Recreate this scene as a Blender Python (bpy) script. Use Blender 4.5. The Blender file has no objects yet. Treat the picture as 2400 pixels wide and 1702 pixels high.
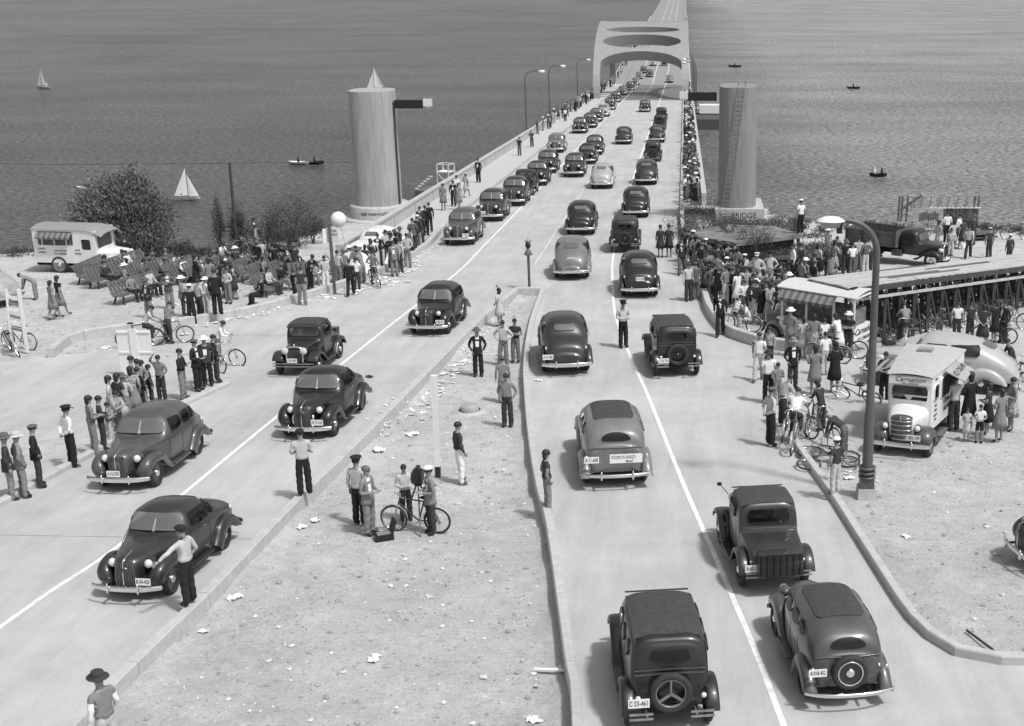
import bpy, math, random
import numpy as np
from mathutils import Vector, Matrix
from mathutils.geometry import tessellate_polygon
random.seed(7)
R = math.radians
SC = bpy.context.scene
COL = SC.collection
# ---------------------------------------------------------------- camera, sky, sun, exposure
FOC, PX, PY, TH, SLOPE, CAMH = 3069.0, 1604.0, 851.0, R(17.05), 0.0528, 11.12
cd = bpy.data.cameras.new('camera')
cam = bpy.data.objects.new('camera', cd); COL.objects.link(cam)
cam.location = (0, 0, CAMH)
cam.rotation_euler = (R(90) - TH, 0, 0)
cd.sensor_width = 36.0; cd.lens = FOC / 2400 * 36; cd.shift_x = -(PX - 1200) / 2400
cd.clip_end = 12000; cd.clip_start = 0.5
SC.camera = cam
wd = bpy.data.worlds.new('World'); SC.world = wd; wd.use_nodes = True
SUN_EL, SUN_AZ = R(60), R(127)           # azimuth clockwise from +Y
wn = wd.node_tree; wn.nodes.clear()
sky = wn.nodes.new('ShaderNodeTexSky'); sky.sky_type = 'NISHITA'; sky.sun_disc = False
sky.sun_elevation = SUN_EL; sky.sun_rotation = SUN_AZ; sky.dust_density = 3.0; sky.air_density = 1.2
bw = wn.nodes.new('ShaderNodeRGBToBW')    # black-and-white film: the sky is kept neutral
bg = wn.nodes.new('ShaderNodeBackground'); bg.inputs['Strength'].default_value = 0.13
wo = wn.nodes.new('ShaderNodeOutputWorld')
wn.links.new(sky.outputs[0], bw.inputs[0]); wn.links.new(bw.outputs[0], bg.inputs[0]); wn.links.new(bg.outputs[0], wo.inputs[0])
sl = bpy.data.lights.new('sun', 'SUN'); sl.energy = 2.6; sl.angle = R(5); sl.color = (1, 1, 1)
sun = bpy.data.objects.new('sun', sl); COL.objects.link(sun)
sd = Vector((math.sin(SUN_AZ) * math.cos(SUN_EL), math.cos(SUN_AZ) * math.cos(SUN_EL), math.sin(SUN_EL)))
sun.rotation_euler = sd.to_track_quat('Z', 'Y').to_euler(); sun.location = (30, -30, 60)
SC.view_settings.view_transform = 'Standard'; SC.view_settings.look = 'None'
SC.view_settings.exposure = 0.26; SC.view_settings.gamma = 1.0; SC.view_settings.use_curve_mapping = False

# ---------------------------------------------------------------- place helpers
# the approach is one plane that falls away from the tunnel mouth at 5.3 %, the floating part is level
YB = 316.0
def gz(y): return -SLOPE * min(y, YB)
def ray(u, v):
    a = (u - PX) / FOC; b = -(v - PY) / FOC; c, s = math.cos(TH), math.sin(TH)
    return a, c + b * s, -s + b * c
def G(u, v, h=0.0):
    """survey point: where the sight line of photo point (u, v) meets the approach plane raised by h"""
    dx, dy, dz = ray(u, v); t = (CAMH - h) / (-dz - SLOPE * dy)
    x, y = t * dx, t * dy
    if y > YB:
        t = (CAMH - gz(YB) - h) / -dz; x, y = t * dx, t * dy
    return Vector((x, y, gz(y) + h))
def AT(u, v, Y):
    dx, dy, dz = ray(u, v); t = Y / dy
    return Vector((t * dx, Y, CAMH + t * dz))
WATER = -20.0
def W(u, v):
    dx, dy, dz = ray(u, v); t = (WATER - CAMH) / dz
    return Vector((t * dx, t * dy, WATER))

# ---------------------------------------------------------------- tags
def tag(o, label=None, cat=None, group=None, kind=None):
    if label: o['label'] = label
    if cat: o['category'] = cat
    if group: o['group'] = group
    if kind: o['kind'] = kind
    return o
def empty(name, loc, rz=0, label=None, cat=None, group=None, tilt=False):
    o = bpy.data.objects.new(name, None); COL.objects.link(o); o.empty_display_size = .2
    M = Matrix.Rotation(rz, 4, 'Z')
    if tilt: M = Matrix.Rotation(-math.atan(SLOPE), 4, 'X') @ M
    o.matrix_world = Matrix.Translation(loc) @ M
    return tag(o, label, cat, group)
def place(o, loc, rz=0, tilt=False):
    M = Matrix.Rotation(rz, 4, 'Z')
    if tilt: M = Matrix.Rotation(-math.atan(SLOPE), 4, 'X') @ M
    o.matrix_world = Matrix.Translation(loc) @ M
    return o

# ---------------------------------------------------------------- materials (greys: the photograph is black and white)
MATS = {}
def mat(name, v, rough=.7, metal=0., var=.12, scale=6., bump=0., bscale=40., coat=0., detail=4, stretch=None, spec=None, obj=True):
    if name in MATS: return MATS[name]
    m = bpy.data.materials.new(name); m.use_nodes = True; nt = m.node_tree; b = nt.nodes['Principled BSDF']
    b.inputs['Base Color'].default_value = (v, v, v, 1); b.inputs['Roughness'].default_value = rough; b.inputs['Metallic'].default_value = metal
    if coat: b.inputs['Coat Weight'].default_value = coat; b.inputs['Coat Roughness'].default_value = .12
    if spec is not None: b.inputs['Specular IOR Level'].default_value = spec
    tc = nt.nodes.new('ShaderNodeTexCoord'); src = tc.outputs['Object']
    if stretch:
        mp = nt.nodes.new('ShaderNodeMapping'); mp.inputs['Scale'].default_value = stretch; nt.links.new(src, mp.inputs[0]); src = mp.outputs[0]
    if var:
        n = nt.nodes.new('ShaderNodeTexNoise'); n.inputs['Scale'].default_value = scale; n.inputs['Detail'].default_value = detail; n.inputs['Roughness'].default_value = .62
        nt.links.new(src, n.inputs['Vector'])
        r = nt.nodes.new('ShaderNodeMapRange'); r.inputs[1].default_value = .3; r.inputs[2].default_value = .7
        r.inputs[3].default_value = v * (1 - var); r.inputs[4].default_value = min(.9, v * (1 + var))
        nt.links.new(n.outputs['Fac'], r.inputs[0]); nt.links.new(r.outputs[0], b.inputs['Base Color'])
    if bump:
        n2 = nt.nodes.new('ShaderNodeTexNoise'); n2.inputs['Scale'].default_value = bscale; n2.inputs['Detail'].default_value = 5
        nt.links.new(src, n2.inputs['Vector'])
        bp = nt.nodes.new('ShaderNodeBump'); bp.inputs['Strength'].default_value = bump; bp.inputs['Distance'].default_value = .02
        nt.links.new(n2.outputs['Fac'], bp.inputs['Height']); nt.links.new(bp.outputs[0], b.inputs['Normal'])
    MATS[name] = m; return m

def ground_mat(name, v, kind):
    m = bpy.data.materials.new(name); m.use_nodes = True; nt = m.node_tree; b = nt.nodes['Principled BSDF']; L = nt.links.new; N = nt.nodes.new
    b.inputs['Roughness'].default_value = .88; b.inputs['Specular IOR Level'].default_value = .25
    tc = N('ShaderNodeTexCoord')
    def noise(sc, det=5, vec=None, rough=.6, st=None):
        n = N('ShaderNodeTexNoise'); n.inputs['Scale'].default_value = sc; n.inputs['Detail'].default_value = det; n.inputs['Roughness'].default_value = rough
        s = tc.outputs['Object']
        if st: mp = N('ShaderNodeMapping'); mp.inputs['Scale'].default_value = st; L(s, mp.inputs[0]); s = mp.outputs[0]
        L(s, n.inputs['Vector']); return n.outputs['Fac']
    def rng(s, a, c, lo, hi):
        r = N('ShaderNodeMapRange'); r.inputs[1].default_value = a; r.inputs[2].default_value = c; r.inputs[3].default_value = lo; r.inputs[4].default_value = hi
        L(s, r.inputs[0]); return r.outputs[0]
    def mul(a, c):
        k = N('ShaderNodeMath'); k.operation = 'MULTIPLY'; L(a, k.inputs[0])
        if isinstance(c, float): k.inputs[1].default_value = c
        else: L(c, k.inputs[1])
        return k.outputs[0]
    if kind == 'road':
        a = rng(noise(.35, 7, rough=.7), .35, .65, .86, 1.05)
        c = rng(noise(1.6, 7, st=(1.0, .10, 1), rough=.7), .35, .68, .86, 1.05)     # wear along the lanes
        d = rng(noise(38, 3), .3, .7, .93, 1.06)
        e = rng(noise(5, 6, rough=.75), .62, .74, 1.0, .88)                  # oil spots
        f = mul(mul(mul(a, c), mul(d, e)), v)
        bh, bs = noise(60, 4), .15
    elif kind == 'dirt':
        a = rng(noise(.25, 6, rough=.7), .36, .62, .87, 1.05)
        c = rng(noise(1.7, 10, rough=.88), .40, .62, .80, 1.10)
        d = rng(noise(20, 6, rough=.85), .36, .64, .78, 1.16)
        e = rng(noise(5.0, 8, rough=.85, st=(.6, 1.5, 1)), .58, .64, 1.0, .62)   # clods and crumbs
        g2 = rng(noise(12, 6, rough=.8), .62, .68, 1.0, 1.4)                     # pale stones
        f = mul(mul(mul(mul(a, c), mul(d, e)), g2), v)
        bh, bs = noise(9, 8, rough=.8), 1.0
    L(f, b.inputs['Base Color'])
    bp = N('ShaderNodeBump'); bp.inputs['Strength'].default_value = bs; bp.inputs['Distance'].default_value = .05 if kind == 'dirt' else .02
    L(bh, bp.inputs['Height']); L(bp.outputs[0], b.inputs['Normal'])
    MATS[name] = m; return m
ROAD = ground_mat('road_concrete', .46, 'road')
DIRT = ground_mat('dry_dirt', .52, 'dirt')
ASPH = mat('steel_deck_asphalt', .15, .9, var=.15, scale=1.2, bump=.1)
KERB = mat('kerb_concrete', .44, .85, var=.12, scale=4, bump=.15)
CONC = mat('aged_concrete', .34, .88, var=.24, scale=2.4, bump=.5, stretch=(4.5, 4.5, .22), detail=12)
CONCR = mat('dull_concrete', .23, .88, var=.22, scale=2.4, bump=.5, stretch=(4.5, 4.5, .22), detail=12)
CONC2 = mat('pale_concrete', .42, .85, var=.14, scale=3, bump=.12)
WHITE = mat('white_paint', .72, .55, var=.06, scale=8)
LINE = mat('lane_paint', .72, .7, var=.24, scale=5, detail=8)
STEEL = mat('grey_bridge_paint', .27, .6, var=.08, scale=.7)
BLACK = mat('black_paint', .012, .45, var=.2)
RUBBER = mat('tyre_rubber', .028, .8, var=.25, scale=14)
CHROME = mat('chrome', .75, .16, 1.0, var=.06, scale=20)
def glass_mat(name, v, clear):
    m = bpy.data.materials.new(name); m.use_nodes = True; nt = m.node_tree; b = nt.nodes['Principled BSDF']; o = nt.nodes['Material Output']
    b.inputs['Base Color'].default_value = (v, v, v, 1); b.inputs['Roughness'].default_value = .04; b.inputs['Specular IOR Level'].default_value = .9
    t = nt.nodes.new('ShaderNodeBsdfTransparent'); x = nt.nodes.new('ShaderNodeMixShader'); x.inputs[0].default_value = clear
    nt.links.new(b.outputs[0], x.inputs[1]); nt.links.new(t.outputs[0], x.inputs[2]); nt.links.new(x.outputs[0], o.inputs[0]); MATS[name] = m; return m
GLASS = glass_mat('side_window_glass', .012, .5)
GLASS2 = glass_mat('windscreen_glass', .16, .26)  # sky reflection put into the pale base colour
LENS = mat('headlight_glass', .62, .12, var=.15, scale=20, spec=.8)
DARK = mat('underbody_black', .008, .9, var=0)
CLOTHTOP = mat('cloth_car_roof', .045, .85, var=.25, scale=9, bump=.1)
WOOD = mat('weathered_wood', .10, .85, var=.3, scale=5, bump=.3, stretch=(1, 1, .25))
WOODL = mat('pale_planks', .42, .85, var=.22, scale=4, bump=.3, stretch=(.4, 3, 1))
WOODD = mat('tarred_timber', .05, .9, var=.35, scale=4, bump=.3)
POLE = mat('lamp_post_paint', .085, .45, var=.15, scale=3)
PAPER = mat('waste_paper', .74, .8, var=.12, scale=14)
LEAF = mat('leaves', .14, .75, var=.35, scale=2)
LEAFD = mat('dark_leaves', .05, .7, var=.5, scale=5)
BARK = mat('bark', .09, .9, var=.3)
SKIN = mat('skin', .25, .6, var=.08)
HAIRD = mat('dark_hair', .018, .6, var=.3, scale=30)
HAIRL = mat('light_hair', .12, .6, var=.3, scale=30)
CL = {k: mat('cloth_' + n, v, .85, var=.16, scale=7, bump=.25, bscale=11) for k, n, v in
      [('w', 'white', .74), ('l', 'light', .46), ('m', 'mid', .20), ('g', 'grey', .10), ('d', 'dark', .036), ('k', 'black', .012)]}
CL['s'] = mat('cloth_striped', .4, .85, var=.6, scale=22, stretch=(1, 1, .1))
CL['f'] = mat('cloth_floral', .3, .85, var=.75, scale=16, detail=2)
PAINT = {k: mat('car_paint_' + n, v, .42, var=.22, scale=2.2, coat=.55, detail=7) for k, n, v in
         [('k', 'black', .012), ('d', 'dark', .024), ('g', 'grey', .065), ('m', 'mid', .15), ('l', 'light', .34), ('w', 'white', .68)]}
# water: dark lake with small wind waves, rougher in breeze patches, sun glitter painted pale on the right
def water_mat():
    m = bpy.data.materials.new('lake_water'); m.use_nodes = True; nt = m.node_tree; b = nt.nodes['Principled BSDF']; L = nt.links.new; N = nt.nodes.new
    b.inputs['Base Color'].default_value = (.05, .05, .05, 1); b.inputs['Roughness'].default_value = .22; b.inputs['IOR'].default_value = 1.33
    tc = N('ShaderNodeTexCoord')
    def noise(sc, det, st):
        mp = N('ShaderNodeMapping'); mp.inputs['Scale'].default_value = st; L(tc.outputs['Object'], mp.inputs[0])
        n = N('ShaderNodeTexNoise'); n.inputs['Scale'].default_value = sc; n.inputs['Detail'].default_value = det; n.inputs['Roughness'].default_value = .65; L(mp.outputs[0], n.inputs['Vector']); return n.outputs['Fac']
    n1 = noise(1.7, 10, (.62, 1.0, 1)); n2 = noise(.09, 5, (.6, 1, 1))
    n3 = noise(.012, 6, (.7, .5, 1))
    ad = N('ShaderNodeMath'); ad.operation = 'MULTIPLY_ADD'; L(n2, ad.inputs[0]); ad.inputs[1].default_value = 1.2; L(n1, ad.inputs[2])
    bp = N('ShaderNodeBump'); bp.inputs['Strength'].default_value = 1.0; bp.inputs['Distance'].default_value = 1.3
    L(ad.outputs[0], bp.inputs['Height']); L(bp.outputs[0], b.inputs['Normal'])
    r = N('ShaderNodeMapRange'); r.inputs[1].default_value = .38; r.inputs[2].default_value = .66; r.inputs[3].default_value = .16; r.inputs[4].default_value = .34; L(n3, r.inputs[0]); L(r.outputs[0], b.inputs['Roughness'])
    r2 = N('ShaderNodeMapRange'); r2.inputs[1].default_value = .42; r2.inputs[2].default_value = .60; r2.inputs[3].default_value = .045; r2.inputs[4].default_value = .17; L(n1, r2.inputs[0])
    # sun glitter put into the base colour: paler south of the bridge, ragged edge
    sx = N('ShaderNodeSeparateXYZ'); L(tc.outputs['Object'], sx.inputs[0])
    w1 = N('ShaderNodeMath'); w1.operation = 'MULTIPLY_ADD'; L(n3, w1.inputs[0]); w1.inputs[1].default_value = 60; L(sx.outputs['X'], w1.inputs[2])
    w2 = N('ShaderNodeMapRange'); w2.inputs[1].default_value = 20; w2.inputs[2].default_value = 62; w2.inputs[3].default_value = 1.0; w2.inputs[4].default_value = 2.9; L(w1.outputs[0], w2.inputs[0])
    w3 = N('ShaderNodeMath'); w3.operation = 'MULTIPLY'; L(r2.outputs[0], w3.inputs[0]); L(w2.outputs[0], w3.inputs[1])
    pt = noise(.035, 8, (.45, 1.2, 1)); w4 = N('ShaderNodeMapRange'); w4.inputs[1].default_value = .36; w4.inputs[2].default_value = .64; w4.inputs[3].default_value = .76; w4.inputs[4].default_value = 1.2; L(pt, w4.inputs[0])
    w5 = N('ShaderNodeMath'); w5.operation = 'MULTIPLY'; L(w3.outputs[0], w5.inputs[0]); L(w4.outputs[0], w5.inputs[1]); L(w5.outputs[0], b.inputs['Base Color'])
    return m
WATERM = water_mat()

# ---------------------------------------------------------------- mesh builder
class MB:
    def __init__(s): s.v = []; s.f = []; s.sm = []; s.mi = []
    def add(s, vs, fs, smooth=False, mi=0):
        o = len(s.v); s.v += [tuple(p) for p in vs]
        for f in fs: s.f.append([i + o for i in f]); s.sm.append(smooth); s.mi.append(mi)
        return s
    def box(s, c, d, rot=None, mi=0, taper=1.0):
        x, y, z = d[0] / 2, d[1] / 2, d[2] / 2
        P = [Vector((a * x * (taper if k > 0 else 1), b * y * (taper if k > 0 else 1), k * z)) for k in (-1, 1) for b in (-1, 1) for a in (-1, 1)]
        if rot is not None: P = [rot @ p for p in P]
        P = [p + Vector(c) for p in P]
        return s.add(P, [(0, 2, 3, 1), (4, 5, 7, 6), (0, 1, 5, 4), (2, 6, 7, 3), (0, 4, 6, 2), (1, 3, 7, 5)], False, mi)
    def bar(s, a, b, w, h=None, mi=0):
        a, b = Vector(a), Vector(b); h = h or w; d = b - a; q = d.to_track_quat('Z', 'Y' if abs(d.normalized().y) < .9 else 'X').to_matrix()
        return s.box((a + b) / 2, (w, h, d.length), q, mi)
    def tube(s, pts, r, n=8, mi=0, cap=True, smooth=True):
        pts = [Vector(p) for p in pts]; rr = r if isinstance(r, (list, tuple)) else [r] * len(pts); rings = []; up = None
        for i, p in enumerate(pts):
            t = (pts[min(i + 1, len(pts) - 1)] - pts[max(i - 1, 0)]).normalized()
            if up is None: up = t.orthogonal().normalized()
            up = (up - t * up.dot(t)).normalized(); sd_ = t.cross(up)
            rings.append([p + (up * math.cos(2 * math.pi * k / n) + sd_ * math.sin(2 * math.pi * k / n)) * rr[i] for k in range(n)])
        vs = [q for r_ in rings for q in r_]
        fs = [(i * n + k, i * n + (k + 1) % n, (i + 1) * n + (k + 1) % n, (i + 1) * n + k) for i in range(len(pts) - 1) for k in range(n)]
        s.add(vs, fs, smooth, mi)
        if cap:
            s.add(rings[0], [tuple(range(n))[::-1]], False, mi); s.add(rings[-1], [tuple(range(n))], False, mi)
        return s
    def lathe(s, prof, c=(0, 0, 0), n=16, axis='Z', mi=0, sx=1, sy=1, smooth=True, a0=0, a1=2 * math.pi, fold=None):
        closed = abs(a1 - a0 - 2 * math.pi) < 1e-6; m = n if closed else n + 1; vs = []
        for (r, z) in prof:
            for k in range(m):
                a = a0 + (a1 - a0) * k / n; rr = r * (fold(a, z) if fold else 1)
                x, y = rr * math.cos(a) * sx, rr * math.sin(a) * sy
                p = (x, y, z) if axis == 'Z' else ((z, x, y) if axis == 'X' else (x, z, y))
                vs.append((p[0] + c[0], p[1] + c[1], p[2] + c[2]))
        fs = [(i * m + k, i * m + (k + 1) % m, (i + 1) * m + (k + 1) % m, (i + 1) * m + k) for i in range(len(prof) - 1) for k in range(n)]
        return s.add(vs, fs, smooth, mi)
    def ell(s, c, r, n=12, m=8, mi=0, z0=-1, z1=1, rot=None):
        a0, a1 = math.asin(z0), math.asin(z1); vs = []
        for i in range(m + 1):
            a = a0 + (a1 - a0) * i / m
            for k in range(n):
                p = Vector((r[0] * math.cos(a) * math.cos(2 * math.pi * k / n), r[1] * math.cos(a) * math.sin(2 * math.pi * k / n), r[2] * math.sin(a)))
                if rot is not None: p = rot @ p
                vs.append(p + Vector(c))
        return s.add(vs, [(i * n + k, i * n + (k + 1) % n, (i + 1) * n + (k + 1) % n, (i + 1) * n + k) for i in range(m) for k in range(n)], True, mi)
    def grid(s, rows, smooth=True, mi=0):
        n = len(rows[0]); vs = [p for r in rows for p in r]
        return s.add(vs, [(i * n + k, i * n + k + 1, (i + 1) * n + k + 1, (i + 1) * n + k) for i in range(len(rows) - 1) for k in range(n - 1)], smooth, mi)
    def poly(s, pts, h, mi=0):
        """flat plate: outline pts (x,y,z top) extruded down by h"""
        n = len(pts); tri = tessellate_polygon([[Vector(p) for p in pts]])
        top = [Vector(p) for p in pts]; bot = [Vector((p[0], p[1], p[2] - h)) for p in pts]
        tri = [t if (top[t[1]] - top[t[0]]).cross(top[t[2]] - top[t[0]]).z > 0 else t[::-1] for t in tri]
        s.add(top, tri, False, mi); s.add(bot, [t[::-1] for t in tri], False, mi)
        return s.add(top + bot, [(i, i + n, (i + 1) % n + n, (i + 1) % n) for i in range(n)], False, mi)
    def mesh(s, name, mats):
        me = bpy.data.meshes.new(name); me.from_pydata(s.v, [], s.f)
        for m in (mats if isinstance(mats, (list, tuple)) else [mats]): me.materials.append(m)
        me.polygons.foreach_set('use_smooth', s.sm); me.polygons.foreach_set('material_index', s.mi); me.update(); return me
    def obj(s, name, mats, parent=None, label=None, cat=None, group=None, kind=None):
        o = bpy.data.objects.new(name, s.mesh(name, mats)); COL.objects.link(o)
        if parent: o.parent = parent
        return tag(o, label, cat, group, kind)
def link(name, me, parent=None, loc=None, rz=None):
    o = bpy.data.objects.new(name, me); COL.objects.link(o)
    if parent: o.parent = parent
    if loc is not None: o.location = loc
    if rz: o.rotation_euler.z = rz
    return o
def smooth_line(pts, k=8):
    P = [Vector(p).to_2d() if len(p) == 2 else Vector(p) for p in pts]; P = [2 * P[0] - P[1]] + P + [2 * P[-1] - P[-2]]; out = []
    for i in range(1, len(P) - 2):
        for j in range(k):
            t = j / k; a, b, c, d = P[i - 1], P[i], P[i + 1], P[i + 2]
            out.append(.5 * ((2 * b) + (c - a) * t + (2 * a - 5 * b + 4 * c - d) * t * t + (3 * b - a - 3 * c + d) * t ** 3))
    return out + [P[-2]]
def text_mesh(txt, size, m, shear=0, depth=.004, align='CENTER', space=1.0):
    c = bpy.data.curves.new('lettering', 'FONT'); c.body = txt; c.size = size; c.shear = shear; c.extrude = depth; c.align_x = align; c.align_y = 'CENTER'; c.space_character = space; c.resolution_u = 2
    o = bpy.data.objects.new('lettering', c); COL.objects.link(o)
    dg = bpy.context.evaluated_depsgraph_get(); me = bpy.data.meshes.new_from_object(o.evaluated_get(dg)); me.materials.clear(); me.materials.append(m)
    bpy.data.objects.remove(o); return me
# wall-facing orientation for lettering: text plane XY -> faces direction (nx, ny)
def text_obj(txt, size, m, loc, yaw, parent=None, shear=0, name='lettering', flip=False, space=1.0, sx=1.0):
    o = link(name, text_mesh(txt, size, m, shear, space=space), parent)
    o.matrix_local = Matrix.Translation(loc) @ Matrix.Rotation(yaw, 4, 'Z') @ Matrix.Rotation(R(90), 4, 'X') @ Matrix.Diagonal((sx, 1, 1, 1)); return o
# ---------------------------------------------------------------- openings cut out of a gridded shell
def cut(V, Q, fields, depth, reveal=True):
    """V points, Q quads, fields: functions of the point array, positive inside an opening.
    Returns the shell with clean-edged holes and reveals, and one inset pane per field."""
    V = np.array(V, float); NRM = np.zeros_like(V)
    for q in Q:
        a, b, c, d = (V[i] for i in (q[0], q[1], q[2], q[-1])); n = np.cross(c - a, d - b if len(q) == 4 else b - a)
        for i in q: NRM[i] += n
    NRM /= np.maximum(np.linalg.norm(NRM, axis=1, keepdims=True), 1e-9)
    P = [tuple(p) for p in V]; NN = [tuple(n) for n in NRM]; FV = [f(V) for f in fields]; FF = [list(a) for a in FV]
    polys = [list(q) for q in Q]; panes = []
    for k in range(len(fields)):
        fv = FF[k]; keep = []; ins = []; edges = []; cache = {}
        def cross(i, j):
            key = (min(i, j), max(i, j))
            if key not in cache:
                i_, j_ = key; t = fv[i_] / (fv[i_] - fv[j_])
                P.append(tuple(P[i_][m] + (P[j_][m] - P[i_][m]) * t for m in range(3)))
                n = [NN[i_][m] + (NN[j_][m] - NN[i_][m]) * t for m in range(3)]; l = math.sqrt(sum(x * x for x in n)) or 1
                NN.append(tuple(x / l for x in n))
                for q in range(len(fields)): FF[q].append(FF[q][i_] + (FF[q][j_] - FF[q][i_]) * t)
                fv[-1] = 0.0; cache[key] = len(P) - 1
            return cache[key]
        for pl in polys:
            sg = [fv[i] > 0 for i in pl]
            if not any(sg): keep.append(pl); continue
            if all(sg): ins.append(pl); continue
            a, b = [], []; cr = []
            for m in range(len(pl)):
                i, j = pl[m], pl[(m + 1) % len(pl)]
                (a if fv[i] > 0 else b).append(i)
                if (fv[i] > 0) != (fv[j] > 0):
                    c = cross(i, j); a.append(c); b.append(c); cr.append((c, fv[i] > 0))
            if len(a) > 2: ins.append(a)
            if len(b) > 2: keep.append(b)
            if len(cr) == 2: edges.append((cr[0][0], cr[1][0]) if cr[0][1] else (cr[1][0], cr[0][0]))
        polys = keep; panes.append((ins, edges))
    body = MB(); used = {}
    def emit(mb, pls, off, smooth, mi=0):
        m = {}; vs = []; fs = []
        for pl in pls:
            g = []
            for i in pl:
                if i not in m: m[i] = len(vs); vs.append(tuple(P[i][q] - NN[i][q] * off for q in range(3)))
                g.append(m[i])
            fs.append(g)
        mb.add(vs, fs, smooth, mi)
    emit(body, polys, 0, True); out = []
    for ins, edges in panes:
        w = MB(); emit(w, ins, depth, True); out.append(w)
        if reveal:
            for a, b in edges:
                body.add([P[a], P[b], tuple(P[b][q] - NN[b][q] * depth * 1.15 for q in range(3)), tuple(P[a][q] - NN[a][q] * depth * 1.15 for q in range(3))], [(0, 1, 2, 3)], False)
    return body, out
def rrect(ia, ib, ca, cb, ha, hb, r, gate=None, shear=0.0, top=0.0):
    """rounded rectangle in axes (ia, ib); gate: extra limiting function"""
    def f(V):
        b = V[:, ib] - cb; a = V[:, ia] - ca - shear * b; hh = ha + top * (b / hb if hb else 0)
        qa, qb = np.abs(a) - hh + r, np.abs(b) - hb + r
        d = np.sqrt(np.maximum(qa, 0) ** 2 + np.maximum(qb, 0) ** 2) + np.minimum(np.maximum(qa, qb), 0) - r
        o = -d
        if gate is not None: o = np.minimum(o, gate(V))
        return o
    return f
def pchip(xs, ys, x):
    xs, ys = np.array(xs, float), np.array(ys, float); h = np.diff(xs); d = np.diff(ys) / h; m = np.zeros(len(xs)); m[0], m[-1] = d[0], d[-1]
    for i in range(1, len(xs) - 1):
        if d[i - 1] * d[i] > 0:
            w1, w2 = 2 * h[i] + h[i - 1], h[i] + 2 * h[i - 1]; m[i] = (w1 + w2) / (w1 / d[i - 1] + w2 / d[i])
    k = np.clip(np.searchsorted(xs, x) - 1, 0, len(xs) - 2); t = (x - xs[k]) / h[k]
    return (2 * t ** 3 - 3 * t ** 2 + 1) * ys[k] + (t ** 3 - 2 * t ** 2 + t) * h[k] * m[k] + (-2 * t ** 3 + 3 * t ** 2) * ys[k + 1] + (t ** 3 - t ** 2) * h[k] * m[k + 1]

# ================================================================= THE SETTING
def P2(*uv): return [(G(*p).x, G(*p).y) for p in uv]
MEDL = smooth_line([(-10.9, 6), (-10.5, 13)] + P2((262, 1600), (470, 1400), (640, 1225), (735, 1130), (830, 1040), (990, 880), (1110, 760), (1205, 682)))
MEDR = smooth_line([(-.6, 6), (-1.1, 13)] + P2((1365, 1655), (1350, 1560), (1300, 1240), (1275, 1150), (1255, 1040), (1243, 930), (1240, 850), (1252, 760), (1277, 682)))
CURBL_NEAR = smooth_line([(-18.6, 14), (-17.3, 23)] + P2((20, 1180), (200, 1080), (400, 970), (540, 905)))
CURBL_FAR = smooth_line(P2((128, 838), (180, 800), (300, 780), (430, 765), (600, 735), (760, 690), (900, 640), (1000, 585)) + [(-14.15, 77), (-14.3, 86)])
CURBR_NEAR = smooth_line([(9.5, 21.2)] + P2((2375, 1548), (2290, 1545), (2200, 1500), (2140, 1440), (2060, 1320), (1960, 1165), (1905, 1090), (1862, 1030)))
CURBR_FAR = smooth_line([(-.3, 86), (-.25, 76), (-.05, 66)] + P2((1640, 690), (1655, 735), (1690, 780), (1740, 803), (1800, 818), (1900, 830), (2010, 832)))
WR = smooth_line([(2.6, 10)] + P2((1820, 1655), (1700, 1360), (1600, 1130), (1520, 930), (1475, 830), (1443, 740), (1436, 670), (1437, 600)) + [(-3.95, 80), (-4.1, 101), (-4.2, 161), (-4.4, 316)])
WL = smooth_line([(-14.1, 12)] + P2((25, 1452), (290, 1270), (620, 1000), (880, 790), (1070, 640), (1140, 570)) + [(-10.85, 104), (-10.9, 154), (-10.8, 316)])
def inpoly(x, y, P):
    c = False; n = len(P); j = n - 1
    for i in range(n):
        if (P[i][1] > y) != (P[j][1] > y) and x < (P[j][0] - P[i][0]) * (y - P[i][1]) / (P[j][1] - P[i][1]) + P[i][0]: c = not c
        j = i
    return c
MEDIAN = [tuple(p) for p in MEDL] + [tuple(p) for p in reversed(MEDR)]
def interp(L, y, a=1):
    b = 1 - a
    ys = [p[a] for p in L]; xs = [p[b] for p in L]
    if ys[0] > ys[-1]: ys, xs = ys[::-1], xs[::-1]
    return float(np.interp(y, ys, xs))
def edge_y(x):                      # where the bank breaks towards the lake
    if x < -24: return 68.0 + .6 * math.sin(x * .35)
    if x < -19: return 68 + (x + 24) / 5 * 19
    if x < 2: return 88
    if x < 8: return 88 - (x - 2) / 6 * 8
    return 80 - min(1, (x - 8) / 6) * 3 + .5 * math.sin(x * .5)
_rs = np.random.RandomState(3); _ph = _rs.rand(24, 4)
def lump(x, y):
    s = 0
    for i in range(24):
        k = .35 + 3.2 * _ph[i, 0]; a = _ph[i, 1] * 6.283
        s += math.sin(k * (x * math.cos(a) + y * math.sin(a)) + _ph[i, 2] * 6.283) / (1 + k)
    return s * .035
def ground(x, y):
    """height of the bare ground above the approach plane"""
    o = -.05 + lump(x, y) * .45
    if y < 57.2 and interp(MEDL, y) < x < interp(MEDR, y):
        e = min(x - interp(MEDL, y), interp(MEDR, y) - x, (57.2 - y) * 1.5); o -= .22 * min(1, max(0, e) / .3)
    return o
def gp(x, y): return Vector((x, y, gz(y) + ground(x, y)))

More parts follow.
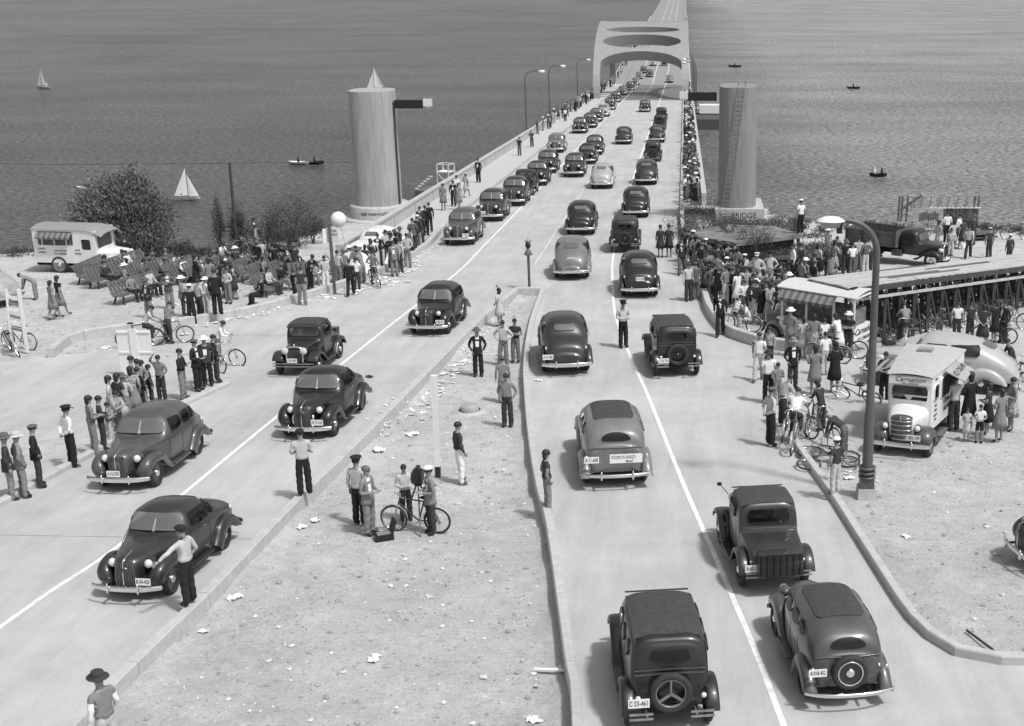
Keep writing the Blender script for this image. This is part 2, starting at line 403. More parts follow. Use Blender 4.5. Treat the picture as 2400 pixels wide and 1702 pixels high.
def build_ground():
    xs = np.concatenate([np.arange(-75, -34, 1.5), np.arange(-34, 22, .4), np.arange(22, 60, 1.5)]); ys = np.concatenate([np.arange(5, 70, .4), np.arange(70, 132, 1.0)])
    rows = []
    for y in ys:
        r = []
        for x in xs:
            e = edge_y(x)
            if y <= e: z = gz(y) + ground(x, y)
            else:
                d = y - e; z = gz(e) - d * .62 - .25 * math.sin(x * 1.1 + y) * min(1, d) + lump(x * 2, y * 2) * 3 * min(1, d)
            # keep clear under the road slabs
            r.append((x, y, max(z, -23)))
        rows.append(r)
    # under the road slab the soil is 0.2 m lower
    for r in rows:
        for i, p in enumerate(r):
            if p[1] < 90 and on_road(p[0], p[1]): r[i] = (p[0], p[1], p[2] - .16)
    MB().grid(rows).obj('ground', DIRT, kind='structure')
ROADL = [tuple(p) for p in MEDL][::-1] + [(-19.2, 6)] + [tuple(p) for p in CURBL_NEAR] + [(-15.2, 42.5), (-16.6, 45.0), (-20.5, 46.0), (-22.4, 45.2)] + [tuple(p) for p in CURBL_FAR if p[0] > -22.3]
ROADR = [tuple(p) for p in MEDR] + [(-6.26, 57.13)]
OUT = ([tuple(p) for p in reversed(MEDL)] + [(-19.2, 6)] + [tuple(p) for p in CURBL_NEAR] + [(-15.6, 43.2), (-18.0, 45.2), (-21.0, 46.6)] + [tuple(p) for p in CURBL_FAR if p[0] > -21.0]
       + [(-14.3, 90), (-.3, 90)] + [tuple(p) for p in CURBR_FAR if p[0] < 6.9] + [(5.6, 43.2), (3.9, 40.5), (3.3, 38.0)] + [tuple(p) for p in reversed(CURBR_NEAR)] + [(9.5, 6), (-.6, 6)] + [tuple(p) for p in MEDR])
_bb = None
def on_road(x, y):
    return inpoly(x, y, OUT)
build_ground()
def offset_line(L, w):
    out = []
    for i, p in enumerate(L):
        a, b = L[max(0, i - 1)], L[min(len(L) - 1, i + 1)]; t = (Vector(b) - Vector(a)).normalized(); out.append(Vector((p[0] - t.y * w, p[1] + t.x * w)))
    return out
def slab(name, P, top, th, m):
    MB().poly([(p[0], p[1], gz(p[1]) + top) for p in P], th).obj(name, m, kind='structure')
slab('road', OUT, 0.0, .3, ROAD)
# packed gravel of the side road on the left and of the lay-by on the right
SIDE = [(-15.6, 43.2), (-18.0, 45.2), (-21.0, 46.6), (-22.4, 45.4), (-24.5, 44.6), (-29, 43.5), (-36, 42.5), (-36, 33), (-24, 33), (-17.5, 33.2), (-16.5, 36.5), (-15.2, 40.6)]
PACK = ground_mat('packed_gravel', .45, 'road')
def ribbon(mb, L, w, h=.004):
    A, B_ = offset_line(L, w / 2), offset_line(L, -w / 2)
    mb.grid([[(a.x, a.y, gz(a.y) + h), (b.x, b.y, gz(b.y) + h)] for a, b in zip(A, B_)], False)
for L in (WR, WL):
    mb = MB(); ribbon(mb, L, .11); mb.obj('lane_line', LINE, kind='structure')
# expansion joints of the concrete roadway
jt = mat('joint_tar', .30, .9, var=.3)
for (a, b) in [((-17.0, 27.6), (-9.75, 27.3)), ((-19.5, 48.2), (-8.6, 48.0)), ((-14.2, 69), (-.15, 69))]:
    mb = MB(); ribbon(mb, [Vector(a), Vector(b)], .018, .006); mb.obj('expansion_joint', jt, kind='structure')
def kerb(L, w, side=1, top=.16, seg=3.05, name='kerb'):
    """kerb cast in sections with open joints"""
    L = [Vector((p[0], p[1])) for p in L]; d = [0]
    for a, b in zip(L, L[1:]): d.append(d[-1] + (b - a).length)
    def ptat(s): return Vector((float(np.interp(s, d, [p.x for p in L])), float(np.interp(s, d, [p.y for p in L]))))
    root = empty(name, (0, 0, 0)); root['kind'] = 'structure'; n = max(1, round(d[-1] / seg))
    for k in range(n):
        s0, s1 = d[-1] * k / n + .008, d[-1] * (k + 1) / n - .008; q = [ptat(s0 + (s1 - s0) * j / 4) for j in range(5)]
        t0, t1 = (q[1] - q[0]).normalized(), (q[-1] - q[-2]).normalized()
        rows = []
        for j, p in enumerate(q):
            t = (ptat(min(d[-1], s0 + (s1 - s0) * j / 4 + .2)) - ptat(max(0, s0 + (s1 - s0) * j / 4 - .2))).normalized(); nn = Vector((-t.y, t.x)) * side; z = gz(p.y)
            o = p + nn * w
            rows.append([(p.x, p.y, z - .3), (p.x, p.y, z + top - .03), (p.x + nn.x * .025, p.y + nn.y * .025, z + top), (o.x - nn.x * .02, o.y - nn.y * .02, z + top), (o.x, o.y, z + top - .03), (o.x, o.y, z - .3)])
        mb = MB().grid(rows, False); mb.add(rows[0], [(0, 1, 2, 3, 4, 5)]); mb.add(rows[-1], [(5, 4, 3, 2, 1, 0)])
        mb.obj('kerb_section', KERB, root)
    return root
kerb(MEDL, .22, -1, .14); kerb(MEDR, .20, 1, .14)
kerb([(-7.62, 57.13), (-6.28, 57.13)], .22, 1, .141, 1.4)
kerb(CURBL_NEAR, .22, 1, .15); kerb(CURBL_FAR, .24, 1, .34)
kerb(CURBR_NEAR, .20, 1, .20); kerb([p for p in CURBR_FAR], .26, 1, .42)

# lake
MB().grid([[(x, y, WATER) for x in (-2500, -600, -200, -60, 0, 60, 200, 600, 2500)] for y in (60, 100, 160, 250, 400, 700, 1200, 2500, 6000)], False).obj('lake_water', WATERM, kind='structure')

# ---------------------------------------------------------------- bridge
def deck_strip(name, x0, x1, ys, top, th, m, kind='structure', parent=None, label=None, cat=None):
    rows = [[(x0, y, gz(y) + top - th), (x0, y, gz(y) + top), (x1, y, gz(y) + top), (x1, y, gz(y) + top - th), (x0, y, gz(y) + top - th)] for y in ys]
    mb = MB().grid(rows, False); mb.add(rows[0][:4], [(0, 1, 2, 3)]); mb.add(rows[-1][:4], [(3, 2, 1, 0)])
    return mb.obj(name, m, parent, label, cat, None, kind)
XL, XR = -14.3, -.3
deck_strip('bridge_roadway', XL, XR, [90.01, 140, 236], 0, 1.2, ROAD)
deck_strip('steel_span_roadway', XL, XR, [236.01, 312], 0, 1.2, ASPH)
deck_strip('floating_roadway', XL, XR, [312.01, 316, 330, 600, 1600], 0, 2.6, mat('floating_deck_concrete', .25, .9, var=.1, scale=.5))
deck_strip('left_sidewalk', -17.3, XL - .01, [62.5, 90, 140, 236, 312], .2, .9, KERB); deck_strip('left_sidewalk', -17.3, XL - .01, [312.02, 316, 600, 1600], .2, .9, MATS['floating_deck_concrete'])
deck_strip('right_sidewalk', XR + .01, 1.35, [84, 90, 140, 236, 312], .2, .9, KERB); deck_strip('right_sidewalk', XR + .01, 1.35, [312.02, 316, 600, 1600], .2, .9, MATS['floating_deck_concrete'])
for xl in (-7.5,):
    mb = MB()
    for y in (64, 96, 128, 160, 192, 224, 256, 288): ribbon(mb, [Vector((xl, y)), Vector((xl, y + 31))], .05, .005)
    mb.obj('lane_line', mat('faint_line', .62, .8, var=.2, scale=3), kind='structure')
for x in (-10.9, -7.5, -4.3):
    rows = [[(x - .09, y, gz(y) + .02), (x + .09, y, gz(y) + .02)] for y in (316.1, 600, 1600)]
    MB().grid(rows, False).obj('lane_line', MATS['faint_line'], kind='structure')
def parapet(name, x, ys, h, label, sx):
    root = empty(name, (0, 0, 0), label=label, cat='parapet')
    y = ys[0]
    pm = None
    while y < ys[1] - .5:
        y2 = min(y + 6.1, ys[1])
        rows = []
        for yy in (y + .02, y2 - .02):
            z = gz(yy) + .2; rows.append([(x - .11, yy, z - .3), (x - .11, yy, z + h - .12), (x - .17, yy, z + h - .12), (x - .17, yy, z + h), (x + .17, yy, z + h), (x + .17, yy, z + h - .12), (x + .11, yy, z + h - .12), (x + .11, yy, z - .3)])
        mb = MB().grid(rows, False); mb.add(rows[0], [tuple(range(8))]); mb.add(rows[1], [tuple(range(8))[::-1]])
        mb.box((x, y + .15, gz(y + .15) + .2 + h / 2 - .1), (.3, .3, h + .02))
        mb.obj('parapet_panel', CONC2, root); y = y2
    return root
parapet('bridge_parapet', -17.2, (64, 234), .82, 'pale concrete parapet along the left sidewalk down to the arch', -1)
parapet('bridge_parapet', 1.3, (86, 234), .82, 'pale concrete parapet behind the packed right sidewalk', 1)
parapet('bridge_parapet', -17.2, (300, 700), .82, 'far concrete parapet on the left of the floating section', -1)
parapet('bridge_parapet', 1.3, (300, 700), .82, 'far concrete parapet on the right of the floating section', 1)
def piers():
    for y in (108, 140, 172, 204, 236):
        root = empty('bridge_pier', (0, y, WATER), label={108: 'concrete pier closest to the shore under the approach', 140: 'second concrete pier out from the shore', 172: 'middle concrete pier of the approach', 204: 'last concrete pier before the one under the arch', 236: 'concrete pier under the arch foot'}[y], cat='bridge pier')
        for x in (-15.5, -8, -.5):
            MB().box((x, 0, (gz(y) - 1.2 - WATER) / 2 - 1), (1.2, 1.2, gz(y) - 1.2 - WATER + 2)).obj('column', CONC2, root)
        MB().box((-8, 0, gz(y) - 1.7 - WATER), (18, 1.5, 1.0)).obj('cap_beam', CONC2, root)
piers()
def arch():
    root = empty('steel_arch', (0, 238, gz(238)), label='grey steel arch over the bridge road with oval openings in its portal', cat='bridge arch')
    z0 = gz(238); Y0 = 0.0; HS, RISE = 29.0, 13.2
    def C(ph): return Y0 + HS * (1 - math.cos(ph)), RISE * math.sin(ph) ** .92 - (SLOPE * HS * (1 - math.cos(ph))) * .5
    for nm, x in (('left', -15.75), ('right', .15)):
        rows = []
        for k in range(41):
            ph = math.pi * k / 40; y, z = C(min(ph, math.pi)); e = .01
            y1, z1 = C(max(0, ph - e)); y2, z2 = C(min(math.pi, ph + e)); t = Vector((0, y2 - y1, z2 - z1)).normalized(); n = Vector((0, t.z, -t.y)); d = .75
            if ph > math.pi / 2: n = n
            a, b = Vector((0, y, z)) - n * 0, Vector((0, y, z)) + n * d * 2
            w = .62
            rows.append([(x - w, a.y, a.z), (x + w, a.y, a.z), (x + w, b.y, b.z), (x - w, b.y, b.z), (x - w, a.y, a.z)])
        MB().grid(rows, False).obj('arch_rib', STEEL, root)
    # portal plate between the ribs, following their curve
    nx, nph = 60, 64; ph0, ph1 = R(4), R(84); V = []; Q = []; vimg = []
    cc, ss = math.cos(TH), math.sin(TH)
    for i in range(nph + 1):
        ph = ph0 + (ph1 - ph0) * i / nph; y, z = C(ph)
        wy, wz = y + 238, z + z0 - CAMH; v = PY - FOC * (wy * ss + wz * cc) / (wy * cc - wz * ss)
        for j in range(nx + 1):
            V.append((-15.13 + 14.66 * j / nx, y, z)); vimg.append((ph, v))
    for i in range(nph):
        for j in range(nx): Q.append((i * (nx + 1) + j, i * (nx + 1) + j + 1, (i + 1) * (nx + 1) + j + 1, (i + 1) * (nx + 1) + j))
    H = lambda v: float(np.interp(v, [p[1] for p in vimg][::-1], [V[i][2] for i in range(len(V))][::-1]))
    h1, h1s = H(120), H(150); e2a, e2b = H(81), H(112); e3a, e3b = H(63), H(76)
    def low(Vv):
        x = (Vv[:, 0] + 7.8) / 7.33; top = h1s + (h1 - h1s) * np.sqrt(np.maximum(0, 1 - x * x * .98)); return np.minimum((top - Vv[:, 2]), (1 - np.abs(x)) * 7.33 + .01)
    def ell(za, zb, hw):
        def f(Vv):
            x = (Vv[:, 0] + 7.8) / hw; z = (Vv[:, 2] - (za + zb) / 2) / (abs(za - zb) / 2); return 1 - np.sqrt(x * x + np.abs(z) ** 2.2)
        return f
    body, pn = cut(V, Q, [low, ell(e2a, e2b, 7.15), ell(e3a, e3b, 6.9)], 1.7)
    body.obj('portal_plate', STEEL, root)
    for a in (math.pi / 2, R(115), R(140)):
        y, z = C(a); MB().box((-7.8, y, z - .5), (14.7, 1.2, .9)).obj('cross_beam', STEEL, root)
arch()

# street lamps on the parapets
def deck_lamp(x, y, side, label):
    z = gz(y) + .2; root = empty('bridge_lamp', (x, y, z), label=label, cat='street lamp', group='slender street lamps on the bridge parapets')
    pts = [(0, 0, 0), (0, 0, 5.2), (0, 0, 6.3)] + [(side * (.9 - .9 * math.cos(R(a))), 0, 6.3 + .9 * math.sin(R(a))) for a in (25, 50, 75, 90)] + [(side * 1.5, 0, 7.22)]
    MB().tube(pts, [.1, .075, .06, .055, .05, .05, .05, .05], 6).obj('lamp_post', POLE, root)
    mb = MB().ell((side * 1.85, 0, 7.12), (.42, .2, .2), 10, 6); mb.obj('lamp_head', LENS, root)
for i, (u, v, sd_, lb) in enumerate([(1219, 322, 1, 'slender lamp nearest the camera on the left parapet'), (1299, 287, 1, 'middle slender lamp of three on the left parapet'), (1350, 245, 1, 'slender lamp on the left parapet closest to the arch')]):
    p = G(u, v, .2); deck_lamp(-17.45, p.y, sd_, lb)
for y in (196, 222, 255, 292):
    deck_lamp(1.75, y, -1, {196: 'slender lamp on the right parapet nearest the concrete pylon', 222: 'second slender lamp along the right parapet', 255: 'slender lamp beside the right leg of the arch', 292: 'farthest slender lamp beside the arch on the right'}[y])

# ---------------------------------------------------------------- the two pylons
def pylon(px, py, kind):
    b = gz(py) - .1
    if kind == 'L':
        root = empty('concrete_pylon', (px, py, b), label='tall weathered concrete pylon on a round inscribed base by the left sidewalk', cat='pylon')
        H = AT(870, 216, py - 1.4).z - b; w, d = 1.36, 2.4; LB = 1.02
        def prof(z, k=0, s=1.0):
            t = 1 - .00 * z; out = []
            n = 40
            for i in range(n):
                a = 2 * math.pi * i / n; out.append((abs(math.cos(a)) ** .75 * math.copysign(1, math.cos(a)) * w * s, abs(math.sin(a)) ** .8 * math.copysign(1, math.sin(a)) * d * .62 * s, z))
            return out
        rows = [prof(z) + [prof(z)[0]] for z in (LB, 2, 4, 6, H)]
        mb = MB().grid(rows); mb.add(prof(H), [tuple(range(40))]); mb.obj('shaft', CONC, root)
        # shadow-gap edge strip on the road side with the bracket arm
        MB().box((w + .01, -.45, H / 2 - .3), (.09, .22, H - .75)).obj('side_channel', WOODD, root)
        MB().box((w + .92, -.35, H - .82), (1.70, .34, .5)).obj('bracket_arm', BLACK, root)
        MB().box((w + 2.08, -.35, H - .72), (.5, .36, .42)).ell((w + 2.08, -.35, H - .92), (.22, .16, .14)).obj('arm_lantern', LENS, root)
        MB().lathe([(1.82, -.7), (1.82, .96), (1.78, 1.04), (0, 1.04)], n=56, sy=1.08).obj('base_drum', CONC2, root)
        MB().lathe([(2.25, -1.6), (2.25, .22), (2.2, .28), (0, .28)], n=64, sy=1.15).obj('plinth', CONC2, root)
        let = mat('carved_letters', .035, .9, var=.2)
        txt = 'LAKE WASHINGTON BRIDGE'; n = len(txt); a0, a1 = R(-118), R(-28)
        for i, ch in enumerate(txt):
            if ch == ' ': continue
            a = a0 + (a1 - a0) * (i + .5) / n
            o = text_obj(ch, .25, let, (1.826 * math.cos(a), 1.826 * 1.08 * math.sin(a), .66), a + R(90), root, name='letter')
    else:
        root = empty('concrete_pylon', (px, py, b), label='tall grey concrete pylon with a ladder on its side behind the right sidewalk', cat='pylon')
        H = AT(1727, 206, py - 1.5).z - b; w = 1.18; LB = 1.0
        n = 40; prof = lambda z: [(abs(math.cos(2 * math.pi * i / n)) ** .7 * math.copysign(1, math.cos(2 * math.pi * i / n)) * w * (1 - .004 * z), abs(math.sin(2 * math.pi * i / n)) ** .8 * math.copysign(1, math.sin(2 * math.pi * i / n)) * 1.7, z) for i in range(n)]
        rows = [prof(z) + [prof(z)[0]] for z in (LB, 2, 4, 6, H)]
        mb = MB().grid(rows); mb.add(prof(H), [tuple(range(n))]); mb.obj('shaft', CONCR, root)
        # ladder on the near face, leaning slightly
        fy = -1.76
        ld = MB(); A0, A1 = Vector((-.95, fy, 1.1)), Vector((-.05, fy, H + .35)); B0, B1 = Vector((-.5, fy, 1.1)), Vector((.38, fy, H + .35))
        ld.tube([A0, A1], .015, 6).tube([B0, B1], .015, 6)
        for side in ((A1, ), (B1, )): ld.tube([side[0], side[0] + Vector((0, .5, .1)), side[0] + Vector((0, .7, -.4))], .022, 6)
        lo = ld.obj('ladder', mat('ladder_rust', .22, .8), root)
        for k in range(27):
            t = (k + .5) / 27; MB().tube([A0.lerp(A1, t), B0.lerp(B1, t)], .013, 5).obj('rung', MATS['ladder_rust'], lo)
        MB().box((-1.24 - .95, -.35, H - .62), (1.75, .34, .5)).obj('bracket_arm', BLACK, root)
        MB().box((-1.24 - 2.08, -.35, H - .55), (.5, .36, .42)).ell((-1.24 - 2.08, -.35, H - .75), (.22, .16, .14)).obj('arm_lantern', LENS, root)
        MB().box((.1, 0, .62), (3.0, 4.0, .84)).obj('upper_step', CONC2, root)
        MB().box((.15, 0, .02), (3.9, 4.8, .5)).obj('lower_step', CONC2, root)
        MB().box((.2, 0, -1.0), (5.0, 5.8, 1.6)).obj('plinth', CONC2, root)
        text_obj('BRIDGE', .46, mat('carved_letters', .035), (.35, -2.006, .64), 0, root, name='lettering')
pylon(AT(890, 480, 81.5).x, 81.5, 'L'); pylon(AT(1727, 480, 81.2).x, 81.2, 'R')
def patch(name, P):
    """gravel spread with a feathered edge that sinks into the dirt"""
    xs = np.arange(min(p[0] for p in P), max(p[0] for p in P) + .3, .35); ys = np.arange(min(p[1] for p in P), max(p[1] for p in P) + .3, .35); rows = []
    def dist(x, y):
        d = 9
        for a, b in zip(P, P[1:] + P[:1]):
            ax, ay, bx, by = a[0], a[1], b[0], b[1]; L2 = (bx - ax) ** 2 + (by - ay) ** 2; t = max(0, min(1, ((x - ax) * (bx - ax) + (y - ay) * (by - ay)) / L2)); d = min(d, math.hypot(ax + t * (bx - ax) - x, ay + t * (by - ay) - y))
        return d if inpoly(x, y, P) else -d
    for y in ys:
        r = []
        for x in xs:
            d = dist(x, y) + lump(x * 1.5, y * 1.5) * 9; h = -.006 if d > 1.6 else -.006 - .09 * (1 - max(-1, d) / 1.6)
            if on_road(x, y): h = -.006
            r.append((x, y, gz(y) + h))
        rows.append(r)
    MB().grid(rows).obj(name, PACK, kind='structure')
patch('side_road', [(-13.8, 41.0), (-14.5, 44.5), (-18.0, 46.2), (-21.0, 47.6), (-22.6, 46.4), (-25, 45.4), (-31, 44.0), (-40, 43), (-40, 29), (-30, 29.5), (-24, 31.0), (-18.6, 32.5), (-16.9, 34.5), (-15.5, 38.2)])
patch('lay_by', [(2.6, 35.2), (2.9, 40.5), (4.6, 44.2), (6.9, 46.6), (9, 46.0), (13, 44.6), (14.5, 41), (11, 37), (8, 37), (6, 35.5), (4.4, 34.2)])
# ================================================================= VEHICLES
# a prototype is a list of nodes (name, mesh, children); copies share its meshes, paint is set per copy
def hull_grid(st, sub, nlow=4, nup=11, cap0=True, cap1=True):
    """st: stations (y, z_sill, z_belt, half_width, z_top, exponent, sill_factor, tumblehome)"""
    st = np.array(st, float); idx = np.arange(len(st)); cols = [st[:, 0]]
    ts = []
    for k in range(len(st) - 1):
        n = sub[k] if isinstance(sub, (list, tuple)) else sub
        ts += [k + j / n for j in range(n)]
    ts.append(len(st) - 1.0); ts = np.array(ts)
    y = np.interp(ts, idx, st[:, 0]); prm = [pchip(st[:, 0], st[:, c], y) for c in range(1, 8)]
    rows = []
    for i in range(len(ts)):
        zb, zs, wb, zt, n, sf, tb = [p[i] for p in prm]; half = []
        for j in range(nlow):
            t = j / nlow; half.append((wb * (sf + (1 - sf) * math.sin(t * math.pi / 2)), y[i], zb + (zs - zb) * t))
        for j in range(nup + 1):
            a = math.pi / 2 * j / nup; c_, s_ = max(0, math.cos(a)), math.sin(a); r = 1 / (c_ ** n + s_ ** n) ** (1 / n); zz = r * s_
            half.append((wb * r * c_ * (1 - tb * zz), y[i], zs + (zt - zs) * zz))
        rows.append(half + [(-p[0], p[1], p[2]) for p in reversed(half[:-1])])
    def capr(row, d):
        zc = (min(p[2] for p in row) + max(p[2] for p in row)) / 2; out = []
        for s_ in (.97, .88, .66, .42, .2, .02):
            out.append([(p[0] * s_, p[1] + d * .045 * (1 - ((s_ - .02) / .98) ** 6) ** .5, zc + (p[2] - zc) * s_) for p in row])
        return out
    if cap0: rows = capr(rows[0], -1)[::-1] + rows
    if cap1: rows = rows + capr(rows[-1], 1)
    rows = [r + [r[0]] for r in rows]
    m = len(rows[0]); V = [p for r in rows for p in r]
    Q = [(i * m + j, i * m + j + 1, (i + 1) * m + j + 1, (i + 1) * m + j) for i in range(len(rows) - 1) for j in range(m - 1)]
    # close the underside
    return V, Q, rows
X_, Y_, Z_ = 0, 1, 2
def g_side(sgn, lo=.4): return lambda V: sgn * V[:, 0] - lo
def g_y(lo=None, hi=None):
    def f(V):
        r = np.full(len(V), 9.0)
        if lo is not None: r = np.minimum(r, V[:, 1] - lo)
        if hi is not None: r = np.minimum(r, hi - V[:, 1])
        return r
    return f
def gmin(*fs): return lambda V: np.minimum.reduce([f(V) for f in fs])
def plane(a, b, c, d): return lambda V: a * V[:, 0] + b * V[:, 1] + c * V[:, 2] + d
def finger(path, xin, xout, depth, lip, k=22):
    """a mudguard: a rounded shell swept along a path in the y-z plane"""
    P = smooth_line([Vector((p[0], p[1])) for p in path], 4); rows = []
    N = len(P)
    for i, p in enumerate(P):
        a, b = P[max(0, i - 1)], P[min(N - 1, i + 1)]; t = (b - a).normalized(); n = Vector((-t.y, t.x))      # towards the wheel
        u = i / (N - 1); xi = xin(u) if callable(xin) else xin; xo = xout(u) if callable(xout) else xout; r = []
        m = 9; k_ = 1 - max(0, (u - .7) / .3) ** 2 * .8; depth_, lip_ = depth * k_, lip * k_
        r.append((xi, p.x + n.x * depth_ * .9, p.y + n.y * depth_ * .9)) 
        for j in range(m + 1):
            th = math.pi * j / m; cx = -math.cos(th); sy = 1 - math.sin(th) ** .62
            x = (xi + xo) / 2 + (xo - xi) / 2 * cx; d = depth_ * sy if j > m / 2 else depth_ * sy * .8
            r.append((x, p.x + n.x * d, p.y + n.y * d))
        r.append((xo, p.x + n.x * (depth_ + lip_), p.y + n.y * (depth_ + lip_))); r.append((xo - .03, p.x + n.x * (depth_ + lip_), p.y + n.y * (depth_ + lip_)))
        rows.append(r)
    return rows
def mirror_rows(rows): return [[(-p[0], p[1], p[2]) for p in r] for r in rows]
def wheel_meshes(r=.36, w=.17, spoked=False, rimv='dark'):
    ty = MB(); pr = []
    for k in range(13):
        a = math.pi * k / 12; pr.append((r - .06 + .06 * math.sin(a) if True else r, w / 2 * -math.cos(a)))
    ty.lathe([(r - .105, -w / 2 * .8)] + pr + [(r - .105, w / 2 * .8)], n=28, axis='X')
    rm = MB(); ri = r - .10
    if spoked:
        rm.lathe([(ri, -.05), (ri + .01, 0), (ri, .05), (ri - .025, .05), (ri - .03, 0), (ri - .025, -.05), (ri, -.05)], n=24, axis='X')
        for k in range(12):
            a = 2 * math.pi * k / 12; rm.bar((0, .05 * math.cos(a), .05 * math.sin(a)), (0, ri * math.cos(a), ri * math.sin(a)), .02)
        rm.lathe([(0, .07), (.06, .06), (.07, 0), (.07, -.04)], n=12, axis='X')
    else:
        rm.lathe([(0, .02), (.10, .025), (.16, .045), (ri - .02, .03), (ri + .01, .07), (ri + .015, .075)], n=24, axis='X')
        rm.lathe([(0, -.02), (ri, -.02)], n=12, axis='X')
    hb = MB().lathe([(0, .095), (.05, .092), (.085, .075), (.10, .045), (.10, .02)], n=18, axis='X')
    rimm = PAINT['k'] if rimv == 'dark' else (PAINT['m'] if rimv == 'mid' else PAINT['w'])
    return ty.mesh('tyre', RUBBER), rm.mesh('rim', rimm), hb.mesh('hub_cap', CHROME)
def wheel_nodes(pos, wm, spoked=False):
    out = []
    for (x, y, z) in pos:
        out.append(('wheel', None, [('tyre', wm[0], []), ('rim', wm[1], []), ('hub_cap', wm[2], [])], (x, y, z), 0 if x > 0 else math.pi))
    return out
def N(name, mb, mats, kids=()): return (name, mb.mesh(name, mats), list(kids))
def plate_nodes(x, y, z, face, txt, tilt=0, s=1.0):
    """number plate with raised digits; face +1 looks forward, -1 looks back"""
    pm = MB().box((0, 0, 0), (.36 * s, .012, .16 * s)); pn = mat('plate_enamel', .72, .5, var=.08)
    tm = text_mesh(txt, .13 * s, mat('plate_digits', .04, .6, var=0), space=1.0)
    tmx = Matrix.Translation((0, face * .008, -.0)) @ Matrix.Rotation(math.pi if face > 0 else 0, 4, 'Z') @ Matrix.Rotation(R(90), 4, 'X'); tm.transform(tmx)
    w = max(v.co.x for v in tm.vertices) - min(v.co.x for v in tm.vertices); k = .31 * s / max(w, .01)
    tm.transform(Matrix.Diagonal((min(1, k), 1, 1, 1)))
    return ('number_plate', pm.mesh('number_plate', pn), [('plate_digits', tm, [])], (x, y, z), 0)
def bumper(y, hw, z, face, curve=.18, r=.07, double=False, guards=True):
    mb = MB(); out = []
    for dz in ((-.05, .05) if double else (0,)):
        rows = []
        for k in range(15):
            t = -1 + 2 * k / 14; x = t * hw; yy = y - face * curve * abs(t) ** 2.6; h = (.022 if double else r) * (1 - .25 * abs(t) ** 4)
            rows.append([(x, yy, z + dz - h), (x, yy + face * .025, z + dz - h * .5), (x, yy + face * .03, z + dz), (x, yy + face * .025, z + dz + h * .5), (x, yy, z + dz + h), (x, yy - face * .02, z + dz)])
            rows[-1].append(rows[-1][0])
        mb.grid(rows)
    if guards:
        for s in (-.33, .33): mb.ell((s * hw * 1.3, y + face * .02, z + .01), (.035, .045, .12), 8, 6)
    return mb
def seats(y1, y2, zt):
    mb = MB(); sm = mat('seat_cloth', .05, .9, var=.2)
    for y in (y1, y2):
        if y is None: continue
        mb.box((0, y, .62), (1.15, .5, .3)).box((0, y - .24, .85), (1.15, .16, .5))
    return mb
def seams(st, ys, zlo=None):
    st = np.array(st, float); out = []
    for y in ys:
        zb, zs, wb, zt, n, sf, tb = [float(pchip(st[:, 0], st[:, c], np.array([y]))[0]) for c in range(1, 8)]
        for sg in (1, -1):
            pts = []
            for j in range(9):
                t = .06 + .94 * j / 8; pts.append((sg * (wb * (sf + (1 - sf) * math.sin(t * math.pi / 2)) + .001), y, zb + (zs - zb) * t))
            out.append(N('door_seam', MB().tube(pts, .006, 4, cap=False), DARK))
    return out
SEAT = mat('seat_cloth', .07, .9, var=.2)
def seat_nodes(y1, y2):
    return [N('seat', MB().box((0, y, .60), (1.1, .46, .26)).box((0, y - .24, .86), (1.1, .14, .42)), SEAT) for y in (y1, y2) if y is not None] + [N('dashboard', MB().box((0, .48, .98), (1.2, .10, .2)), SEAT), N('steering_wheel', MB().tube([(-.36 + .19 * math.cos(a), .26 + .05 * math.sin(a), 1.02 + .17 * math.sin(a)) for a in [k * math.pi / 8 for k in range(17)]], .012, 5), BLACK)]
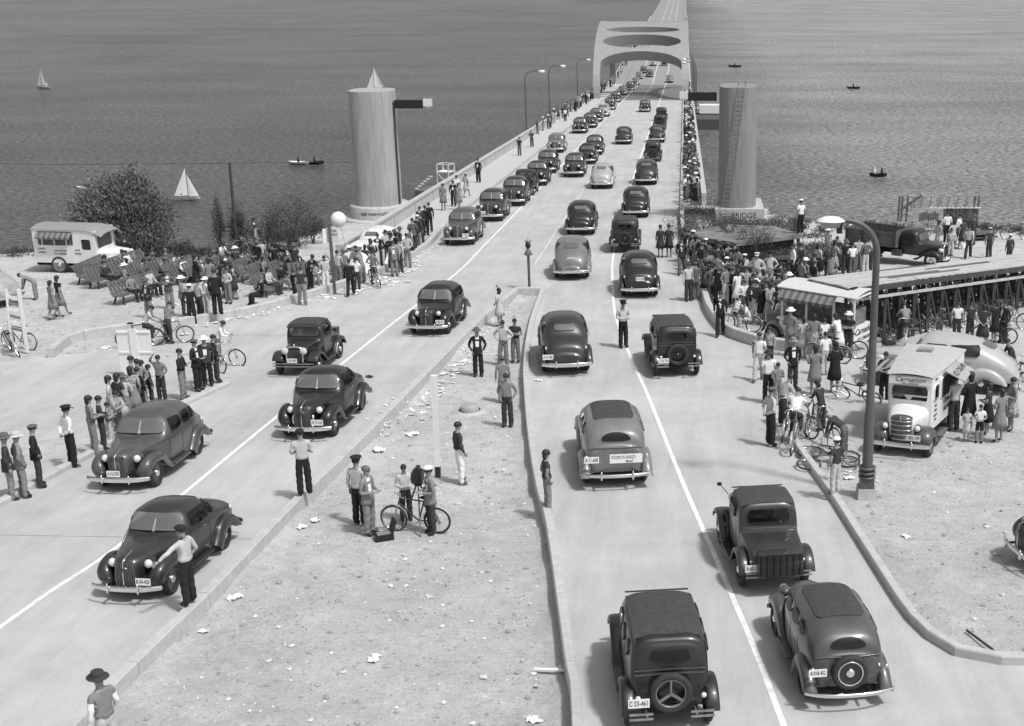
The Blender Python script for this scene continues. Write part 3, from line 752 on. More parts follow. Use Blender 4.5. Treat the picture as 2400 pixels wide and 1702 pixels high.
def make_stream(kind):
    """rounded saloons and coupes of the late thirties"""
    coupe = kind in ('coupe', 'coupe2'); L0 = -2.38
    if coupe:
        st = [(-2.40, .42, .55, .42, .66, 2.0, .9, 0), (-2.30, .40, .66, .58, .92, 2.2, .92, 0), (-2.05, .38, .82, .68, 1.05, 2.3, .94, 0), (-1.5, .36, .95, .74, 1.16, 2.3, .95, .04), (-1.15, .34, 1.0, .77, 1.27, 2.4, .96, .07),
              (-.85, .33, 1.03, .79, 1.50, 3.0, .96, .09), (-.5, .33, 1.04, .80, 1.63, 3.3, .96, .10), (-.05, .33, 1.05, .80, 1.66, 3.3, .96, .10), (.28, .33, 1.05, .79, 1.61, 3.3, .96, .09), (.40, .33, 1.05, .78, 1.53, 3.2, .96, .08), (.66, .34, 1.04, .72, 1.17, 2.5, .96, .04)]
    elif kind == 'fastback':
        st = [(-2.45, .42, .52, .40, .62, 2.0, .9, 0), (-2.36, .40, .62, .58, .88, 2.2, .92, 0), (-2.05, .38, .82, .70, 1.16, 2.3, .94, .02), (-1.6, .36, .95, .77, 1.42, 2.4, .95, .06), (-1.1, .34, 1.0, .80, 1.60, 3.0, .96, .09),
              (-.5, .33, 1.03, .82, 1.68, 3.2, .96, .10), (0, .33, 1.05, .82, 1.69, 3.3, .96, .10), (.30, .33, 1.05, .80, 1.63, 3.3, .96, .09), (.43, .33, 1.05, .79, 1.55, 3.2, .96, .08), (.72, .34, 1.04, .72, 1.17, 2.5, .96, .04)]
    else:
        st = [(-2.34, .42, .58, .50, .74, 2.2, .9, 0), (-2.26, .40, .68, .62, .96, 2.4, .92, 0), (-2.0, .38, .80, .68, 1.12, 2.6, .94, .02), (-1.72, .36, .92, .72, 1.24, 2.6, .95, .04), (-1.50, .35, .98, .76, 1.48, 2.6, .95, .08), (-1.22, .34, 1.02, .79, 1.62, 3.1, .96, .09),
              (-.7, .33, 1.04, .81, 1.69, 3.3, .96, .10), (-.1, .33, 1.05, .81, 1.69, 3.3, .96, .10), (.24, .33, 1.05, .80, 1.63, 3.3, .96, .09), (.37, .33, 1.05, .79, 1.55, 3.2, .96, .08), (.66, .34, 1.04, .72, 1.17, 2.5, .96, .04)]
    st += [(.78, .35, 1.02, .68, 1.12, 2.2, .95, 0), (1.2, .38, .99, .56, 1.12, 2.3, .88, 0), (1.65, .42, .94, .44, 1.10, 2.4, .85, 0), (1.95, .46, .90, .33, 1.07, 2.4, .8, 0), (2.10, .48, .84, .25, 1.01, 2.3, .8, 0), (2.17, .50, .76, .13, .90, 2.0, .8, 0)]
    V, Q, rows = hull_grid(st, [3 if i != 9 and i != 8 else 5 for i in range(len(st) - 1)])
    ws = rrect(X_, Z_, 0, 1.35, .63, .175, .07, g_y(.34), top=-.05)
    sd = []
    if coupe: wins = [(-.14, .42, 0), (-.76, .14, 0)]
    elif kind == 'fastback': wins = [(-.02, .36, 0), (-.90, .44, 0)]
    else: wins = [(.02, .33, 0), (-.66, .28, 0), (-1.12, .12, 0)]
    fl = [ws]
    for s in (1, -1):
        for (cy, hy, _) in wins:
            fl.append(rrect(Y_, Z_, cy, 1.32, hy, .155, .07, gmin(g_side(s, .45), plane(0, -1, -.62, 1.18 if not coupe else 1.16))))
    rz = {'coupe': 1.42, 'coupe2': 1.42}.get(kind, 1.42); fl.append(rrect(X_, Z_, 0, rz, .36, .085 if not coupe else .08, .06, g_y(None, -.72 if coupe else -1.1)))
    body, pn = cut(V, Q, fl, .028)
    ub = MB().box((0, -.1, .42), (1.1, 4.1, .3))
    # mudguards
    yf, yr = 1.42, -1.42
    ff = finger([(yf + .50, .36), (yf + .60, .52), (yf + .56, .72), (yf + .34, .87), (yf, .92), (yf - .36, .84), (yf - .62, .62), (yf - .86, .42), (yf - 1.02, .34)], lambda u: .34 + .34 * min(1, u * 1.5), lambda u: .79 + .07 * math.sin(min(1, u * 1.6) * math.pi / 2), .20, .04)
    rf = finger([(yr + .68, .34), (yr + .55, .48), (yr + .38, .70), (yr + .12, .83), (yr - .18, .84), (yr - .46, .74), (yr - .68, .56), (yr - .78, .38)], .64, .90, .20, .10)
    kids = []
    nodes = [N('body', body, [PAINT['k']]), N('windscreen', pn[0], GLASS2, [N('divider', MB().bar((0, .70, 1.18), (0, .43, 1.50), .035, .03), mat('bright_frame', .5, .3, .5))])]
    for p in pn[1:-1]: nodes.append(N('side_window', p, GLASS))
    nodes.append(N('rear_window', pn[-1], GLASS2)); nodes.append(N('chassis', ub, DARK))
    for rws in (ff, mirror_rows(ff)): nodes.append(N('front_mudguard', MB().grid(rws), [PAINT['k']]))
    for rws in (rf, mirror_rows(rf)): nodes.append(N('rear_mudguard', MB().grid(rws), [PAINT['k']]))
    nodes += seams(st, (.46, -.62) if coupe else (.48, -.30, -1.02)) + seat_nodes(-.28, None if coupe else -1.15)
    wm = wheel_meshes(.355, .17, False, 'dark'); nodes += wheel_nodes([(.72, yf, .355), (-.72, yf, .355), (.72, yr, .355), (-.72, yr, .355)], wm)
    for s in (1, -1): nodes.append(N('running_board', MB().box((s * .79, 0, .33), (.24, 1.05, .05)), PAINT['k']))
    for s in (1, -1):
        lm = MB().ell((s * .44, 1.72, .86), (.115, .20, .115), 14, 10); ln = MB().ell((s * .44, 1.835, .86), (.10, .10, .10), 14, 6, z0=-1, z1=1, rot=None)
        nodes.append(('headlight', lm.mesh('headlight', PAINT['k']), [('lens', ln.mesh('lens', LENS), [])]))
    # grille: curved shell with upright bars and a bright centre strip
    gr = MB(); rws = []
    for k in range(11):
        z = .44 + .56 * k / 10; w = .245 * (1 - .25 * (k / 10) ** 3); b = 2.10 + .10 * math.cos((k / 10 - .35) * 1.5)
        if kind == 'packard': w = .21; b = 2.2
        rws.append([(w * math.sin(a), b + .085 * math.cos(a) - .085, z) for a in [R(x) for x in range(-90, 91, 15)]])
    gr.grid(rws); slats = MB()
    for x in [R(q) for q in range(-80, 81, 10)]:
        for r0, r1 in zip(rws, rws[1:]):
            pass
    for j in range(0, 13, 1):
        slats.tube([(r_[j][0] * 1.02, r_[j][1] + .006, r_[j][2]) for r_ in rws], .0065, 4, cap=False)
    strip = MB().tube([(0, rws[k][6][1] + .012, rws[k][6][2]) for k in range(11)] + [(0, 2.04, 1.06), (0, 1.7, 1.11)], .014, 6)
    nodes.append(('grille', gr.mesh('grille', mat('grille_dark', .03, .4, var=.1)), [('grille_bars', slats.mesh('grille_bars', mat('grille_bar', .22, .3, .6, var=.1)), []), ('bright_strip', strip.mesh('bright_strip', CHROME), [])]))
    if kind in ('coupe2',): nodes.append(N('grille_side', MB().ell((.3, 1.98, .62), (.05, .12, .16), 8, 6).ell((-.3, 1.98, .62), (.05, .12, .16), 8, 6), CHROME))
    nodes.append(N('front_bumper', bumper(2.28, .86, .42, 1), CHROME)); nodes.append(N('rear_bumper', bumper(-2.50, .84, .42, -1), CHROME))
    nodes += [N('bumper_iron', MB().bar(a_, b_, .04, .05), BLACK) for a_, b_ in (((.4, 2.26, .42), (.4, 1.8, .4)), ((-.4, 2.26, .42), (-.4, 1.8, .4)), ((.4, -2.48, .42), (.4, -2.1, .4)), ((-.4, -2.48, .42), (-.4, -2.1, .4)))]
    for s in (1, -1): nodes.append(N('tail_light', MB().ell((s * .66, -2.02, .86), (.045, .06, .06), 8, 6), LENS))
    nodes.append(N('wipers', MB().bar((.05, .70, 1.165), (.34, .66, 1.19), .012).bar((-.05, .70, 1.165), (-.34, .66, 1.19), .012), BLACK))
    for s in (1, -1): nodes.append(N('door_handle', MB().bar((s * .815, -.34, 1.02), (s * .815, -.22, 1.02), .02), CHROME))
    nodes.append(N('beltline', MB().tube([(.825, y, 1.07) for y in (-1.2, -.6, 0, .4)] + [(.70, .8, 1.04), (.56, 1.2, 1.0), (.40, 1.65, .95)], .008, 4).tube([(-.825, y, 1.07) for y in (-1.2, -.6, 0, .4)] + [(-.70, .8, 1.04), (-.56, 1.2, 1.0), (-.40, 1.65, .95)], .008, 4), PAINT['k']))
    return nodes, 2.3, 2.5
def make_mid(kind):
    """mid-thirties saloon: taller, painted sides with a dark fabric roof insert"""
    sp = kind == 'spare'
    st = [(-1.98, .44, .80, .64, 1.15, 3.0, .9, .02), (-1.93, .42, .92, .69, 1.36, 3.2, .92, .05), (-1.80, .40, 1.0, .73, 1.53, 3.4, .93, .08), (-1.5, .38, 1.06, .77, 1.68, 3.4, .94, .11), (-.9, .36, 1.09, .80, 1.77, 3.4, .95, .12), (-.1, .36, 1.10, .80, 1.77, 3.4, .95, .12),
          (.32, .36, 1.10, .77, 1.71, 3.2, .95, .11), (.42, .36, 1.10, .76, 1.64, 3.2, .95, .1), (.60, .37, 1.09, .70, 1.20, 2.8, .95, .04), (.72, .38, 1.06, .64, 1.15, 2.4, .95, 0), (1.2, .42, 1.02, .50, 1.12, 2.3, .9, 0), (1.7, .48, .96, .34, 1.08, 2.2, .85, 0), (1.86, .5, .9, .28, 1.03, 2.2, .8, 0)]
    K_ = lambda z: z if z < 1.0 else 1.0 + (z - 1.0) * .90
    st = [tuple([q[0], q[1], q[2], q[3], K_(q[4])] + list(q[5:])) for q in st]
    V, Q, rows = hull_grid(st, [3, 3, 4, 4, 4, 4, 4, 5, 4, 3, 3, 3])
    fl = [rrect(X_, Z_, 0, 1.375, .58, .14, .07, g_y(.34), top=-.04)]
    for s in (1, -1):
        for cy, hy in ((.02, .30), (-.62, .27), (-1.15, .19)): fl.append(rrect(Y_, Z_, cy, 1.35, hy, .13, .06, gmin(g_side(s, .45), plane(0, -1, -.45, 1.02))))
    def arched(V):
        x = V[:, 0] / .36; z = (V[:, 2] - 1.27) / (.15); e = np.where(z > 0, 1 - np.sqrt(np.abs(x) ** 2.2 + np.maximum(z, 0) ** 2), np.minimum(1 - np.abs(x), .25 + z)); return np.minimum(e, -1.3 - V[:, 1])
    fl.append(arched)
    fl.append(rrect(X_, Y_, 0, -.62, .50, .74, .12, lambda V: V[:, 2] - 1.48))
    body, pn = cut(V, Q, fl, .02)
    yf, yr = 1.35, -1.38
    ff = finger([(yf + .50, .40), (yf + .58, .55), (yf + .50, .76), (yf + .28, .89), (yf, .93), (yf - .32, .86), (yf - .60, .64), (yf - .85, .44), (yf - 1.0, .36)], lambda u: .30 + .36 * min(1, u * 1.4), lambda u: .84, .17, .07)
    rf = finger([(yr + .66, .36), (yr + .54, .50), (yr + .36, .72), (yr + .10, .85), (yr - .20, .85), (yr - .48, .73), (yr - .68, .54), (yr - .80, .36)], .62, .90, .19, .10)
    nodes = [N('body', body, [PAINT['k']]), N('windscreen', pn[0], GLASS2)] + [N('side_window', p, GLASS) for p in pn[1:-2]] + [N('rear_window', pn[-2], GLASS), N('roof_insert', pn[-1], CLOTHTOP)]
    nodes.append(N('chassis', MB().box((0, -.1, .42), (1.1, 3.6, .3)), DARK))
    for r_ in (ff, mirror_rows(ff)): nodes.append(N('front_mudguard', MB().grid(r_), [PAINT['k']]))
    for r_ in (rf, mirror_rows(rf)): nodes.append(N('rear_mudguard', MB().grid(r_), [PAINT['k']]))
    nodes += seams(st, (.42, -.30, -.98)) + seat_nodes(-.25, -1.1)
    wm = wheel_meshes(.37, .16, False, 'dark'); nodes += wheel_nodes([(.73, yf, .37), (-.73, yf, .37), (.73, yr, .37), (-.73, yr, .37)], wm)
    for s in (1, -1):
        nodes.append(N('running_board', MB().box((s * .78, -.02, .35), (.26, 1.0, .05)), PAINT['k']))
        lm = MB().ell((s * .50, 1.62, .92), (.12, .19, .12), 14, 10); ln = MB().ell((s * .50, 1.72, .92), (.105, .11, .105), 14, 6)
        nodes.append(('headlight', lm.mesh('headlight', PAINT['k']), [('lens', ln.mesh('lens', LENS), [])]))
        nodes.append(N('tail_light', MB().ell((s * .74, -2.10, .88), (.05, .05, .05), 8, 6).bar((s * .74, -2.08, .86), (s * .66, -1.9, .7), .02), CHROME))
    nodes.append(N('grille', MB().grid([[(.17 * math.sin(R(a)), 1.90 + .06 * math.cos(R(a)), .50 + .5 * k / 6) for a in range(-90, 91, 30)] for k in range(7)]), mat('grille_dark', .03, .4)))
    nodes.append(N('front_bumper', bumper(2.12, .84, .44, 1, .22), CHROME)); nodes.append(N('rear_bumper', bumper(-2.36 if sp else -2.26, .90, .42, -1, .20, .05, guards=not sp), CHROME))
    nodes += [N('bumper_iron', MB().bar(a_, b_, .04, .05), BLACK) for a_, b_ in (((.4, 2.10, .42), (.4, 1.6, .4)), ((-.4, 2.10, .42), (-.4, 1.6, .4)), ((.4, -2.24, .42), (.4, -1.8, .4)), ((-.4, -2.24, .42), (-.4, -1.8, .4)))]
    if sp:
        w2 = wheel_meshes(.37, .17, False, 'dark'); sw = ('spare_wheel', None, [('tyre', w2[0], []), ('rim', w2[1], []), ('hub_cap', w2[2], []), ('rim_ring', MB().lathe([(.235, .075), (.25, .085), (.265, .075), (.25, .06)], n=28, axis='X').mesh('rim_ring', CHROME), [])], (0, -2.13, .80), -math.pi / 2); nodes.append(sw)
    nodes.append(N('beltline', MB().tube([(s_ * .0, -2.04, 1.10) for s_ in ()] or [(-.66, -1.985, 1.08), (-.3, -2.03, 1.08), (.3, -2.03, 1.08), (.66, -1.985, 1.08)], .014, 6), PAINT['k']))
    nodes.append(N('petrol_cap', MB().ell((.62, -2.0, .86), (.04, .04, .04), 8, 6), CHROME))
    return nodes, 2.15, 2.4
ZS = {'box': .945}
def make_box(kind):
    """upright late-twenties car with open mudguards and a spare wheel behind"""
    pick = kind == 'rumble'
    if pick:   # two-seater with sloping rear deck and trunk rack
        st = [(-1.86, .52, .66, .55, .72, 3, .98, 0), (-1.80, .50, .74, .60, .92, 3.4, .98, 0), (-1.3, .46, .95, .62, 1.06, 3.6, .97, 0), (-.86, .44, 1.06, .64, 1.14, 4, .96, .0), (-.80, .44, 1.12, .66, 1.70, 5, .96, .05), (-.72, .44, 1.12, .67, 1.80, 5, .96, .05), (-.2, .44, 1.14, .68, 1.84, 5, .96, .05), (.34, .44, 1.14, .67, 1.80, 5, .96, .05), (.42, .44, 1.12, .66, 1.70, 5, .96, .05), (.46, .44, 1.08, .62, 1.20, 3.5, .96, 0)]
    else:
        st = [(-1.60, .46, .95, .62, 1.72, 4.6, .90, .04), (-1.57, .44, 1.02, .66, 1.80, 5, .92, .05), (-1.45, .42, 1.08, .68, 1.85, 5, .94, .05), (-.9, .40, 1.12, .70, 1.90, 5, .95, .05), (-.1, .40, 1.13, .70, 1.89, 5, .95, .05), (.36, .40, 1.13, .68, 1.83, 5, .95, .05), (.44, .40, 1.12, .67, 1.74, 5, .95, .05), (.48, .42, 1.08, .63, 1.22, 3.5, .95, 0)]
    st += [(.62, .46, 1.04, .50, 1.16, 2.8, .95, 0), (1.1, .48, 1.02, .42, 1.13, 2.7, .92, 0), (1.56, .5, 1.0, .35, 1.11, 2.6, .9, 0)]
    K_ = lambda z: z if z < 1.0 else 1.0 + (z - 1.0) * .86
    st = [tuple([q[0], q[1], q[2], q[3], K_(q[4])] + list(q[5:])) for q in st]
    n = len(st) - 1; V, Q, rows = hull_grid(st, [2] * (n - 4) + [6, 2, 3, 3] if not pick else [3, 3, 3, 6, 2, 3, 3, 2, 6, 2, 3, 3])
    fl = [rrect(X_, Z_, 0, 1.41, .53, .15, .04, gmin(g_y(.36), lambda V: .55 - V[:, 1]))]
    sw = [(.0, .28), (-.60, .25), (-1.14, .20)] if not pick else [(-.12, .30)]
    for s in (1, -1):
        for cy, hy in sw: fl.append(rrect(Y_, Z_, cy, 1.40, hy, .15, .05, g_side(s, .4)))
    fl.append(rrect(X_, Z_, 0, 1.40, .34 if not pick else .46, .11 if not pick else .15, .05, g_y(None, -1.45 if not pick else -.70)))
    body, pn = cut(V, Q, fl, .03)
    yf, yr, r = 1.20, -1.30, .37
    ff = finger([(yf + .46, .58), (yf + .40, .72), (yf + .20, .84), (yf, .87), (yf - .24, .82), (yf - .48, .66), (yf - .70, .48), (yf - .92, .38)], lambda u: .42 + .16 * u, .84, .06, .03)
    rf = finger([(yr + .66, .38), (yr + .52, .56), (yr + .36, .74), (yr + .12, .85), (yr - .14, .86), (yr - .36, .77), (yr - .50, .62), (yr - .56, .46)], .60, .84, .07, .04)
    nodes = [N('body', body, [PAINT['k']]), N('windscreen', pn[0], GLASS2)] + [N('side_window', p, GLASS) for p in pn[1:-1]] + [N('rear_window', pn[-1], GLASS)]
    # fabric roof with a rolled rear edge
    z0, y0, y1 = (1.774, -1.46, .30) if not pick else (1.727, -.76, .34)
    rr = []
    for i in range(9):
        y = y0 + (y1 - y0) * i / 8; e = .035 * (abs(2 * i / 8 - 1) ** 4)
        rr.append([(x * .60, y, z0 + .018 - e - .055 * abs(x) ** 3.5 - (.03 if abs(2 * i / 8 - 1) > .9 else 0)) for x in [-1 + k / 5 for k in range(11)]])
    nodes.append(N('fabric_roof', MB().grid(rr), CLOTHTOP))
    nodes.append(N('sun_visor', MB().box((0, .50, z0 - .10), (1.16, .20, .03), Matrix.Rotation(R(-22), 3, 'X')), PAINT['k']))
    nodes.append(N('chassis', MB().box((0, 0, .44), (.95, 3.3, .16)).box((0, -.5, .55), (1.1, 1.6, .2)).box((0, yf, .37), (1.4, .08, .08)).box((0, yr, .37), (1.4, .10, .10)), DARK))
    for r_ in (ff, mirror_rows(ff)): nodes.append(N('front_mudguard', MB().grid(r_), [PAINT['k']]))
    for r_ in (rf, mirror_rows(rf)): nodes.append(N('rear_mudguard', MB().grid(r_), [PAINT['k']]))
    nodes += seams(st, (.36, -.30) if not pick else (.30, -.55)) + seat_nodes(-.2, None if pick else -1.0)
    wm = wheel_meshes(.37, .125, True, 'dark' if kind != 'boxy_light' else 'mid'); nodes += wheel_nodes([(.70, yf, r), (-.70, yf, r), (.70, yr, r), (-.70, yr, r)], wm)
    for s in (1, -1):
        nodes.append(N('running_board', MB().box((s * .72, -.05, .37), (.26, 1.25, .04)), PAINT['k']))
        lm = MB().lathe([(.02, -.16), (.09, -.10), (.13, 0), (.135, .03)], (s * .34, 1.60, .96), 16, 'Y'); ln = MB().lathe([(.13, .03), (.08, .055), (0, .065)], (s * .34, 1.60, .96), 16, 'Y')
        nodes.append(('headlight', lm.mesh('headlight', CHROME), [('lens', ln.mesh('lens', LENS), [])]))
    nodes.append(('radiator', MB().grid([[(x, 1.60, z) for x in (-.27, 0, .27)] for z in (.56, .8, 1.04)], False).mesh('radiator', mat('grille_dark', .03, .4)), [N('radiator_shell', MB().tube([(-.29, 1.59, .52), (-.30, 1.6, .9), (-.26, 1.6, 1.05), (-.1, 1.6, 1.10), (.1, 1.6, 1.10), (.26, 1.6, 1.05), (.30, 1.6, .9), (.29, 1.59, .52)], .03, 8), CHROME), N('radiator_cap', MB().ell((0, 1.60, 1.15), (.035, .035, .05), 8, 6), CHROME)]))
    nodes.append(N('front_bumper', bumper(1.86, .76, .48, 1, .05, double=True, guards=False), mat('worn_nickel', .35, .35, .8, var=.3)))
    for s in (1, -1):
        rb = MB()
        for dz in (-.045, .045): rb.box((s * .52, -1.98, .50 + dz), (.40, .02, .04))
        rb.bar((s * .42, -1.98, .5), (s * .42, -1.6, .46), .03); nodes.append(N('rear_bumper', rb, MATS['worn_nickel']))
    if pick:
        tr = MB()
        nodes.append(N('luggage_trunk', MB().box((0, -2.02, .78), (.98, .34, .50), taper=.96), PAINT['k'], [N('trunk_slat', MB().box((-.42 + .14 * k, -2.20, .78), (.025, .03, .48)), PAINT['k']) for k in range(7)]))
        # side-mounted spare wheel in the left front mudguard
        w2 = wheel_meshes(.36, .13, True); nodes.append(('spare_wheel', None, [('tyre', w2[0], []), ('rim', w2[1], [])], (-.66, .66, .66), math.pi))
        nodes.append(N('side_mirror', MB().bar((-.68, .42, 1.5), (-.86, .46, 1.72), .015).ell((-.88, .46, 1.74), (.06, .015, .05), 8, 6), BLACK))
    else:
        w2 = wheel_meshes(.37, .13, kind != 'boxy3'); kk = [('tyre', w2[0], []), ('rim', w2[1], [])]
        if kind == 'boxy':     # three-armed bracket across the spare
            kk[1] = ('rim', MB().lathe([(.27, -.05), (.28, .02), (.25, .06), (.24, .0)], n=28, axis='X').mesh('rim', PAINT['m']), [])
            mb = MB()
            for a in (90, 215, 325): mb.bar((.04, 0, 0), (.03, .26 * math.cos(R(a)), .26 * math.sin(R(a))), .03, .045)
            kk.append(('spare_bracket', mb.mesh('spare_bracket', PAINT['m']), []))
        nodes.append(('spare_wheel', None, kk, (0, -1.77, .80), -math.pi / 2))
    for s in (1, -1): nodes.append(N('tail_light', MB().ell((s * .56, -1.80, .74), (.05, .04, .05), 8, 6), LENS))
    nodes.append(N('beltline', MB().box((0, -1.655 if not pick else -.9, 1.10), (1.20, .02, .03)).box((0, -1.655 if not pick else -.9, 1.18), (1.22, .02, .02)), PAINT['g']))
    return nodes, 1.88, 2.0 if not pick else 2.2
PROTO = {}
for k_ in ('sedan', 'packard'): pass
PROTO['sedan'] = make_stream('sedan'); PROTO['coupe'] = make_stream('coupe'); PROTO['coupe2'] = make_stream('coupe2'); PROTO['fastback'] = make_stream('fastback'); PROTO['packard'] = make_stream('packard')
PROTO['mid'] = make_mid('mid'); PROTO['midspare'] = make_mid('spare'); PROTO['boxy'] = make_box('boxy'); PROTO['boxy2'] = make_box('boxy2'); PROTO['rumble'] = make_box('rumble')
def inst(nodes, parent, paint=None):
    for nd in nodes:
        nm, me, kids = nd[0], nd[1], nd[2]; loc = nd[3] if len(nd) > 3 else None; rz = nd[4] if len(nd) > 4 else None
        o = bpy.data.objects.new(nm, me); COL.objects.link(o); o.parent = parent
        if me is None: o.empty_display_size = .1
        if loc is not None: o.location = loc
        if rz: o.rotation_euler.z = rz
        if paint and me is not None and me.materials and me.materials[0] is PAINT['k'] and nm not in ('rim',):
            o.material_slots[0].link = 'OBJECT'; o.material_slots[0].material = paint
        inst(kids, o, paint)
MERGED = {}
def merged(kind):
    """small far cars: everything joined in one mesh with its own materials"""
    if kind in MERGED: return MERGED[kind]
    mb = MB(); mats = []
    def rec(nodes, M):
        for nd in nodes:
            me = nd[1]; M2 = M
            if len(nd) > 3: M2 = M @ Matrix.Translation(nd[3]) @ Matrix.Rotation(nd[4] or 0, 4, 'Z')
            if me is not None and nd[0] not in ('plate_digits', 'wipers', 'door_handle', 'grille_bars', 'letter', 'beltline', 'hub_cap', 'bumper_iron', 'door_seam', 'seat', 'steering_wheel', 'dashboard'):
                m = me.materials[0]
                if m not in mats: mats.append(m)
                mi = mats.index(m); o = len(mb.v); mb.v += [tuple(M2 @ v.co) for v in me.vertices]
                for p in me.polygons: mb.f.append([i + o for i in p.vertices]); mb.sm.append(p.use_smooth); mb.mi.append(mi)
            rec(nd[2], M2)
    rec(PROTO[kind][0], Matrix.Identity(4)); me = mb.mesh('far_car', mats); MERGED[kind] = (me, mats.index(PAINT['k'])); return MERGED[kind]
DRIVERS = {}; DRV = []
def car(kind, u, v, away, paint, label, name='car', cat='car', group=None, rz=None, full=True, txt=None, dx=0.0, sc=1.0, extra=None, h=0.0):
    """u, v: where the wheels nearest the camera stand (middle of the axle line) in the photograph"""
    nodes, lf, lr = PROTO[kind]; p = G(u, v, h); p.x += dx
    a = 0.0
    if rz is None:
        L = WR if p.x > -6.2 else WL; y = p.y
        if y < 95:
            x0, x1 = interp([tuple(q) for q in L], y + 1), interp([tuple(q) for q in L], y + 3.5); a = -math.atan2(x1 - x0, 2.5)
        rz = a + (0 if away else math.pi)
    half = (1.42 if not away else 1.42) * sc
    f = Vector((-math.sin(rz), math.cos(rz)))        # car forward
    c = Vector((p.x, p.y)) + (f * half if away else -f * half)
    loc = (c.x, c.y, gz(c.y) + h)
    if full:
        r = empty(name, loc, rz, label, cat, group, tilt=True); inst(nodes, r, PAINT[paint])
        if txt:
            yb = -(lr + .04) if away else lf + .03
            inst([plate_nodes(*txt[1:5], txt[0])] if len(txt) > 4 else [plate_nodes(-.5 if away else .45, (-lr + .14) if away else lf - .06, .58, -1 if away else 1, txt[0])], r)
    else:
        me, pi = merged(kind); r = link(name, me); r.material_slots[pi].link = 'OBJECT'; r.material_slots[pi].material = PAINT[paint]; tag(r, label, cat, group); place(r, loc, rz, True)
    zk = 1.07 if kind in ('sedan', 'coupe', 'coupe2', 'packard', 'fastback') else 1.0
    r.scale = (sc, sc, sc * zk)
    if full and label in DRIVERS: DRV.append((loc, rz, sc, label))
    return r
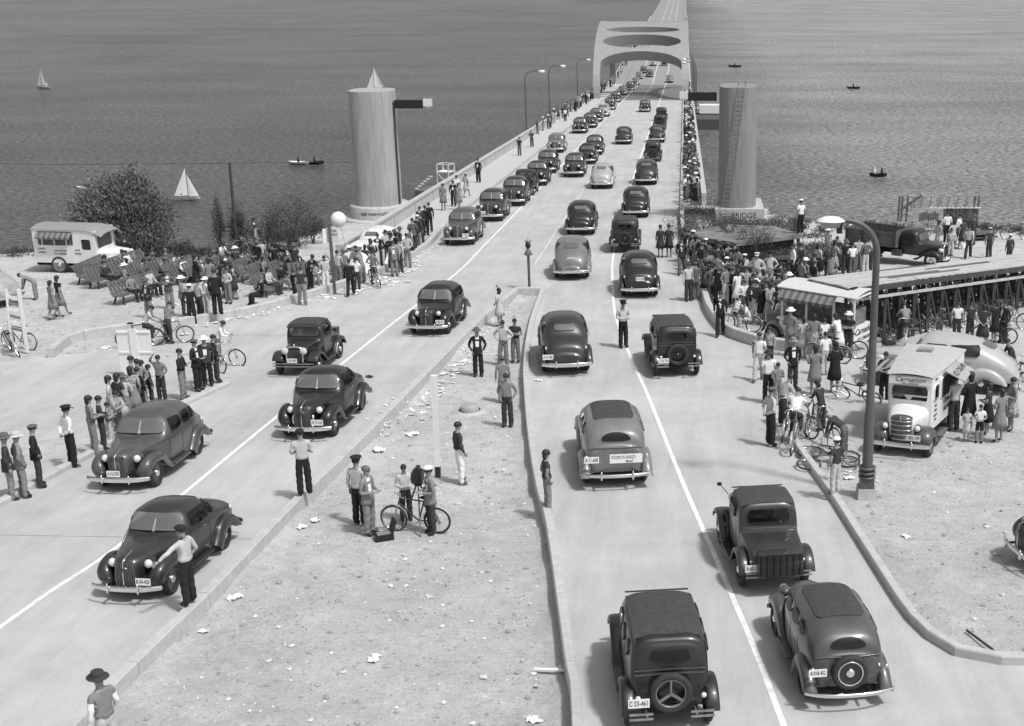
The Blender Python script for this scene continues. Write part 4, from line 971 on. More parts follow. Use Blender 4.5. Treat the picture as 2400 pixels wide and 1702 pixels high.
# ================================================================= PEOPLE
# one skinned body per pose; clothes are materials of regions, hats, hair and skirts are children
def base_joints():
    J = {'P': (0, 0, .94), 'S': (0, 0, 1.13), 'C': (0, 0, 1.33), 'K': (0, -.005, 1.47), 'H0': (0, .01, 1.545), 'H1': (0, .02, 1.635), 'H2': (0, .01, 1.70), 'NO': (0, .118, 1.625)}
    for s, n in ((1, 'r'), (-1, 'l')):
        J['SH' + n] = (s * .175, 0, 1.405); J['EL' + n] = (s * .235, -.03, 1.14); J['WR' + n] = (s * .245, .03, .90)
        J['HP' + n] = (s * .085, 0, .88); J['KN' + n] = (s * .10, .02, .49); J['AN' + n] = (s * .105, -.01, .09); J['TO' + n] = (s * .12, .15, .04)
    return J
def pose(nm):
    J = base_joints()
    def st(k, p): J[k] = p
    if nm == 'stand2': st('KNl', (-.12, .06, .50)); st('ANl', (-.18, .10, .09)); st('TOl', (-.24, .25, .04)); st('WRr', (.21, .08, .92))
    elif nm == 'hips':
        for s, n in ((1, 'r'), (-1, 'l')): st('EL' + n, (s * .36, -.05, 1.16)); st('WR' + n, (s * .20, .07, 1.03))
        st('KNr', (.13, .03, .49)); st('ANr', (.17, .0, .09)); st('TOr', (.22, .14, .04))
    elif nm == 'crossed':
        for s, n in ((1, 'r'), (-1, 'l')): st('EL' + n, (s * .27, .04, 1.13)); st('WR' + n, (-s * .04, .20, 1.18 + s * .02))
    elif nm == 'front':
        for s, n in ((1, 'r'), (-1, 'l')): st('EL' + n, (s * .25, -.01, 1.13)); st('WR' + n, (s * .09, .22, 1.12))
    elif nm == 'pockets':
        for s, n in ((1, 'r'), (-1, 'l')): st('EL' + n, (s * .29, -.07, 1.14)); st('WR' + n, (s * .19, .04, .95))
    elif nm == 'behind':
        for s, n in ((1, 'r'), (-1, 'l')): st('EL' + n, (s * .27, -.08, 1.14)); st('WR' + n, (s * .07, -.17, 1.0))
    elif nm == 'walk':
        st('KNr', (.09, .16, .51)); st('ANr', (.09, .26, .11)); st('TOr', (.10, .42, .08)); st('KNl', (-.09, -.05, .50)); st('ANl', (-.09, -.28, .14)); st('TOl', (-.09, -.15, .04))
        st('ELr', (.24, -.12, 1.15)); st('WRr', (.23, -.10, .92)); st('ELl', (-.24, .04, 1.14)); st('WRl', (-.23, .20, .97))
    elif nm == 'point':
        st('ELl', (-.36, .12, 1.27)); st('WRl', (-.52, .22, 1.16)); st('ELr', (.28, -.08, 1.14)); st('WRr', (.20, .06, .98))
    elif nm == 'raised':
        st('ELr', (.26, .12, 1.55)); st('WRr', (.12, .14, 1.72)); st('ELl', (-.27, -.04, 1.15)); st('WRl', (-.18, .12, 1.02))
    elif nm == 'bend':
        R_ = Matrix.Rotation(R(-62), 3, 'X'); c = Vector((0, 0, .93))
        for k in ('S', 'C', 'K', 'H0', 'H1', 'H2', 'NO', 'SHr', 'SHl', 'ELr', 'ELl', 'WRr', 'WRl'): J[k] = tuple(R_ @ (Vector(J[k]) - c) + c)
        for n, s in (('r', 1), ('l', -1)): sh = J['SH' + n]; st('EL' + n, (s * .2, sh[1] + .06, sh[2] - .26)); st('WR' + n, (s * .14, sh[1] + .12, sh[2] - .48))
    elif nm == 'lean':
        R_ = Matrix.Rotation(R(-22), 3, 'X'); c = Vector((0, 0, .93))
        for k in ('S', 'C', 'K', 'H0', 'H1', 'H2', 'NO', 'SHr', 'SHl', 'ELr', 'ELl', 'WRr', 'WRl'): J[k] = tuple(R_ @ (Vector(J[k]) - c) + c)
        for n, s in (('r', 1), ('l', -1)): sh = J['SH' + n]; st('EL' + n, (s * .24, sh[1] + .08, sh[2] - .24)); st('WR' + n, (s * .16, sh[1] + .28, sh[2] - .28))
    elif nm in ('sit', 'sit2', 'ride'):
        dz = {'sit': -.46, 'sit2': -.46, 'ride': .0}[nm]; an = {'sit': 6, 'sit2': -22, 'ride': -30}[nm]
        R_ = Matrix.Rotation(R(an), 3, 'X'); c = Vector((0, 0, .93))
        for k in ('S', 'C', 'K', 'H0', 'H1', 'H2', 'NO', 'SHr', 'SHl', 'ELr', 'ELl', 'WRr', 'WRl'): J[k] = tuple(R_ @ (Vector(J[k]) - c) + c)
        for k in list(J):
            if k[:2] not in ('KN', 'AN', 'TO'): J[k] = (J[k][0], J[k][1], J[k][2] + dz)
        for n, s in (('r', 1), ('l', -1)):
            if nm == 'ride':
                st('KN' + n, (s * .12, .34, .80 if s > 0 else .60)); st('AN' + n, (s * .12, .20 if s > 0 else .12, .42 if s > 0 else .19)); st('TO' + n, (s * .13, .34 if s > 0 else .27, .36 if s > 0 else .13))
                st('WR' + n, (s * .24, .56, 1.02)); sh = J['SH' + n]; st('EL' + n, (s * .29, (sh[1] + .56) / 2 - .05, (sh[2] + 1.02) / 2 - .05))
            else:
                st('KN' + n, (s * .13, .42, .50)); st('AN' + n, (s * .13, .44, .10)); st('TO' + n, (s * .14, .58, .05))
                sh = J['SH' + n]
                if nm == 'sit': st('EL' + n, (s * .26, sh[1] + .06, sh[2] - .26)); st('WR' + n, (s * .13, sh[1] + .28, sh[2] - .30))
                else: st('EL' + n, (s * .24, sh[1] + .08, sh[2] - .26)); st('WR' + n, (s * .10, .40, .60))
    return J
BONES = [('P', 'S'), ('S', 'C'), ('C', 'K'), ('K', 'H0'), ('H0', 'H1'), ('H1', 'H2')]
for _n in 'rl': BONES += [('C', 'SH' + _n), ('SH' + _n, 'EL' + _n), ('EL' + _n, 'WR' + _n), ('P', 'HP' + _n), ('HP' + _n, 'KN' + _n), ('KN' + _n, 'AN' + _n), ('AN' + _n, 'TO' + _n)]
RAD = {'P': (.155, .115), 'S': (.145, .105), 'C': (.165, .118), 'K': (.058, .06), 'H0': (.062, .070), 'H1': (.078, .096), 'H2': (.062, .080), 'SH': (.066, .066), 'EL': (.047, .047), 'WR': (.034, .034), 'HP': (.10, .10), 'KN': (.082, .088), 'AN': (.072, .085), 'TO': (.045, .035)}
BARE = {'KN': (.056, .06), 'AN': (.038, .042)}
_body = {}
def body_mesh(ps, bare):
    key = (ps, bare)
    if key in _body: return _body[key]
    J = pose(ps); names = [k for k in J if k != 'NO']; ix = {k: i for i, k in enumerate(names)}
    me = bpy.data.meshes.new('skel'); me.from_pydata([J[k] for k in names], [(ix[a], ix[b]) for a, b in BONES], [])
    o = bpy.data.objects.new('skel', me); COL.objects.link(o)
    md = o.modifiers.new('s', 'SKIN'); 
    if not me.skin_vertices: 
        bpy.context.view_layer.objects.active = o
    me2 = o.data
    lay = me2.skin_vertices[0].data if me2.skin_vertices else None
    if lay is None:
        me2.attributes  # created by the modifier on add
    for k in names:
        r = RAD.get(k) or RAD[k[:2]]
        if bare and k[:2] in BARE: r = BARE[k[:2]]
        lay[ix[k]].radius = r; lay[ix[k]].use_root = (k == 'P')
    md.use_smooth_shade = True; md.branch_smoothing = .3
    sb = o.modifiers.new('b', 'SUBSURF'); sb.levels = 2; sb.render_levels = 2
    dg = bpy.context.evaluated_depsgraph_get(); dg.update(); out = bpy.data.meshes.new_from_object(o.evaluated_get(dg)); bpy.data.objects.remove(o)
    for v in out.vertices:
        z = v.co.z
        if z < 1.44: v.co += v.normal * (.006 * math.sin(z * 34 + v.co.x * 31 + v.co.y * 19) * (1 if (z < .62 or .95 < z < 1.3) else .5) if not (bare and z < .6) else 0)
    V = [tuple(v.co) for v in out.vertices]; F = [tuple(p.vertices) for p in out.polygons]; bpy.data.meshes.remove(out)
    mb = MB().add(V, F, True, 0)
    nbody = len(mb.f)
    # nose, ears and hands are joined in
    hd = Vector(J['H1']); up = (Vector(J['H2']) - Vector(J['H0'])).normalized(); fw = (Vector(J['NO']) - hd); fw = (fw - up * fw.dot(up)).normalized(); rt = fw.cross(up)
    q = Matrix((rt, fw, up)).transposed()
    mb.ell(hd + fw * .092 - up * .012, (.014, .024, .024), 6, 4, 9, rot=q).ell(hd + rt * .076 - up * .01, (.010, .018, .03), 6, 4, 9, rot=q).ell(hd - rt * .076 - up * .01, (.010, .018, .03), 6, 4, 9, rot=q)
    for n, s in (('r', 1), ('l', -1)):
        w, e = Vector(J['WR' + n]), Vector(J['EL' + n]); d = (w - e).normalized(); sdv = d.cross(Vector((0, 1, 0))); sdv = sdv.normalized() if sdv.length > .1 else Vector((1, 0, 0)); nn = sdv.cross(d)
        qm = Matrix((sdv, nn, d)).transposed()
        # palm is flat against the thigh: broad along nn
        mb.ell(w + d * .045, (.020, .042, .055), 8, 6, 9, rot=qm)
        for k, ln in enumerate((.062, .074, .070, .055)):
            b = w + d * .082 + nn * (.030 - .020 * k); m_ = b + d * ln * .55; t = m_ + (d * .7 - sdv * s * .7).normalized() * ln * .5
            mb.tube([b, m_, t], [.0095, .009, .007], 5, 9)
        b = w + d * .03 + nn * .038; mb.tube([b, b + (d + nn * .9).normalized() * .035, b + (d * 1.6 + nn * .7).normalized() * .065], [.011, .010, .008], 5, 9)
    _body[key] = (mb, J, q, hd); return _body[key]
_bone_reg = {}
def region(p, J, z):
    best = None; bd = 9
    for a, b in BONES:
        A, B_ = J[a], J[b]; dx, dy, dz = B_[0] - A[0], B_[1] - A[1], B_[2] - A[2]; L2 = dx * dx + dy * dy + dz * dz
        t = ((p[0] - A[0]) * dx + (p[1] - A[1]) * dy + (p[2] - A[2]) * dz) / L2; t = max(0, min(1, t)); q = (A[0] + dx * t - p[0], A[1] + dy * t - p[1], A[2] + dz * t - p[2])
        r = (RAD.get(a) or RAD[a[:2]])[0]; d = math.sqrt(q[0] ** 2 + q[1] ** 2 + q[2] ** 2) - r * .7
        if d < bd: bd = d; best = (a, b, t)
    return best
_outf = {}
def outfit_mesh(ps, of):
    """of: ls long sleeves, ss short sleeves, jk jacket over shirt, vs waistcoat, dr dress, ct long coat, sh shorts"""
    key = (ps, of)
    if key in _outf: return _outf[key]
    bare = of in ('dr', 'ct'); mb, J, q, hd = body_mesh(ps, bare)
    kb = (ps, bare)
    if kb not in _bone_reg:
        fi = [i for i, m_ in enumerate(mb.mi) if m_ != 9]; VV = np.array(mb.v); Cc = np.array([VV[list(mb.f[i])].mean(0) for i in fi]); best = np.full(len(fi), 9.0); bi = np.zeros(len(fi), int); bt = np.zeros(len(fi))
        for q_, (a, b) in enumerate(BONES):
            A, D = np.array(J[a]), np.array(J[b]) - np.array(J[a]); t = np.clip(((Cc - A) @ D) / (D @ D), 0, 1); d = np.linalg.norm(Cc - A - t[:, None] * D, axis=1) - (RAD.get(a) or RAD[a[:2]])[0] * .7
            m_ = d < best; best[m_] = d[m_]; bi[m_] = q_; bt[m_] = t[m_]
        reg = [None] * len(mb.f)
        for i, q_, t, c in zip(fi, bi, bt, Cc): reg[i] = ((BONES[q_][0], BONES[q_][1], float(t)), tuple(c))
        _bone_reg[kb] = reg
    mi = []
    fwd = (Vector(J['C']) - Vector(J['S'])).normalized(); 
    for rg in _bone_reg[kb]:
        if rg is None: mi.append(0); continue
        (a, b, t), c = rg; k = (a[:2], b[:2])
        if a in ('H0', 'H1') or b == 'H0': m = 0
        elif (a, b) == ('C', 'K'): m = 1 if t < .75 else 0
        elif k == ('SH', 'EL'): m = 1 if of not in ('ss', 'dr', 'sh') or t < .55 else 0
        if (a, b) in (('P', 'S'), ('S', 'C')): m = 1 if (a == 'S' or t > .35 or of in ('dr', 'ct', 'jk')) else 2
        if k == ('C', 'SH'): m = 1
        if k == ('EL', 'WR'): m = 0 if of in ('ss', 'dr', 'sh') else 1
        if k == ('P', 'HP') or k == ('HP', 'KN'): m = 2
        if of == 'sh' and k == ('HP', 'KN') and t > .75: m = 0
        if k == ('KN', 'AN'): m = 0 if of in ('dr', 'ct', 'sh') else 2
        if k == ('AN', 'TO'): m = 3 if (t > .12 or of in ('dr', 'ct', 'sh')) else 2
        if of == 'vs' and k in (('SH', 'EL'), ('EL', 'WR')): m = 4
        if of in ('jk',) and m == 1 and a in ('S', 'C', 'P') and b in ('C', 'K', 'S'):
            # shirt front shows between the lapels
            loc = Vector(c) - Vector(J['C']); fr = q.col[1]
            if loc.dot(fr) > .03 and abs(loc.dot(q.col[0])) < .02 + .055 * max(0, min(1, (loc.dot(fwd) + .25) / .35)): m = 4
        mi.append(m)
    nb = MB(); nb.v = list(mb.v); nb.f = list(mb.f); nb.sm = list(mb.sm); nb.mi = mi
    if of == 'jk' and ps not in ('sit', 'sit2', 'ride', 'bend', 'lean'):
        nb.lathe([(.150, 1.10), (.158, 1.0), (.175, .88), (.182, .80), (.165, .80)], n=24, sy=.80, mi=1, fold=lambda a, z: 1 + .05 * math.sin(5 * a + z * 9))
    if of == 'ls' or of == 'ss' or of == 'vs':
        if ps not in ('sit', 'sit2', 'ride', 'bend', 'lean'): nb.lathe([(.145, 1.09), (.160, 1.045), (.150, 1.0), (.140, .99)], n=16, sy=.80, mi=1, fold=lambda a, z: 1 + .05 * math.sin(6 * a))
    me = nb.mesh('person', [SKIN, CL['l'], CL['m'], BLACK, CL['w']])
    _outf[key] = me; return me
def acc_meshes():
    A = {}
    A['hair'] = MB().ell((0, -.012, .018), (.088, .104, .090), 14, 8, z0=-.45, z1=1).mesh('hair', HAIRD)
    mb = MB(); mb.ell((0, -.02, .015), (.095, .112, .095), 14, 8, z0=-.35, z1=1).ell((0, -.065, -.07), (.085, .06, .10), 12, 8); A['longhair'] = mb.mesh('hair', HAIRD)
    fed = MB().lathe([(.165, .030), (.16, .038), (.10, .048), (.098, .075), (.092, .125), (.070, .140), (.02, .128), (0, .126)], n=20, sy=1.12); A['fedora'] = fed.mesh('hat', CL['g'])
    A['straw'] = MB().lathe([(.175, .028), (.172, .036), (.10, .042), (.098, .105), (.09, .120), (0, .122)], n=20, sy=1.1).mesh('hat', CL['w'])
    cp = MB().lathe([(.098, .035), (.100, .065), (.135, .095), (.132, .110), (.06, .122), (0, .122)], n=20, sy=1.05); cp.grid([[(.085 * math.sin(a), .09 + .075 * k * math.cos(a) * .5 + .02 * k, .045 - .018 * k) for a in [R(x) for x in range(-80, 81, 20)]] for k in (0, 1, 2)]); A['peaked'] = cp.mesh('cap', CL['k'])
    A['flat'] = MB().ell((0, .005, .055), (.105, .130, .05), 16, 6, z0=-.3).mesh('cap', CL['g'])
    A['sailor'] = MB().lathe([(.085, .05), (.118, .055), (.122, .095), (.09, .10), (.085, .125), (0, .135)], n=18).mesh('cap', CL['w'])
    A['bonnet'] = MB().ell((0, -.02, .05), (.11, .12, .085), 14, 6, z0=-.4).mesh('hat', CL['d'])
    e = MB()
    for s in (-1, 1): e.ell((s * .030, .088, .010), (.013, .008, .007), 6, 4)
    e.box((.03, .090, .028), (.028, .008, .005)).box((-.03, .090, .028), (.028, .008, .005)); A['eyes'] = e.mesh('eyes', HAIRD)
    A['mouth'] = MB().box((0, .090, -.048), (.036, .008, .007)).mesh('mouth', mat('lips', .10, .6))
    fo = lambda k, amp: (lambda a, z: 1 + amp * math.sin(k * a) * max(0, (1.02 - z)) / .5)
    A['skirt'] = MB().lathe([(.150, 1.05), (.158, 1.0), (.19, .88), (.225, .70), (.262, .50), (.255, .50)], n=40, sy=.86, fold=fo(9, .07)).mesh('skirt', CL['l'])
    A['coat'] = MB().lathe([(.175, 1.22), (.172, 1.1), (.19, .95), (.225, .75), (.262, .52), (.25, .52)], n=32, sy=.84, fold=fo(5, .05)).mesh('coat_skirt', CL['d'])
    A['kilt'] = MB().lathe([(.150, 1.05), (.165, .98), (.24, .80), (.30, .64), (.29, .64)], n=40, sy=.9, fold=fo(10, .08)).mesh('skirt', CL['w'])
    return A
ACC = acc_meshes()
def slotmat(o, i, m): o.material_slots[i].link = 'OBJECT'; o.material_slots[i].material = m
npeople = 0
def person(loc, face, ps, of, top, bot, hd, sc, label, group=None, near=False, shirt='w', hair=None, hat=None, skin=None):
    """face in degrees: 0 looks away from the camera, 90 to the left, 180 at the camera, -90 to the right"""
    global npeople; npeople += 1
    me = outfit_mesh(ps, of); o = link('person', me); mb, J, q, h = body_mesh(ps, of in ('dr', 'ct'))
    slotmat(o, 1, CL[top]); slotmat(o, 2, CL[bot]); slotmat(o, 4, CL[shirt])
    if bot in 'wl' or top == 'w' and random.random() < .3: slotmat(o, 3, CL['g'])
    hm = Matrix.Translation(h) @ q.to_4x4()
    def child(k, m=None):
        c = link(ACC[k].name.split('.')[0], ACC[k], o); c.matrix_local = hm
        if m is not None: slotmat(c, 0, m)
    female = hd in ('longhair', 'bonnet')
    child('longhair' if female else 'hair', HAIRL if hair == 'l' else None)
    hatm = CL[hat] if hat else None
    if hd not in ('hair', 'longhair'): child(hd, hatm)
    if near: child('eyes'); child('mouth')
    if of in ('dr', 'ct'):
        k = 'skirt' if of == 'dr' else 'coat'
        c = link(ACC[k].name.split('.')[0], ACC[k], o); slotmat(c, 0, CL[bot if of == 'dr' else top])
        if ps in ('sit', 'sit2'): c.matrix_local = Matrix.Translation((0, .12, -.28)) @ Matrix.Rotation(R(55), 4, 'X') @ Matrix.Translation((0, 0, -.38)) @ Matrix.Diagonal((.9, .8, .8, 1))
    o.matrix_world = Matrix.Translation(loc) @ Matrix.Rotation(R(face), 4, 'Z') @ Matrix.Diagonal((sc * (.93 if female else 1), sc * (.93 if female else 1), sc, 1))
    return tag(o, label, 'person', group)
# ================================================================= SMALL THINGS
def bicycle_nodes(frame='d', basket=False, balloon=False):
    r = .33; out = []
    ty = MB().lathe([(r - .035, -.02), (r - .01, -.022), (r + .005, 0), (r - .01, .022), (r - .035, .02)], n=28, axis='X').mesh('tyre', RUBBER)
    rm = MB().lathe([(r - .035, -.014), (r - .055, 0), (r - .035, .014)], n=28, axis='X').mesh('rim', CHROME)
    sp = MB()
    for k in range(14):
        a = 2 * math.pi * k / 14; sp.bar((.02 * (-1) ** k, 0, 0), (0, (r - .05) * math.cos(a), (r - .05) * math.sin(a)), .004)
    sp.tube([(-.04, 0, 0), (.04, 0, 0)], .025, 6); sp = sp.mesh('spokes', CHROME)
    for y in (.54, -.52): out.append(('wheel', None, [('tyre', ty, []), ('rim', rm, []), ('spokes', sp, [])], (0, y, r), 0))
    fm = MB()
    B_, Sx, Hd = (0, -.08, .30), (0, -.22, .80), (0, .36, .86)
    for a, b in ((B_, Sx), (B_, (0, .39, .72)), (Sx, Hd), (B_, (0, -.52, r)), ((0, -.20, .74), (0, -.52, r)), (Hd, (0, .41, .68))): fm.tube([a, b], .019, 6)
    out.append(('frame', fm.mesh('frame', PAINT['k']), []))
    fk = MB().tube([(0, .40, .70), (.05, .45, .60), (.05, .54, r)], .014, 6).tube([(0, .40, .70), (-.05, .45, .60), (-.05, .54, r)], .014, 6); out.append(('fork', fk.mesh('fork', CHROME), []))
    hb = MB().tube([(0, .36, .84), (0, .34, .98)], .014, 6).tube([(-.30, .14, .98), (-.26, .28, 1.02), (-.12, .38, 1.02), (0, .37, .99), (.12, .38, 1.02), (.26, .28, 1.02), (.30, .14, .98)], .013, 6); out.append(('handlebar', hb.mesh('handlebar', CHROME), []))
    out.append(('saddle', MB().ell((0, -.26, .90), (.09, .14, .035), 10, 6).tube([(0, -.22, .78), (0, -.25, .89)], .014, 6).mesh('saddle', BLACK), []))
    for cy, a0, a1 in ((.54, 20, 165), (-.52, 10, 190)):
        mg = MB(); mg.grid([[(x, cy + (r + .03 - abs(x) * .4) * math.cos(R(a)), r + (r + .03 - abs(x) * .4) * math.sin(R(a))) for x in (-.03, 0, .03)] for a in range(a0, a1, 12)])
        out.append(('mudguard', mg.mesh('mudguard', PAINT['l']), []))
    out.append(('crank', MB().lathe([(.09, -.004), (.09, .004)], (.05, -.08, .30), 14, 'X').tube([(.07, -.08, .30), (.07, .04, .18), (.14, .04, .18)], .010, 5).tube([(-.07, -.08, .30), (-.07, -.20, .42), (-.14, -.20, .42)], .010, 5).mesh('crank', CHROME), []))
    return out
BIKE = bicycle_nodes()
def bike(loc, face, label, group=None, paint='k', roll=0, flat=False):
    o = empty('bicycle', loc, R(face), label, 'bicycle', group); inst(BIKE, o, PAINT[paint])
    o.matrix_world = o.matrix_world @ Matrix.Rotation(R(roll), 4, 'Y'); return o
# slatted park benches
def bench_proto():
    n = []
    L = 2.7
    for k in range(4): n.append(('seat_slat', MB().box((0, .02 + .115 * k, .43), (L, .095, .03)).mesh('seat_slat', WOOD), []))
    Rb = Matrix.Rotation(R(27), 3, 'X')
    for k in range(13):
        n.append(('back_slat', MB().box((-L / 2 + .10 + .208 * k, -.17, .72), (.15, .025, .60), Rb).mesh('back_slat', WOOD), []))
    n.append(('back_rail', MB().box((0, -.08, .52), (L, .03, .07), Rb).mesh('back_rail', WOOD), [])); n.append(('back_rail', MB().box((0, -.29, .93), (L, .03, .07), Rb).mesh('back_rail', WOOD), []))
    for s in (-1, 1):
        mb = MB().bar((s * 1.1, .36, 0), (s * 1.1, .33, .42), .06).bar((s * 1.1, -.22, 0), (s * 1.1, -.04, .44), .06).bar((s * 1.1, .38, .40), (s * 1.1, -.06, .40), .05); n.append(('bench_frame', mb.mesh('bench_frame', WOODD), []))
    return n
BENCH = bench_proto()
BENCHES = []
def bench(u, v, face, label, group='slatted benches on the left terrace'):
    p = G(u, v); p = gp(p.x, p.y); o = empty('park_bench', p, R(face), label, 'bench', group); inst(BENCH, o); BENCHES.append((p, face)); return p
def paper(u, v, s, label, m=PAPER):
    p = G(u, v); rs = random.Random(int(u * 7 + v)); mb = MB(); n = 6
    pt = [[(s * ((i / n - .5) + rs.uniform(-.10, .10)) * 1.1, s * ((j / n - .5) * (.5 + .5 * math.sin(i * .9 + u) ** 2) + rs.uniform(-.10, .10)), s * .16 * rs.random() + .02 + s * .18 * abs(math.sin(i * 1.7 + j * .9 + v)) * (.3 + .7 * rs.random())) for j in range(n + 1)] for i in range(n + 1)]
    mb.grid(pt, False); o = mb.obj('waste_paper', m, None, label, 'litter'); z = ground(p.x, p.y) if not on_road(p.x, p.y) else .0
    place(o, (p.x, p.y, gz(p.y) + z - .01), rs.uniform(0, 6)); return o
def scatter_litter(spots, name='litter'):
    mb = MB(); rs = random.Random(5)
    for (u0, v0, u1, v1, n, spread) in spots:
        for _ in range(n):
            t = rs.random(); u, v = u0 + (u1 - u0) * t + rs.gauss(0, spread), v0 + (v1 - v0) * t + rs.gauss(0, spread * .45); p = G(u, v); z = gz(p.y) + (ground(p.x, p.y) if not on_road(p.x, p.y) else 0) + .01
            s = rs.uniform(.03, .11) * (1 + (rs.random() < .12)); a = rs.uniform(0, 6.28); ca, sa = math.cos(a) * s, math.sin(a) * s; k = rs.uniform(.5, 1.1); h = [rs.uniform(0, .05) for _ in range(5)]
            mb.add([(p.x - ca, p.y - sa, z + h[0]), (p.x + sa * k, p.y - ca * k, z + h[1]), (p.x + ca, p.y + sa, z + h[2]), (p.x - sa * k, p.y + ca * k, z + h[3]), (p.x, p.y, z + h[4] + .02)], [(0, 1, 4), (1, 2, 4), (2, 3, 4), (3, 0, 4)])
    mb.obj(name, mat('trodden_paper', .58, .85, var=.45, scale=3), kind='stuff')
def pebbles():
    rs = random.Random(11); mb = MB(); mb2 = MB()
    for i in range(36000):
        y = 14 + 56 * rs.random() ** 1.35; x = rs.uniform(-34, 17) if y > 40 else (rs.uniform(-12, 16))
        if on_road(x, y) or y > edge_y(x) - .3: continue
        if not (interp(MEDL, y) < x < interp(MEDR, y) and y < 57) and rs.random() < .25: continue
        s = rs.uniform(.010, .034) * (1 + (rs.random() < .10) * 1.5); z = gz(y) + ground(x, y) + s * .25; a = rs.uniform(0, 6.28); c_, s_ = math.cos(a) * s, math.sin(a) * s * rs.uniform(.6, 1)
        (mb if rs.random() < .30 else mb2).add([(x + c_, y + s_, z), (x - s_, y + c_, z), (x - c_, y - s_, z), (x + s_, y - c_, z), (x + rs.uniform(-.4, .4) * s, y + rs.uniform(-.4, .4) * s, z + s * .5), (x, y, z - s * .6)], [(0, 1, 4), (1, 2, 4), (2, 3, 4), (3, 0, 4), (1, 0, 5), (2, 1, 5), (3, 2, 5), (0, 3, 5)])
    mb.obj('pebbles', mat('pale_stone', .58, .9, var=.2), kind='stuff'); mb2.obj('clods', mat('earth_clod', .30, .95, var=.3), kind='stuff')
# foliage: many small leaves along drooping or bushy shoots
def foliage(mb, c, rad, n, leaf, rs, shape='round', droop=0.0, clump=14):
    cl = []
    for k in range(clump):
        while True:
            p = Vector((rs.uniform(-1, 1), rs.uniform(-1, 1), rs.uniform(-1, 1)))
            if .25 < p.length < 1: break
        if shape == 'cone': f = 1 - (p.z + 1) / 2 * .85; p.x *= f; p.y *= f
        cl.append(p)
    for i in range(n):
        b = rs.choice(cl); p = b + Vector((rs.gauss(0, .17), rs.gauss(0, .17), rs.gauss(0, .20)))
        q = Vector((c[0] + p.x * rad[0], c[1] + p.y * rad[1], c[2] + p.z * rad[2])); s = leaf * rs.uniform(.6, 1.4)
        d = Vector((rs.uniform(-1, 1), rs.uniform(-1, 1), rs.uniform(-.6, .8))).normalized()
        if droop: d = (d * (1 - droop) + Vector((p.x * .7 - .25, p.y * .4, 1)) * droop).normalized()
        e = d.orthogonal().normalized(); e = (Matrix.Rotation(rs.uniform(0, 6.28), 3, d) @ e) * s * .32
        mb.add([q - d * s * .5, q + e, q + d * s * .5, q - e], [(0, 1, 2, 3)])
def shrub(u, v, w, h, label, shape='round', n=900, leaf=.12, m=LEAF, trunk=True, group=None, base=0.0, name='shrub', cat='shrub', p=None, dy=.9, droop=0.0):
    base = 0 if p is not None else base; p = p or G(u, v, base); rs = random.Random(int(u * 3 + v)); root = empty(name, (p.x, p.y, p.z), label=label, cat=cat, group=group)
    n = n * 3 if n < 2000 else n; leaf = leaf if n > 9000 else leaf * .62
    mb = MB(); foliage(mb, (0, 0, h * .56), (w / 2, w / 2 * dy, h * .5), n, leaf, rs, shape, droop, clump=min(150, max(10, n // 60))); mb.obj('foliage', m, root, kind='stuff')
    st = MB()
    for k in range(6):
        a = rs.uniform(0, 6.28); st.tube([(0, 0, -.1), (math.cos(a) * w * .1, math.sin(a) * w * .1, h * .35), (math.cos(a) * w * .26, math.sin(a) * w * .26, h * .8)], [.04, .025, .01], 5, cap=False)
    st.obj('stems', BARK, root)
    return root
DRIVERS = {k: 1 for k in ('dark coupe lowest on the left roadway, half hidden by a man in light shirt', 'grey four-door saloon with tall grille beside the left kerb crowd', 'black coupe with split windscreen and papers behind its bumper, on the left roadway', 'black saloon abreast of the median tip, nose to the camera', 'old upright coupe with round chrome headlights on the left roadway')}
# ================================================================= VEHICLES IN PLACE
car('coupe', 336, 1388, False, 'd', 'dark coupe lowest on the left roadway, half hidden by a man in light shirt', txt=('B·34-420', -.52, 2.30, .62, 1), sc=0.86)
car('packard', 308, 1138, False, 'g', 'grey four-door saloon with tall grille beside the left kerb crowd', txt=('A·15-370', .02, 2.33, .60, 1), sc=0.92)
car('coupe2', 730, 1020, False, 'k', 'black coupe with split windscreen and papers behind its bumper, on the left roadway', txt=('A·72-163', -.5, 2.30, .62, 1), sc=0.94)
car('rumble', 698, 880, False, 'd', 'old upright coupe with round chrome headlights on the left roadway', txt=('C·41-907', 0, 1.90, .66, 1), sc=0.93)
car('sedan', 1011, 781, False, 'k', 'black saloon abreast of the median tip, nose to the camera', txt=('A·58-211', -.6, 2.30, .62, 1), sc=0.93)
car('sedan', 1079, 573, False, 'g', 'grey saloon first in the line along the left sidewalk', txt=('A·27-355', -.45, 2.30, .6, 1))
car('packard', 1149, 518, False, 'd', 'dark saloon with lettered plate above its bumper, second along the left sidewalk', txt=('B·60-118', .3, 2.33, .6, 1))
car('sedan', 1203, 482, False, 'd', 'dark saloon third in the line along the left sidewalk')
car('rumble', 1227, 459, False, 'k', 'old car with pale fabric hood fourth along the left sidewalk')
car('coupe', 1257, 435, False, 'k', 'black coupe fifth in the line along the left sidewalk')
car('sedan', 1281, 406, False, 'd', 'dark saloon sixth along the left sidewalk behind a black coupe')
car('packard', 1302, 358, False, 'm', 'pale grey saloon seventh along the left sidewalk, standing alone')
car('packard', 1345, 415, False, 'd', 'dark tall saloon leading three cars left of the middle lane')
car('mid', 1375, 385, False, 'k', 'black saloon with bright windscreen, middle of three left of the middle lane', full=False)
car('sedan', 1392, 363, False, 'd', 'dark saloon rearmost of three left of the middle lane', full=False)
car('sedan', 1326, 868, True, 'd', 'dark grey saloon seen from behind beside the median kerb', txt=('A·63-480', -.62, -2.36, .66, -1))
